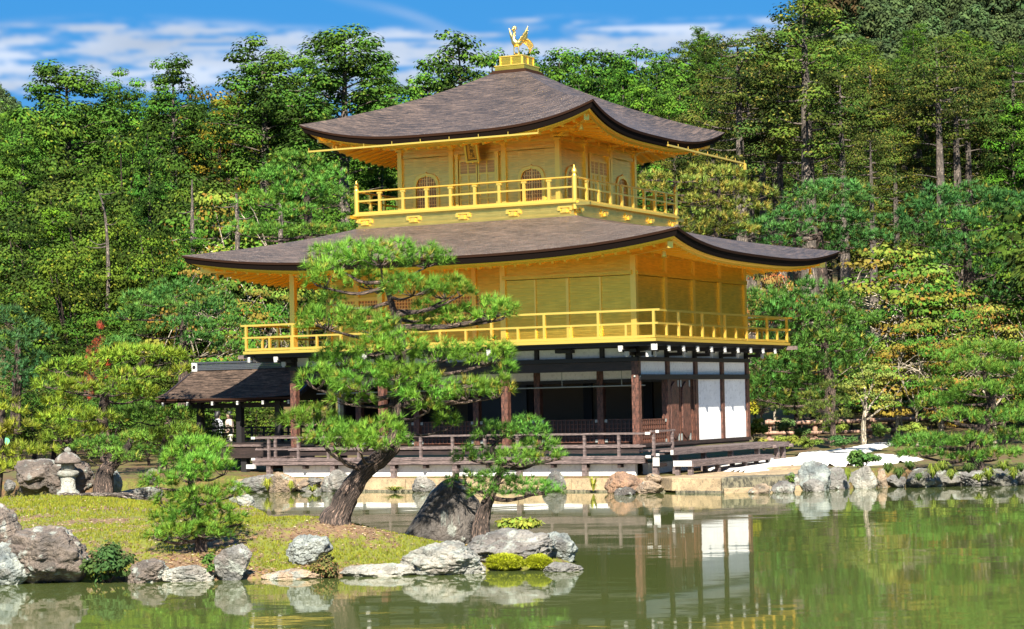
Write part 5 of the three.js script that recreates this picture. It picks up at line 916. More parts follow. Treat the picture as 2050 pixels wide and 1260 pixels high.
    const n = 58; for (let k = 0; k < n; k++) { const a = k * 2.4 + r(), q = Math.sqrt((k + 0.5) / n), R = 3.4 * q * (0.75 + 0.4 * r()), y = 7.6 - 3.6 * q * q - r() * 2.4 * (0.3 + q), c = V(Math.cos(a) * R, y, Math.sin(a) * R), f = forks[k % 5]; limbs.push(tube([f, f.clone().lerp(c, 0.6).add(V(0, 0.25, 0)), c], [0.03, 0.02, 0.008], 4, 0, 0, 2)); const col = r(); clump(b, r, c, 0.75 + 0.45 * r(), 0.2 + 0.12 * r(), 125, 0.16, 0.07, vary(col < 0.17 ? [0.25, 0.145, 0.025] : col < 0.42 ? [0.21, 0.20, 0.03] : [0.10, 0.165, 0.02], r, 0.22, 0.15), { droop: -0.2, tip: [0.28, 0.13, 0.028], tipShare: 0.09, jit: 0.8 }); }
    return { limbs: join(limbs), crown: b.geo(), bark: barkPale }; },
};
const protos = {};
function proto(kind, i, far) { const k = kind + i + (far ? 'far' : ''); if (far) { leafShare = 0.42; leafSize = 1.45; } else leafShare = leafSize = 1; if (!protos[k]) protos[k] = kind === 'barecypress' ? KIND.cypress(1500 + i * 31, { low: 8.6 }) : kind === 'barecedar' ? KIND.cedar(1700 + i * 31, { low: 8.6 }) : kind === 'polecedar' ? KIND.cedar(1900 + i * 31, { low: 11.2 }) : KIND[kind](900 + i * 17 + kind.length * 131); leafShare = leafSize = 1; return protos[k]; }
const tinted = new Map();
function tintMat(t, kind) { const k = t.join() + kind; if (!tinted.has(k)) tinted.set(k, phys({ vertexColors: true, color: C(...t), roughness: 0.95, specularIntensity: 0.2, transmission: 0.12, thickness: 0 })); return tinted.get(k); }
const BASEH = { cypress: 16, cedar: 16, barecypress: 16, barecedar: 16, polecedar: 16, broad: 10, maple: 8 };
// a tree whose crown top is seen at (px, top); its height follows from the ground it stands on
function tree(kind, i, px, top, d, widen, label, group, o = {}) {
  const q = spot(px, d), gy = o.base ?? landY(q.x, q.z), y = at(px, top, d).y, H = y - gy, s = H / (kind === 'broad' ? 10.2 : BASEH[kind]), pr = proto(kind, i, d > 155);
  const t = thing(o.name ?? { cypress: 'cypress_tree', barecypress: 'cypress_tree', cedar: 'cedar_tree', barecedar: 'cedar_tree', polecedar: 'cedar_tree', broad: 'broadleaf_tree', maple: 'maple_tree' }[kind], V(q.x, gy, q.z), label, 'tree', group, o.turn ?? (px * 12.9898 + d) % 6.28);
  t.scale.set(s * widen, s, s * widen);
  const a = new THREE.Mesh(pr.limbs, o.bark ?? pr.bark), c = new THREE.Mesh(pr.crown, tintMat(o.tint ?? [1, 1, 1], kind));
  a.name = 'trunk'; c.name = 'crown'; for (const m of [a, c]) { m.castShadow = m.receiveShadow = true; t.add(m); }
  return t;
}
// a shrub of leaves round short stems
function shrub(px, py, rx, ry, d, col, label, o = {}) {
  const r = rng(Math.round(px * 7 + py)), c = at(px, py, d), RX = M(rx, d), RY = M(ry, d), foot = V(c.x, c.y - RY, c.z), t = thing(o.name ?? 'shrub', foot, label, o.category ?? 'shrub', o.group), b = new Buf(20000), st = [];
  const n = o.clumps ?? Math.max(9, Math.round(RX * RY * 80)), L = o.leaf ?? 0.09;
  for (let k = 0; k < n; k++) { const a = r() * 6.283, q = Math.sqrt(r()), x = Math.cos(a) * q * RX * 0.82, z = Math.sin(a) * q * RX * 0.7, y = RY * (Math.sqrt(Math.max(0, 1 - q * q)) * (1.55 * r() - 0.7) - 0.12), p = V(c.x + x * RIGHT.x + z * FWD0.x, c.y + y, c.z + x * RIGHT.z + z * FWD0.z); clump(b, r, p, RX * 0.30 + 0.03, RY * 0.30 + 0.03, Math.round((o.density ?? 1) * clamp(0.9 * (RX * RX * 0.09 * 12) / (L * L * 0.4), 24, 110)), L, L * 0.36, vary(col, r, 0.25, 0.15), { droop: 0.1, tip: o.tip, tipShare: o.tipShare ?? 0.1, jit: 0.9 }); if (k < 5) st.push(tube([foot.clone().add(V((r() - 0.5) * RX * 0.3, -0.08, (r() - 0.5) * RX * 0.3)), foot.clone().lerp(p, 0.55), p], [0.014, 0.01, 0.005], 4, 0, 0, 2)); }
  part('stem', join(st), barkDark, t); part('foliage', b.geo(), leafMat, t); return t;
}
// a fern or sedge: arching strips from one root
function fern(px, py, w, h, d, col, label, o = {}) {
  const r = rng(Math.round(px * 3 + py * 5)), foot = at(px, py, d), W = M(w, d), H = M(h, d), b = new Buf(3000), n = Math.round((o.n ?? 34) * 1.6);
  for (let k = 0; k < n; k++) { const a = r() * 6.283, R = W * (0.35 + 0.65 * r()), hh = H * (0.45 + 0.6 * r()), ca = Math.cos(a), sa = Math.sin(a), wd = o.blade ?? 0.013, c = vary(col, r, 0.3, 0.15); b.need(6, 4); const P = [[0, 0], [0.55, 0.95], [1, o.tipY ?? 0.55]].map(([u, v]) => [foot.x + ca * R * u, foot.y + hh * v, foot.z + sa * R * u]), id = P.map(([x, y, z], i) => [b.v(x - sa * wd * (i === 2 ? 0.2 : 1), y, z + ca * wd * (i === 2 ? 0.2 : 1), ...c), b.v(x + sa * wd * (i === 2 ? 0.2 : 1), y, z - ca * wd * (i === 2 ? 0.2 : 1), ...c)]); for (let i = 0; i < 2; i++) { b.t(id[i][0], id[i][1], id[i + 1][0]); b.t(id[i][1], id[i + 1][1], id[i + 1][0]); } }
  return soloAt(o.name ?? 'fern', b.geo(), leafMat, foot, label, o.category ?? 'fern', o.group);
}
// ---------------------------------------------------------------- the pines of the island
const PINE_G = [0.13, 0.26, 0.028];
pine({ seed: 1, near: true, branch: 0.7, depth: 37.2, label: 'large leaning pine with twisted trunk on the island before the pavilion', len: 0.155, width: 0.0048, blades: 34, space: 0.135, fat: 1.42, color: PINE_G, tip: [0.24, 0.23, 0.035], tipShare: 0.08,
  trunk: [[672, 1044, 0.255], [682, 1020, 0.194], [700, 985, 0.172], [732, 940, 0.154], [772, 908, 0.145], [792, 872, 0.132], [793, 820, 0.123], [800, 770, 0.106], [801, 700, 0.097], [798, 655, 0.075], [786, 615, 0.053], [770, 565, 0.031]],
  pads: [[679, 523, 66, 27, 0.2], [762, 517, 66, 24, -0.2], [852, 522, 50, 22, 0.3], [648, 561, 40, 24, -0.4], [748, 568, 52, 19, 0.6], [826, 580, 62, 20, -0.4], [893, 585, 50, 22, 0.1], [922, 583, 24, 16, 0], [655, 645, 62, 24, -0.3], [741, 655, 52, 20, -0.7], [815, 656, 44, 20, 0.6], [906, 640, 60, 20, 0.3], [985, 630, 48, 22, 0.1], [1018, 618, 20, 14, 0.1], [679, 720, 56, 24, 0.3], [874, 712, 58, 22, -0.3], [972, 716, 58, 24, 0.2], [1015, 742, 22, 14, 0.2], [634, 766, 40, 22, -0.3], [724, 766, 60, 30, -0.8], [789, 748, 36, 22, -0.9], [853, 787, 58, 24, -0.8], [935, 788, 46, 20, -0.3], [996, 783, 32, 20, 0], [858, 815, 28, 16, -0.8], [622, 842, 58, 20, 0], [668, 880, 60, 24, -0.6], [767, 878, 48, 34, -0.9], [722, 892, 40, 24, -0.9], [893, 847, 24, 22, 0.3], [660, 600, 30, 16, 0.5], [860, 620, 34, 16, 0.9], [800, 690, 44, 20, -0.7], [752, 700, 46, 20, -0.9], [842, 755, 36, 18, -0.9], [700, 800, 40, 18, -0.7]] });
pine({ seed: 2, near: true, depth: 38.2, label: 'small bent pine beside the dark boulder on the island', len: 0.13, width: 0.0045, blades: 32, space: 0.13, fat: 1.35, color: [0.10, 0.22, 0.03], tipShare: 0.05,
  trunk: [[963, 1053, 0.15], [968, 1030, 0.115], [976, 1005, 0.095], [992, 968, 0.075], [1004, 935, 0.06], [985, 900, 0.04], [1010, 872, 0.025]],
  pads: [[990, 870, 42, 18, 0.1], [1052, 862, 46, 20, -0.1], [1078, 888, 36, 16, 0], [955, 916, 46, 17, 0.2], [1030, 922, 50, 18, -0.4], [1085, 914, 40, 15, 0], [1122, 914, 16, 9, 0], [930, 964, 40, 13, 0.2], [990, 962, 46, 15, -0.2], [1064, 982, 62, 17, 0], [970, 988, 36, 14, -0.2]] });
pine({ seed: 3, near: true, depth: 35.6, label: 'small bushy pine low on the left part of the island', len: 0.13, width: 0.0045, blades: 32, space: 0.105, fat: 1.55, color: [0.125, 0.265, 0.03], tipShare: 0.09,
  trunk: [[403, 1104, 0.11], [399, 1070, 0.085], [390, 1030, 0.07], [383, 985, 0.06], [380, 930, 0.04], [382, 900, 0.02]],
  pads: [[380, 905, 44, 20, 0], [424, 908, 36, 18, 0.1], [446, 940, 26, 17, 0], [345, 925, 26, 16, 0.1], [398, 935, 40, 18, -0.3], [316, 968, 38, 13, 0], [378, 955, 42, 17, -0.3], [401, 1000, 48, 17, -0.4], [454, 988, 34, 15, 0], [334, 1007, 30, 15, 0.1], [322, 1040, 26, 15, 0], [371, 1032, 32, 15, -0.4], [437, 1037, 40, 17, -0.1], [480, 1044, 20, 9, 0], [314, 1073, 22, 11, 0], [358, 1069, 38, 14, -0.3], [404, 1066, 34, 15, -0.4], [440, 1070, 22, 10, 0]] });
shrub(215, 1124, 50, 38, 33.5, [0.045, 0.085, 0.022], 'dark green glossy shrub at the waterline left of the small bushy pine', { leaf: 0.07, clumps: 26, density: 0.8 });
shrub(420, 1122, 12, 22, 33.5, [0.06, 0.12, 0.02], 'small leafy sprig beside the upright squared rock', { leaf: 0.06, clumps: 9 });
shrub(650, 1136, 34, 26, 33.6, [0.10, 0.10, 0.03], 'scrubby brownish bush at the waterline below the tilted rock', { leaf: 0.045, clumps: 22, tip: [0.2, 0.11, 0.05], tipShare: 0.25 });
shrub(1035, 1046, 42, 15, 36.2, [0.16, 0.21, 0.03], 'yellow-green leafy shrub behind the speckled boulder at the island tip', { leaf: 0.085, clumps: 18, tip: [0.26, 0.26, 0.04], tipShare: 0.3 });
function cushion(px, py, w, h, d, label) { const c = at(px, py, d), r = rng(px), g = new THREE.IcosahedronGeometry(1, 12), p = g.attributes.position, v = V(0, 0, 0), col = new Float32Array(p.count * 3); g.deleteAttribute('normal'); for (let i = 0; i < p.count; i++) { v.fromBufferAttribute(p, i).normalize(); const k = 1 + 0.25 * fbm(v.x * 3 + px, v.y * 2, v.z * 3, 4); p.setXYZ(i, v.x * M(w, d) * k, v.y * M(h, d) * k, v.z * M(w, d) * 0.7 * k); const t = 1 + 0.5 * fbm(v.x * 9 + px, v.y * 9, v.z * 9, 2); col[i * 3] = 0.21 * t; col[i * 3 + 1] = 0.22 * t; col[i * 3 + 2] = 0.02 * t; } g.setAttribute('color', new THREE.BufferAttribute(col, 3)); const mg = mergeVerts(g), t = thing('moss_cushion', c, label, 'moss', 'bright moss cushions at the waterline'), body = new THREE.Mesh(mg, needleMat), mp = mg.attributes.position, b = new Buf(9000); body.name = 'cushion'; t.add(body); for (let i = 0; i < mp.count; i++) for (let k = 0; k < 2; k++) { v.fromBufferAttribute(mp, i); if (v.y < -0.4 * M(h, d)) continue; const q = v.clone().add(V((r() - 0.5) * 0.03, 0, (r() - 0.5) * 0.03)), y = 0.6 + 0.8 * r(); tuft(b, r, q, v.clone().normalize().add(V(0, 0.2, 0)).normalize(), 4, 0.05, 0.006, [0.30 * y, 0.33 * y, 0.016], 0.6); } const f = new THREE.Mesh(b.geo(), needleMat); f.name = 'fronds'; t.add(f); for (const k of [body, f]) k.castShadow = k.receiveShadow = true; }
cushion(1012, 1128, 36, 15, 34.3, 'bright yellow-green moss cushion between pale rock and boulder at the water'); cushion(1078, 1128, 24, 13, 34.2, 'smaller bright yellow-green moss cushion beside the flat rock in the water');
// exposed roots near the lantern
{ const t = []; const r = rng(4); for (let k = 0; k < 9; k++) { const x = 112 + k * 14 + r() * 8, a = at(x, 990 + r() * 5, 59.6 + r()), b = at(x + 30 + r() * 40, 993 + r() * 8, 59 + r()); t.push(tube([a, a.clone().lerp(b, 0.5).add(V(0, 0.05 + 0.06 * r(), 0)), b], [0.05, 0.04, 0.02], 6, 0.3, r() * 9, 3)); } soloAt('tree_roots', join(t), barkGrey, at(160, 992, 59.5), 'bare grey roots spread over the moss below the stone lantern', 'roots'); }
fern(535, 982, 18, 26, 65.6, [0.24, 0.25, 0.03], 'yellow-green grass tuft between the two left rocks of the terrace', { name: 'grass_tuft', category: 'grass' }); fern(582, 984, 12, 22, 65.6, [0.2, 0.22, 0.03], 'grass tuft right of the tan upright rock', { name: 'grass_tuft', category: 'grass' }); fern(625, 986, 22, 16, 65.4, [0.18, 0.2, 0.03], 'low grass tuft below the small wall stones', { name: 'grass_tuft', category: 'grass' }); fern(790, 984, 40, 10, 64.6, [0.14, 0.16, 0.03], 'low weeds along the waterline behind the large pine', { name: 'grass_tuft', category: 'grass', n: 60 }); fern(1188, 984, 16, 26, 61.8, [0.26, 0.27, 0.04], 'upright yellow-green grass tuft left of the orange rock', { name: 'grass_tuft', category: 'grass', tipY: 1.1 });
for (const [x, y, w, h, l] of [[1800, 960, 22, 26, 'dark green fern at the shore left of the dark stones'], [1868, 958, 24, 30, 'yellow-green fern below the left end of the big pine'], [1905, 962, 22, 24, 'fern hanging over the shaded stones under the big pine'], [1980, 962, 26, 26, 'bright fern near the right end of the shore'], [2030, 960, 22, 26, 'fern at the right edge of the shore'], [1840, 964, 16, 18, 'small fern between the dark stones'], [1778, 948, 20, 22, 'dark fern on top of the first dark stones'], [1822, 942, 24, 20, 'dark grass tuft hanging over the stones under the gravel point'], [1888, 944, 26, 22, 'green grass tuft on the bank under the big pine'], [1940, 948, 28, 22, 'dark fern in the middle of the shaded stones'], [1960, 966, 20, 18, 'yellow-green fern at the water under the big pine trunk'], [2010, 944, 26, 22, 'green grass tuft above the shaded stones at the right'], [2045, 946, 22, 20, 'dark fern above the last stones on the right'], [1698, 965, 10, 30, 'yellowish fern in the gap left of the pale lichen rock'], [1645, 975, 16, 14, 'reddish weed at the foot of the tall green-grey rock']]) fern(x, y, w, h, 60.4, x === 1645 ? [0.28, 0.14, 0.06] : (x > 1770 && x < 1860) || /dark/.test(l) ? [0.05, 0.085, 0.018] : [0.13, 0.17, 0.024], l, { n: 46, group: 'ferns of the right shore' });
shrub(1583, 955, 8, 12, 60.2, [0.1, 0.16, 0.03], 'small leafy weed in the gap beside the landing', { leaf: 0.06, clumps: 6 });

// ---------------------------------------------------------------- garden pines further back
const mid = { len: 0.25, width: 0.015, blades: 22, space: 0.36, full: 2.3, fat: 1.15, deep: 0.9, branch: 0.55, tip: [0.22, 0.22, 0.035], tipShare: 0.10 };
const YG = [0.16, 0.245, 0.022];
pine({ ...mid, seed: 11, depth: 72, label: 'broad yellow-green pine with layered flat pads left of the fishing pavilion', color: YG, trunk: [[214, 905, 0.2], [207, 860, 0.17], [206, 815, 0.15], [222, 770, 0.12], [262, 745, 0.1], [290, 720, 0.05]],
  pads: [[283, 710, 90, 13], [335, 722, 40, 11, 0.4], [240, 722, 40, 11, -0.3], [127, 738, 42, 17], [178, 740, 36, 16, 0.5], [270, 754, 62, 12, -0.8], [362, 744, 30, 7], [105, 771, 42, 14, -0.3], [165, 779, 48, 14, -0.8], [248, 780, 50, 16, -1.0], [285, 790, 30, 14, -0.6], [111, 806, 36, 14], [267, 797, 34, 12, -0.5], [137, 833, 60, 13, -0.4], [200, 838, 40, 13, -1], [100, 850, 36, 12], [124, 876, 40, 15, -0.8], [170, 866, 40, 12, -1]] });
pine({ ...mid, seed: 12, depth: 74, label: 'green pine with reddish branches directly left of the fishing pavilion', color: [0.13, 0.23, 0.03], trunk: [[325, 925, 0.16], [330, 890, 0.14], [345, 850, 0.11], [300, 815, 0.07]],
  pads: [[282, 838, 62, 18], [343, 832, 40, 16, -0.4], [381, 830, 18, 12], [346, 866, 46, 15, -0.7], [300, 880, 40, 13, -0.6], [375, 872, 28, 14], [360, 900, 30, 12, -0.5]] });
pine({ ...mid, seed: 13, depth: 61.2, label: 'short leaning pine with thick curved trunk behind the stone lantern', color: [0.115, 0.23, 0.03], space: 0.2, len: 0.16, width: 0.009, blades: 16, trunk: [[206, 982, 0.30], [212, 945, 0.22], [235, 920, 0.15], [254, 896, 0.11], [262, 880, 0.06]],
  pads: [[203, 890, 52, 13], [270, 878, 34, 13], [214, 909, 32, 11, -0.5], [254, 920, 30, 13, -0.4], [165, 898, 26, 9], [290, 905, 22, 10, 0.2]] });
pine({ ...mid, seed: 14, depth: 66, label: 'yellow-green pine with stacked pads at the left edge of the picture', color: [0.19, 0.22, 0.02], trunk: [[-10, 1000, 0.18], [-4, 930, 0.15], [2, 870, 0.12], [5, 820, 0.07]],
  pads: [[10, 806, 22, 10], [19, 825, 34, 13], [-20, 840, 30, 12], [38, 857, 44, 11], [-10, 870, 40, 12], [48, 905, 62, 13], [-5, 918, 40, 12], [22, 938, 48, 11, -0.4]] });
pine({ ...mid, seed: 15, depth: 78, label: 'dark blue-green pine at the left edge below the wood', color: [0.045, 0.12, 0.036], tipShare: 0, trunk: [[30, 850, 0.2], [34, 760, 0.16], [36, 660, 0.08]],
  pads: [[20, 640, 40, 22], [64, 672, 38, 22], [18, 690, 44, 24, -0.6], [66, 728, 34, 22], [20, 750, 50, 24, -0.8], [60, 775, 34, 18], [-10, 720, 40, 24]] });
pine({ ...mid, seed: 16, depth: 84, label: 'wide blue-green pine above the roof of the fishing pavilion', color: [0.078, 0.185, 0.036], tipShare: 0.03, trunk: [[368, 800, 0.22], [367, 710, 0.18], [366, 665, 0.14], [360, 610, 0.08]],
  pads: [[349, 585, 48, 18], [286, 603, 50, 16], [413, 596, 50, 18, 0.4], [317, 624, 62, 17, -0.6], [429, 621, 48, 17], [263, 634, 46, 14], [365, 652, 57, 16, -0.8], [451, 652, 38, 14], [279, 666, 34, 12], [241, 693, 42, 13], [400, 680, 44, 13, -0.5], [450, 700, 30, 12], [330, 600, 40, 16, 0.6]] });
pine({ ...mid, seed: 17, depth: 92, label: 'round bright green pine beyond the upper balcony on its left', color: [0.11, 0.25, 0.035], trunk: [[618, 560, 0.24], [617, 470, 0.2], [616, 420, 0.16], [608, 350, 0.08]], bark: barkPine,
  pads: [[591, 326, 54, 20], [551, 357, 50, 20], [649, 362, 48, 26], [622, 388, 44, 22, -0.6], [524, 404, 48, 18], [667, 402, 38, 22], [596, 427, 42, 16, -0.6], [484, 462, 34, 16], [542, 467, 46, 16, -0.4], [622, 467, 46, 16, -0.8], [680, 462, 24, 13], [575, 380, 36, 16, -0.3]] });
pine({ ...mid, seed: 18, depth: 88, label: 'open yellowish pine beyond the right side of the upper balcony', color: [0.19, 0.235, 0.04], tip: [0.3, 0.26, 0.05], tipShare: 0.3, trunk: [[1440, 560, 0.2], [1436, 480, 0.16], [1440, 410, 0.12], [1436, 360, 0.06]],
  pads: [[1430, 350, 62, 16], [1391, 370, 38, 13], [1462, 382, 58, 15, -0.5], [1518, 390, 40, 17], [1407, 406, 46, 14, -0.4], [1494, 418, 48, 14], [1411, 440, 50, 16], [1462, 441, 40, 13, -0.6], [1407, 464, 44, 15], [1311, 357, 36, 10], [1300, 378, 36, 12], [1330, 392, 26, 10], [1480, 462, 40, 12]] });
pine({ ...mid, seed: 19, depth: 91, label: 'wide blue-green pine right of the lower roof below the tall cedar', color: [0.066, 0.165, 0.036], tipShare: 0.05, trunk: [[1650, 620, 0.24], [1645, 520, 0.2], [1642, 470, 0.14], [1660, 410, 0.07]],
  pads: [[1669, 382, 70, 18], [1617, 402, 52, 17], [1708, 406, 48, 17], [1585, 430, 48, 17], [1657, 434, 70, 18, -0.8], [1728, 445, 48, 16], [1534, 457, 58, 17], [1621, 465, 60, 15, -0.6], [1498, 468, 40, 14], [1716, 473, 55, 16], [1560, 490, 50, 14], [1750, 480, 36, 14], [1690, 500, 50, 14, -0.4]] });
pine({ ...mid, seed: 20, depth: 85, label: 'dense blue-green pine at the right edge above the maple', color: [0.060, 0.165, 0.038], tipShare: 0.04, trunk: [[1940, 760, 0.24], [1938, 600, 0.2], [1935, 480, 0.14], [1920, 410, 0.07]],
  pads: [[1880, 402, 58, 25], [1950, 396, 58, 25], [2020, 410, 50, 25], [1840, 432, 50, 22], [1910, 446, 60, 25, -0.7], [1990, 442, 60, 25, -0.5], [1850, 482, 50, 22], [1930, 492, 60, 22, -0.8], [2010, 492, 50, 22, -0.5], [1990, 540, 60, 22], [2035, 590, 40, 22], [1970, 586, 40, 18], [1820, 460, 30, 16], [1900, 520, 50, 20, -0.6]] });
pine({ ...mid, seed: 21, depth: 80, fat: 1.5, label: 'large dark green pine just right of the second floor balcony', color: [0.075, 0.180, 0.030], tipShare: 0.06, trunk: [[1660, 850, 0.24], [1661, 765, 0.2], [1654, 712, 0.17], [1645, 650, 0.1], [1630, 595, 0.05]],
  pads: [[1532, 603, 52, 19], [1620, 583, 52, 16], [1676, 606, 46, 18], [1567, 631, 56, 16, -0.6], [1655, 631, 52, 16, -0.6], [1717, 641, 42, 13], [1648, 683, 66, 15, -0.9], [1532, 655, 48, 15], [1525, 731, 42, 15], [1595, 714, 44, 14, -0.4], [1703, 728, 38, 15], [1532, 795, 45, 13], [1599, 757, 48, 15], [1530, 765, 40, 14], [1725, 690, 34, 14], [1590, 670, 46, 14], [1560, 695, 50, 15], [1620, 650, 48, 15, -0.5], [1690, 662, 44, 14], [1570, 735, 44, 15, -0.4], [1640, 735, 44, 15, -0.6], [1690, 705, 40, 14], [1560, 770, 44, 14], [1610, 790, 40, 13], [1530, 625, 44, 16], [1600, 612, 50, 16, -0.4]] });
pine({ ...mid, seed: 22, depth: 63, label: 'big bright green pine leaning over the right-hand shore', color: [0.10, 0.22, 0.03], len: 0.18, width: 0.0085, blades: 18, space: 0.19, trunk: [[1960, 950, 0.26], [1950, 900, 0.22], [1966, 860, 0.19], [1985, 815, 0.15], [1975, 760, 0.1], [1965, 715, 0.05]], branch: 0.9,
  pads: [[1976, 702, 66, 15], [1917, 718, 40, 15], [2024, 712, 40, 14], [1951, 739, 60, 15, -0.6], [2021, 744, 44, 16, -0.2], [1882, 773, 28, 12], [1958, 784, 52, 18, -0.8], [2021, 784, 42, 17], [1868, 812, 38, 15], [1917, 837, 46, 15, -0.7], [2004, 840, 46, 16, -0.4], [2042, 826, 36, 16], [1857, 888, 74, 15], [1951, 886, 42, 15, -0.6], [2021, 876, 42, 16], [1847, 910, 50, 10], [1997, 914, 54, 13, -0.4], [1934, 917, 40, 9], [1905, 800, 34, 14], [2060, 760, 34, 18]] });
pine({ ...mid, seed: 23, depth: 75, label: 'small olive pine left of the thin white-barked tree', color: [0.10, 0.14, 0.025], space: 0.2, len: 0.15, width: 0.01, blades: 14, trunk: [[1668, 872, 0.1], [1668, 835, 0.08], [1664, 790, 0.04]],
  pads: [[1665, 777, 28, 12], [1620, 795, 21, 10], [1678, 806, 29, 11], [1641, 816, 28, 11, -0.3], [1616, 833, 17, 10], [1683, 833, 24, 11, -0.3], [1655, 845, 24, 10]] });
// shrubs of the right-hand garden
const sg = 'shrubs of the garden right of the pavilion';
for (const [x, y, rx, ry, d, c, l] of [
  [1731, 916, 37, 17, 66, [0.055, 0.115, 0.025], 'clipped round azalea bush at the edge of the gravel yard'], [1690, 880, 30, 15, 74, [0.05, 0.115, 0.03], 'dark round bush in front of the thin white-barked tree'], [1668, 857, 30, 14, 76, [0.15, 0.2, 0.03], 'yellow-green bush behind the dark round bush'], [1763, 857, 22, 17, 77, [0.10, 0.16, 0.03], 'small ball shaped bush before the log fence'], [1826, 857, 28, 12, 76, [0.15, 0.2, 0.03], 'light green bush left of the big shore pine'],
  [1578, 850, 24, 18, 80, [0.085, 0.14, 0.04], 'grey-green bush before the left part of the log fence'], [1515, 858, 28, 22, 78, [0.17, 0.18, 0.02], 'yellowish bush against the white wall panels'], [1574, 882, 30, 15, 75, [0.14, 0.17, 0.025], 'low mottled bush behind the long bench'], [1622, 882, 24, 13, 75, [0.09, 0.13, 0.02], 'low olive bush left of the dark round bush'], [1512, 815, 14, 22, 80, [0.26, 0.25, 0.02], 'thin yellow shrub touching the corner of the pavilion'], [1530, 885, 20, 12, 74, [0.16, 0.17, 0.03], 'low yellow-green ground bush at the end of the ledge'], [1600, 862, 20, 12, 79, [0.06, 0.1, 0.025], 'small dark bush under the log fence']]) shrub(x, y, rx, ry, d, c, l, { group: sg, leaf: 0.10, density: 1.3 });
// thin white-barked tree
{
  const d = 75, t = thing('young_maple', at(1730, 888, d), 'thin white-barked young tree with sparse yellow-green leaves', 'tree'), r = rng(8), b = new Buf(9000), L = [[[1730, 890], [1729, 850], [1733, 815], [1731, 780], [1726, 740]], [[1731, 835], [1745, 810], [1762, 790], [1780, 765]], [[1732, 820], [1722, 795], [1708, 775]], [[1733, 800], [1745, 775], [1752, 745]], [[1738, 840], [1760, 822], [1782, 812]]];
  part('trunk', tube(L[0].map(([x, y]) => at(x, y, d)), [0.10, 0.08, 0.06, 0.04, 0.015], 8, 0.1, 2, 4), barkPale, t);
  L.slice(1).forEach((q) => part('branch', tube(q.map(([x, y]) => at(x, y, d + (r() - 0.5) * 0.6)), [0.045, 0.03, 0.012], 6, 0.1, 2, 4), barkPale, t));
  for (let k = 0; k < 46; k++) { const a = r() * 6.28, q = Math.sqrt(r()), p = at(1742 + Math.cos(a) * q * 52, 775 + Math.sin(a) * q * 52, d + (r() - 0.5) * 1.2); clump(b, r, p, 0.22 + 0.1 * r(), 0.1, 34, 0.085, 0.035, vary([0.19, 0.22, 0.045], r, 0.25, 0.2), { droop: -0.3 }); }
  part('crown', b.geo(), leafMat, t);
}
// log fence
{
  const log = std({ map: grain(71, 0.56, 0.44, 0.37, 0.5), roughness: 0.7 }), d = 89, t = thing('log_fence', at(1700, 850, d), 'low fence of pinkish logs on posts across the back of the right garden', 'fence');
  const line = (n, x0, y0, x1, y1, r, dd = 0) => part(n, tube([at(x0, y0, d + dd), at((x0 + x1) / 2, (y0 + y1) / 2 + 0.5, d + dd), at(x1, y1, d + dd)], [r], 8), log, t);
  for (const [x0, y0, x1, y1] of [[1532, 846, 1640, 846], [1640, 846, 1745, 842], [1745, 842, 1860, 838]]) { line('rail', x0, y0, x1, y1, 0.085, -0.15); line('rail', x0, y0 + 21, x1, y1 + 21, 0.075, -0.15); line('rail', x0, y0 + 36, x1, y1 + 34, 0.07, -0.15); }
  for (const [x, y] of [[1540, 846], [1632, 846], [1742, 842], [1830, 839]]) line('fence_post', x, y - 6, x, y + 46, 0.10);
}
// a small round green sign far left
{ const d = 70, p = at(12, 884, d), t = thing('round_sign', at(12, 905, d), 'small round green sign among the pines at the left edge', 'sign'); const g = new THREE.CylinderGeometry(M(7, d), M(7, d), 0.03, 20); g.rotateX(Math.PI / 2); g.rotateY(YAW); g.translate(p.x, p.y, p.z); part('sign_disc', g, std({ color: C(0.10, 0.42, 0.22), roughness: 0.5 }), t); part('pole', tube([at(12, 930, d + 0.05), at(12, 884, d + 0.05)], [0.03], 6), blackWood, t); }
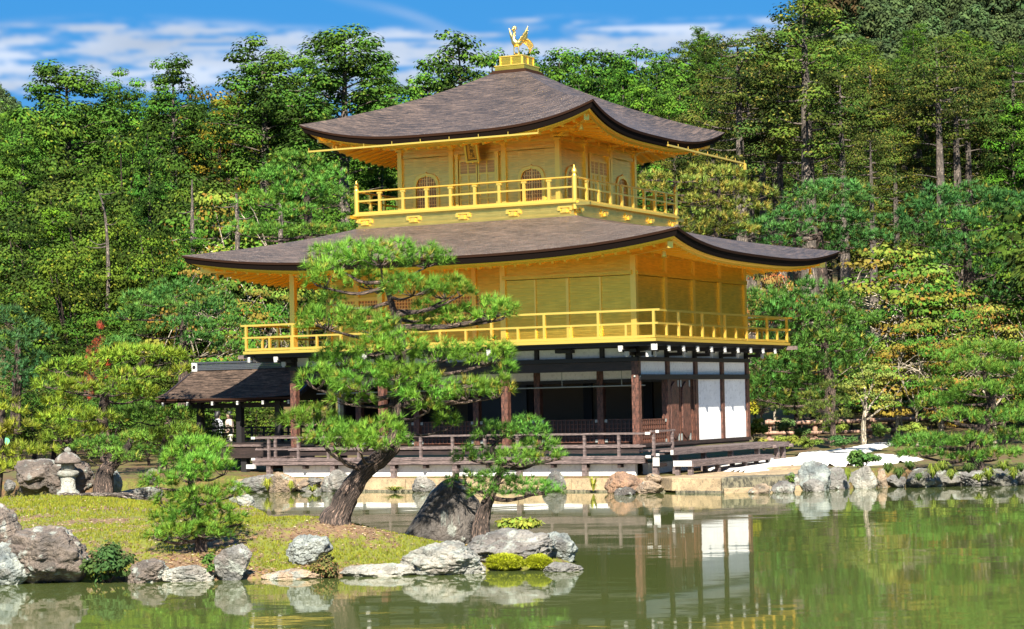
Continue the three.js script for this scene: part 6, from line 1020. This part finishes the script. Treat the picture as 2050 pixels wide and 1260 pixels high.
// two visitors beyond the fishing pavilion
function visitor(px, foot, d, turn, shirt, pants, label, bag) {
  const p = at(px, foot, d), t = thing('person', p, label, 'person', null, turn);
  const bones = (list, res) => { // capsules [a, b, ra, rb] smoothly joined
    const mc = new MarchingCubes(res, new THREE.MeshBasicMaterial(), false, false, 60000), n = mc.size, S = 1.0; mc.isolation = 0;
    for (let k = 0; k < n; k++) for (let j = 0; j < n; j++) for (let i = 0; i < n; i++) { const q = V((i - n / 2) / (n / 2) * S, (j - n / 2) / (n / 2) * S + 0.87, (k - n / 2) / (n / 2) * S); let m = 1e9; for (const [a, b, ra, rb] of list) { const ab = b.clone().sub(a), h = clamp(q.clone().sub(a).dot(ab) / ab.lengthSq(), 0, 1), dd = q.distanceTo(a.clone().addScaledVector(ab, h)) - lerp(ra, rb, h), w = 0.03, hh = clamp(0.5 + 0.5 * (m - dd) / w, 0, 1); m = lerp(m, dd, hh) - w * hh * (1 - hh); } mc.field[i + j * n + k * n * n] = -m; }
    mc.update();
    const g = new THREE.BufferGeometry(), c = mc.count; const pos = mc.positionArray.slice(0, c * 3); for (let i = 0; i < c; i++) { pos[i * 3] *= S; pos[i * 3 + 1] = pos[i * 3 + 1] * S + 0.87; pos[i * 3 + 2] *= S; }
    g.setAttribute('position', new THREE.BufferAttribute(pos, 3)); g.setAttribute('normal', new THREE.BufferAttribute(mc.normalArray.slice(0, c * 3), 3)); return g;
  };
  const skin = std({ color: C(0.33, 0.21, 0.155), roughness: 0.6 }), hair = std({ color: C(0.015, 0.013, 0.012), roughness: 0.5 });
  const add = (n, g, m) => { const k = new THREE.Mesh(g, m); k.name = n; k.castShadow = k.receiveShadow = true; t.add(k); };
  add('body', bones([[V(0, 0.95, 0), V(0, 1.38, 0), 0.13, 0.13], [V(0, 1.38, 0), V(0, 1.52, 0.01), 0.06, 0.055], [V(0, 1.60, 0.015), V(0, 1.65, 0.02), 0.085, 0.09], [V(-0.16, 1.38, 0), V(-0.24, 1.12, 0.02), 0.05, 0.042], [V(-0.24, 1.12, 0.02), V(-0.22, 0.9, 0.12), 0.04, 0.032], [V(0.16, 1.38, 0), V(0.24, 1.12, 0.02), 0.05, 0.042], [V(0.24, 1.12, 0.02), V(0.2, 0.98, 0.18), 0.04, 0.032], [V(-0.09, 0.92, 0), V(-0.09, 0.5, 0.02), 0.09, 0.06], [V(-0.09, 0.5, 0.02), V(-0.09, 0.08, 0), 0.058, 0.04], [V(0.09, 0.92, 0), V(0.1, 0.5, 0.03), 0.09, 0.06], [V(0.1, 0.5, 0.03), V(0.1, 0.08, -0.02), 0.058, 0.04], [V(-0.09, 0.05, 0), V(-0.09, 0.04, 0.16), 0.045, 0.035], [V(0.1, 0.05, -0.02), V(0.1, 0.04, 0.14), 0.045, 0.035]], 72), skin);
  add('shirt', bones([[V(0, 0.92, 0), V(0, 1.36, 0), 0.16, 0.155], [V(-0.15, 1.38, 0), V(-0.245, 1.12, 0.02), 0.075, 0.06], [V(0.15, 1.38, 0), V(0.245, 1.12, 0.02), 0.075, 0.06], [V(-0.12, 1.4, 0), V(0.12, 1.4, 0), 0.07, 0.07]], 60), std({ color: C(...shirt), roughness: 0.85 }));
  add('trousers', bones([[V(-0.09, 0.92, 0), V(-0.09, 0.5, 0.02), 0.11, 0.08], [V(-0.09, 0.5, 0.02), V(-0.09, 0.1, 0), 0.08, 0.065], [V(0.09, 0.92, 0), V(0.1, 0.5, 0.03), 0.11, 0.08], [V(0.1, 0.5, 0.03), V(0.1, 0.1, -0.02), 0.08, 0.065]], 56), std({ color: C(...pants), roughness: 0.85 }));
  add('hair', bones([[V(0, 1.69, -0.01), V(0, 1.60, -0.05), 0.112, 0.10]], 48), hair);
  if (bag) add('backpack', bones([[V(bag, 1.3, -0.16), V(bag, 1.05, -0.18), 0.13, 0.14]], 40), std({ color: C(0.02, 0.02, 0.024), roughness: 0.7 }));
}
visitor(437, 921, 81.5, YAW + 2.4, [0.50, 0.52, 0.57], [0.33, 0.35, 0.42], 'person in a white shirt with a dark backpack beyond the fishing pavilion', -0.06); visitor(460, 922, 81, YAW - 1.2, [0.46, 0.36, 0.30], [0.52, 0.49, 0.42], 'person in beige clothes standing right of the person with the backpack');
// ---------------------------------------------------------------- the wood: trees one can point at, then the rest of the slope
const G1 = [1, 1, 1], HL = [1.0, 1.15, 1.0], DK = [0.88, 0.95, 0.9], YL = [1.25, 1.25, 0.9], LT = [1.3, 1.4, 1.1], OL = [1.35, 1.2, 0.9], OR = [2.6, 1.25, 0.9], HZ = [0.8, 1.0, 1.0];
for (const [k, i, px, top, d, w, label, tint, base] of [
  ['barecypress', 0, 135, 118, 138, 1.56, 'tall cypress with long bare grey trunk at the left, nearest to the mountain', G1], ['cypress', 1, 245, 142, 150, 1.20, 'rounded cypress top right of the tall bare-trunked cypress', LT], ['cypress', 2, 352, 108, 140, 1.20, 'pointed dark green cypress with narrow tip in the left skyline', DK], ['broad', 0, 440, 138, 152, 0.8, 'orange-brown autumn tree top peeping between two cypresses', OR], ['barecypress', 1, 532, 84, 134, 1.44, 'tall cypress with twisted grey trunk left of the highest left tree', G1], ['cypress', 0, 612, 98, 146, 1.08, 'narrow cypress just left of the highest left tree', LT], ['barecypress', 2, 690, 50, 132, 1.62, 'highest cypress left of the upper roof with pale trunk reaching the balcony', G1], ['cypress', 1, 768, 112, 150, 1.08, 'bushy cypress between the highest left tree and the upper roof', LT], ['cypress', 2, 868, 112, 160, 1.20, 'green cypress rising behind the left slope of the upper roof', LT], ['cypress', 3, 932, 68, 158, 1.32, 'tall rounded cypress left of the phoenix', G1], ['cypress', 0, 990, 94, 165, 1.08, 'cypress top just left of the roof pedestal', LT], ['cypress', 4, 1062, 100, 175, 0.96, 'small cypress tip directly behind the phoenix', G1], ['cypress', 1, 1130, 95, 168, 1.08, 'pointed cypress right of the roof pedestal', HL], ['cypress', 2, 1186, 98, 176, 1.32, 'cypress tip between pedestal and hill ridge', HL], ['cypress', 0, 1098, 112, 185, 1.20, 'cypress filling the gap just right of the phoenix', HL], ['cypress', 1, 1158, 108, 184, 1.20, 'cypress behind the two pointed tops right of the pedestal', HL], ['cypress', 3, 1218, 104, 186, 1.20, 'cypress at the foot of the hill ridge right of the pedestal', HL], ['cypress', 0, 1248, 96, 195, 1.20, 'light green cypress where the hill ridge begins', HL], ['cypress', 2, 1285, 90, 200, 1.20, 'light green cypress above the right slope of the upper roof', HL], ['cypress', 1, 1325, 120, 180, 1.20, 'light green cypress above the right corner of the upper roof', HL], ['cypress', 3, 1375, 125, 185, 1.20, 'light green cypress left of the cedar group', HL], ['cypress', 0, 1290, 160, 150, 1.20, 'full green cypress low behind the right slope of the upper roof', LT], ['cypress', 4, 1350, 185, 150, 1.20, 'full green cypress low behind the right tip of the upper roof', LT], ['cypress', 1, 1400, 170, 160, 1.20, 'full green cypress beside the leaning cedar', LT],
  ['broad', 1, 30, 178, 132, 1.0, 'pale green rounded broadleaf tree at the left edge of the wood', LT], ['broad', 2, 150, 300, 118, 1.1, 'olive broadleaf tree below the tall bare-trunked cypress', G1], ['broad', 0, 250, 235, 126, 1.0, 'broad green tree under the rounded cypress top', YL], ['broad', 1, 330, 560, 96, 1.0, 'dark bushy tree behind the wide blue-green pine', DK], ['broad', 2, 420, 300, 116, 1.0, 'dark broadleaf tree in the middle of the left wood', DK], ['broad', 0, 60, 420, 104, 1.1, 'dense dark bush-like tree low at the left edge', DK], ['broad', 1, 150, 470, 98, 1.1, 'olive green mound of foliage in the lower left wood', OL], ['broad', 2, 230, 380, 104, 0.9, 'bright yellow-green tree with bare side branch in the left wood', YL], ['broad', 0, 320, 430, 99, 0.9, 'yellow-green tree right below the dark broadleaf tree', YL], ['maple', 0, 440, 355, 108, 0.9, 'yellowing tree around the bare snags in the left wood', [0.75, 0.95, 0.8]], ['maple', 1, 505, 560, 92, 0.8, 'yellow-green maple seen under the left end of the lower roof', [0.65, 0.95, 0.9]], ['maple', 0, 420, 490, 94, 0.8, 'pale orange tree beside the bare snag above the lower roof tip', [0.8, 0.85, 0.9]], ['maple', 1, 560, 570, 88, 0.7, 'light yellow-green maple between corner post and wide pine', [0.62, 0.92, 0.85]],
  ['barecedar', 1, 1490, 54, 122, 1.15, 'broad brownish-green cedar left of the tallest cedar', G1], ['barecedar', 0, 1625, -30, 120, 1.3, 'tallest cedar with long pale trunk right of the upper roof', LT], ['cedar', 2, 1755, 106, 128, 1.0, 'slender cedar right of the tallest cedar', OL], ['cedar', 0, 1850, 165, 124, 1.25, 'bushy olive cedar in the right half of the cedar group', OL], ['cedar', 1, 1925, 118, 130, 1.25, 'wide brownish cedar near the right edge', OL], ['cedar', 2, 1970, 100, 138, 0.9, 'cedar tip rising behind the wide brownish cedar', G1], ['cedar', 0, 2042, 92, 122, 1.1, 'dark cedar cut by the right edge of the picture', DK], ['cedar', 1, 1690, 190, 132, 1.2, 'green cedar filling the gap right of the tall pale trunk', LT], ['cedar', 2, 1800, 250, 118, 1.0, 'low branching cedar in the middle of the cedar group', OL], ['barecedar', 0, 1560, 130, 134, 1.1, 'shadowed cedar behind the two tallest cedars', DK], ['cedar', 2, 1436, 130, 136, 0.75, 'cedar with leaning brownish top at the left of the cedar group', OL], ['polecedar', 0, 1752, 260, 110, 1.0, 'small rounded cedar on a straight pale trunk', G1],
  ['maple', 0, 1800, 470, 84, 1.15, 'large maple turning orange and yellow right of the pavilion', [0.78, 0.95, 0.9]], ['maple', 1, 1880, 520, 82, 1.0, 'maple with yellow-green and orange leaves behind the shore pine', [0.65, 0.95, 0.9]], ['maple', 0, 1985, 590, 78, 0.95, 'orange maple with white forked branches near the right edge', [0.9, 0.9, 1]], ['maple', 1, 1830, 640, 80, 0.8, 'low maple with orange outer leaves above the log fence', [0.7, 0.95, 0.9]], ['broad', 1, 1780, 690, 90, 0.8, 'dark shaded tree behind the low maple and the fence', DK], ['maple', 0, 1545, 470, 97, 0.5, 'small brownish maple top above the right tip of the lower roof', [1.1, 0.7, 1.3]], ['broad', 2, 1960, 350, 100, 0.8, 'pale mixed bush between cedars and dense pine at the right edge', LT], ['broad', 0, 1600, 745, 92, 0.9, 'dark hedge tree behind the large dark pine', DK], ['broad', 2, 1700, 770, 97, 0.8, 'dark hedge tree behind the thin white-barked tree', DK], ['broad', 1, 1860, 760, 96, 0.8, 'dark hedge tree left of the big shore pine', DK], ['broad', 0, 1520, 720, 93, 0.8, 'dark hedge tree at the back corner of the pavilion', DK],
]) tree(k, i, px, top, d, w, label, null, { tint });
// two small red maples and the bare snags
tree('maple', 1, 196, 632, 93, 0.22, 'small red maple beside the wide blue-green pine', null, { tint: [1.1, 0.28, 0.9] }); tree('maple', 0, 176, 682, 85, 0.15, 'lower small red maple above the broad yellow-green pine', null, { tint: [1.0, 0.33, 1.0] });
function snag(pts, rad, d, label) { const p = pts.map(([x, y]) => at(x, y, d)), t = thing('dead_tree', p[0], label, 'dead tree', 'bare snags of the left wood'), r = rng(pts[0][0]); part('trunk', tube(p, rad, 8, 0.2, pts[0][0], 4), barkGrey, t); const c = new THREE.CatmullRomCurve3(p), l = []; for (let k = 0; k < 7; k++) { const q = c.getPoint(0.2 + 0.75 * r()), a = r() * 6.28, L = 0.3 + 1.0 * r(); l.push(tube([q, q.clone().add(V(Math.cos(a) * L * 0.5, -0.05, Math.sin(a) * L * 0.5)), q.clone().add(V(Math.cos(a) * L, 0.35 * (r() - 0.3), Math.sin(a) * L))], [0.04, 0.025, 0.008], 4, 0, 0, 3)); } part('branches', join(l), barkGrey, t); }
snag([[386, 560], [385, 470], [384, 360]], [0.12, 0.10, 0.03], 101, 'pale bare snag with short dead branches above the lower roof tip'); snag([[474, 560], [475, 460], [473, 388]], [0.12, 0.11, 0.06], 102, 'shorter pale bare snag right of the other snag'); snag([[560, 520], [562, 440], [560, 400]], [0.12, 0.11, 0.05], 100, 'pale trunk partly hidden by the round bright green pine');
snag([[214, 640], [216, 520], [208, 420], [196, 380]], [0.10, 0.08, 0.05, 0.015], 98, 'thin grey leaning trunk with forked bare branches in the lower left wood');
for (const [px, top, d, label] of [
  [1508, 145, 128, 'slim cedar with bare pale bole in the dark gap, leftmost of the row'],
  [1534, 115, 132, 'slim cedar second from the left in the dark gap'],
  [1569, 155, 126, 'cedar with pale bole in the dark gap beside the tallest cedar'],
  [1891, 65, 118, 'cedar with leaning pale bole in the right cedar group'],
  [1925, 85, 122, 'slim cedar right of the leaning pale bole'],
  [1865, 115, 126, 'thin cedar left of the leaning pale bole'],
  [1948, 105, 128, 'thin cedar at the right of the bare cedar boles'],
  [1358, 230, 130, 'slim cedar behind the right gutter of the upper roof'],
  [1695, 125, 118, 'cedar with pale bole between the tallest cedar and the small rounded cedar'],
  [1480, 130, 134, 'slim cedar at the left end of the dark gap'],
  [1600, 165, 136, 'slim cedar deep in the shade left of the tallest cedar'],
  [1660, 155, 134, 'slim cedar deep in the shade right of the tallest cedar'],
  [1820, 135, 128, 'slim cedar in the middle of the right cedar group'],
]) tree('polecedar', px % 3, px, top, d, 1.0, label, null, { tint: [0.85 + (px % 5) * 0.08, 0.95, 0.9], bark: barkGrey });
// the rest of the slope, row behind row, kept below the outline measured in the photograph
const outline = [[-200, 190], [0, 200], [100, 200], [220, 175], [320, 185], [460, 170], [600, 160], [780, 150], [860, 150], [960, 130], [1060, 130], [1200, 115], [1260, 100], [1400, 70], [1500, 110], [1700, 150], [2250, 180]];
const skyAt = (x) => { for (let i = 1; i < outline.length; i++) if (x < outline[i][0]) { const [a, b] = outline[i - 1], [c, e] = outline[i]; return lerp(b, e, (x - a) / (c - a)); } return 200; };
{
  const r = rng(2024);
  const zone = (px, d) => (d > 150 ? 'far up the slope ' : d > 118 ? 'halfway up the slope ' : 'low on the slope ') + [[150, 'at the left edge of the picture'], [330, 'above the broad yellow-green pine'], [480, 'above the fishing pavilion'], [600, 'between the lower roof tip and the upper roof'], [1010, 'behind the left half of the upper roof'], [1300, 'behind the right half of the upper roof'], [1480, 'just right of the upper roof tip'], [1720, 'round the foot of the tallest cedar'], [1900, 'above the large orange and yellow maple'], [1e9, 'by the right edge of the picture']].find(([x]) => px < x)[1];
  for (let d = 94; d < 240; d += 4.9 + (d - 94) * 0.02) for (let px = -140 + r() * 60; px < 2200; ) {
    const step = (FOCAL * ((px > 1340 ? 4.6 : 4.4) + 1.9 * r())) / d; px += step;
    const dd = d + (r() - 0.5) * 4; if (dd < 104 && px > 560 && px < 1470) { continue; }
    const right = px > 1340, q = spot(px, dd), gy = landY(q.x, q.z);
    if (right && dd < (px > 1400 && px < 1720 ? 142 : px < 1800 ? 128 : 116)) continue;
    const kind = right ? (r() < 0.6 ? 'cedar' : 'cypress') : dd < 132 ? (r() < 0.8 ? 'broad' : 'cypress') : r() < 0.6 ? 'cypress' : 'broad';
    let H = kind === 'broad' ? 6.5 + 4 * r() : right ? 10 + 6 * r() : dd > 150 ? 13 + 6 * r() : 9 + 5 * r(); if (dd < 106 && kind === 'broad') H = 4.5 + 2.5 * r();
    const cap = at(px, skyAt(px) + 10 + r() * 30, dd).y - gy; H = Math.min(H, cap); if (H < 3) continue;
    const a = r(), tint = right ? [0.8 + 0.3 * a, 0.85 + 0.3 * a, 0.85] : [0.75 + 0.6 * a * a, 0.88 + 0.45 * a, 0.75 + 0.3 * r()], name = { cypress: 'cypress tree', cedar: 'cedar tree', barecedar: 'cedar tree', polecedar: 'cedar tree', broad: 'broadleaf tree' }[kind], label = `${name} ${zone(px, dd)}`;
    if (dd < 96 && px > 380 && px < 560) continue;
    const t = thing({ cypress: 'cypress_tree', cedar: 'cedar_tree', barecedar: 'cedar_tree', polecedar: 'cedar_tree', broad: 'broadleaf_tree' }[kind], V(q.x, gy, q.z), label, 'tree', label, r() * 6.28), pr = proto(kind, Math.floor(r() * 3), dd > 135), s = H / (kind === 'broad' ? 10.2 : 16), w = s * (kind === 'broad' ? 0.95 + 0.3 * r() : 0.85 + 0.35 * r());
    t.scale.set(w, s, w);
    const A = new THREE.Mesh(pr.limbs, pr.bark), Cn = new THREE.Mesh(pr.crown, tintMat(tint.map((v) => Math.round(v * 5) / 5), kind)); A.name = 'trunk'; Cn.name = 'crown'; for (const m of [A, Cn]) { m.castShadow = m.receiveShadow = true; t.add(m); }
  }
  // dark bushes that close the view under the pines
  for (const [d0, d1, p0, p1, h0, h1, zone2] of [[79, 94, -140, 385, 1.8, 3.2, 'behind the garden pines on the left'], [95, 104, 1470, 2180, 3.0, 5.0, 'behind the log fence on the right']]) for (let d = d0; d < d1; d += 3.2) for (let px = p0 + r() * 40; px < p1; ) {
    px += (FOCAL * (1.9 + 1.3 * r())) / d; const q = spot(px, d + (r() - 0.5) * 2), H = lerp(h0, h1, r()) * (1 + (d - d0) / 26), label = `dark leafy bush ${zone2}${d0 < 90 ? (px < 120 ? ', near the left edge' : px < 260 ? ', behind the broad yellow-green pine' : ', beside the fishing pavilion') : px < 1640 ? ', nearest to the pavilion' : px < 1820 ? ', behind the thin white-barked tree' : ', behind the big shore pine'}`, pr = proto('broad', Math.floor(r() * 3), true), s = H / 10.2, t = thing('bush', V(q.x, landY(q.x, q.z) - 0.1 * H, q.z), label, 'bush', label, r() * 6.28), a = r();
    t.scale.set(s * 1.35, s, s * 1.35); const A = new THREE.Mesh(pr.limbs, pr.bark), Cn = new THREE.Mesh(pr.crown, tintMat([0.75 + 0.45 * a * a, 0.9 + 0.2 * a, 0.9].map((v) => Math.round(v * 5) / 5), 'broad')); A.name = 'trunk'; Cn.name = 'crown'; for (const m of [A, Cn]) { m.castShadow = m.receiveShadow = true; t.add(m); }
  }
  // trees of the nearer hill ridge on the right
  for (let d = 212; d < 345; d += 8) for (let px = 1090 + r() * 40; px < 2120; ) {
    px += (FOCAL * (6.6 + 2.4 * r())) / d; const dd = d + (r() - 0.5) * 7, q = spot(px, dd), gy = landY(q.x, q.z), top = at(px, 0, dd).y; if (px > 1640 && dd < 280 && r() < 0.3) continue;
    const hs = [[1000, 150], [1200, 128], [1262, 92], [1340, 58], [1450, 40], [1550, 20], [1640, 2], [2300, -60]]; let cap = -60; for (let i = 1; i < hs.length; i++) if (px < hs[i][0]) { cap = lerp(hs[i - 1][1], hs[i][1], clamp((px - hs[i - 1][0]) / (hs[i][0] - hs[i - 1][0]), 0, 1)); break; }
    const H = Math.min(9 + 5 * r(), at(px, cap + 18 * r(), dd).y - gy), kind = r() < 0.7 ? 'cypress' : 'broad', a = r(); if (H < 3) continue; const label = `${kind === 'broad' ? 'rounded broadleaf' : 'pointed conifer'} tree on the wooded hill ridge ${px < 1300 ? 'where it rises from the roof pedestal' : px < 1420 ? 'above the right tip of the upper roof' : px < 1650 ? 'behind the tallest cedar' : px < 1860 ? 'right of the tallest cedar below the mountain' : 'by the right edge below the mountain'}`;
    const t = thing('hill_tree', V(q.x, gy, q.z), label, 'tree', label, r() * 6.28), pr = proto(kind, Math.floor(r() * 3), true), s = H / (kind === 'broad' ? 10.2 : 16), w = s * (1.1 + 0.35 * r()); t.scale.set(w, s, w);
    const A = new THREE.Mesh(pr.limbs, pr.bark), Cn = new THREE.Mesh(pr.crown, tintMat([0.7 + 0.4 * a, 0.8 + 0.3 * a, 0.8].map((v) => Math.round(v * 5) / 5), kind)); A.name = 'trunk'; Cn.name = 'crown'; for (const m of [A, Cn]) { m.castShadow = m.receiveShadow = true; t.add(m); }
  }
  // the garden's trees go on past the right edge of the picture; the east wall mirrors them
  for (let k = 0; k < 22; k++) { const u = 0.27 + 0.5 * (k / 22), dd = 78 + (k % 3) * 7, q = ground(u * dd, dd), kind = k % 2 ? 'cypress' : 'broad', H = 8 + 4 * r(), s = H / (kind === 'broad' ? 10.2 : 16), label = `${kind === 'broad' ? 'broadleaf' : 'cypress'} tree of the garden past the right edge of the picture`, t = thing(kind === 'broad' ? 'broadleaf_tree' : 'cypress_tree', V(q.x, landY(q.x, q.z), q.z), label, 'tree', label, r() * 6.28), pr = proto(kind, k % 3, true); t.scale.set(s * 1.2, s, s * 1.2); const A = new THREE.Mesh(pr.limbs, pr.bark), Cn = new THREE.Mesh(pr.crown, tintMat([0.8, 0.8, 0.8], kind)); A.name = 'trunk'; Cn.name = 'crown'; for (const m of [A, Cn]) { m.castShadow = m.receiveShadow = true; t.add(m); } }
  // far mountainsides read as one mass of wood
  const bb = new Buf(9000); for (let k = 0; k < 13; k++) { const u = 1 - 1.5 * ((k + 0.5) / 13), a = k * 2.4, s = Math.sqrt(Math.max(0, 1 - u * u)); clump(bb, r, V(Math.cos(a) * s * 0.33, 0.55 + u * 0.36, Math.sin(a) * s * 0.33), 0.17, 0.13, 60, 0.085, 0.032, vary([0.06, 0.085, 0.03], r, 0.3, 0.15), { droop: -0.2 }); }
  const geo = bb.geo();
  const mass = (name, label, spots) => { const m = new THREE.InstancedMesh(geo, leafMat, spots.length), q = new THREE.Matrix4(), e = new THREE.Euler(), Q = new THREE.Quaternion(); spots.forEach(([x, y, z, h, w, c], i) => { q.compose(V(x, y - 0.4, z), Q.setFromEuler(e.set(0, r() * 6.28, 0)), V(w, h, w)); m.setMatrixAt(i, q); m.setColorAt(i, c); }); m.name = name; m.castShadow = m.receiveShadow = true; scene.add(m); tag(m, label, 'wood', null, 'stuff'); };
  const cover = (d0, d1, p0, p1, cell, deep) => { const o = []; for (let d = d0; d < d1; d += cell) for (let px = p0; px < p1; ) { px += (FOCAL * cell * (0.75 + 0.5 * r())) / d; const q = spot(px, d + (r() - 0.5) * cell), h = 6 + 7 * r() * r() + (r() < 0.1 ? 4 : 0), a = (0.6 + 0.85 * r()) * deep, red = r() < 0.012; o.push([q.x, landY(q.x, q.z), q.z, h, h * (0.75 + 0.35 * r()), red ? C(1.0, 0.5, 0.6) : C(a * 0.9, a * (0.95 + 0.15 * r()), a)]); } return o; };
  mass('mountain_wood', 'dark wooded mountainside filling the upper right corner', cover(350, 790, 1400, 2150, 5.2, 0.85));
  mass('distant_mountain_wood', 'distant dark blue-green wooded mountain at the left edge', cover(640, 1000, -150, 420, 5.4, 0.85));
}
renderer.render(scene, camera);
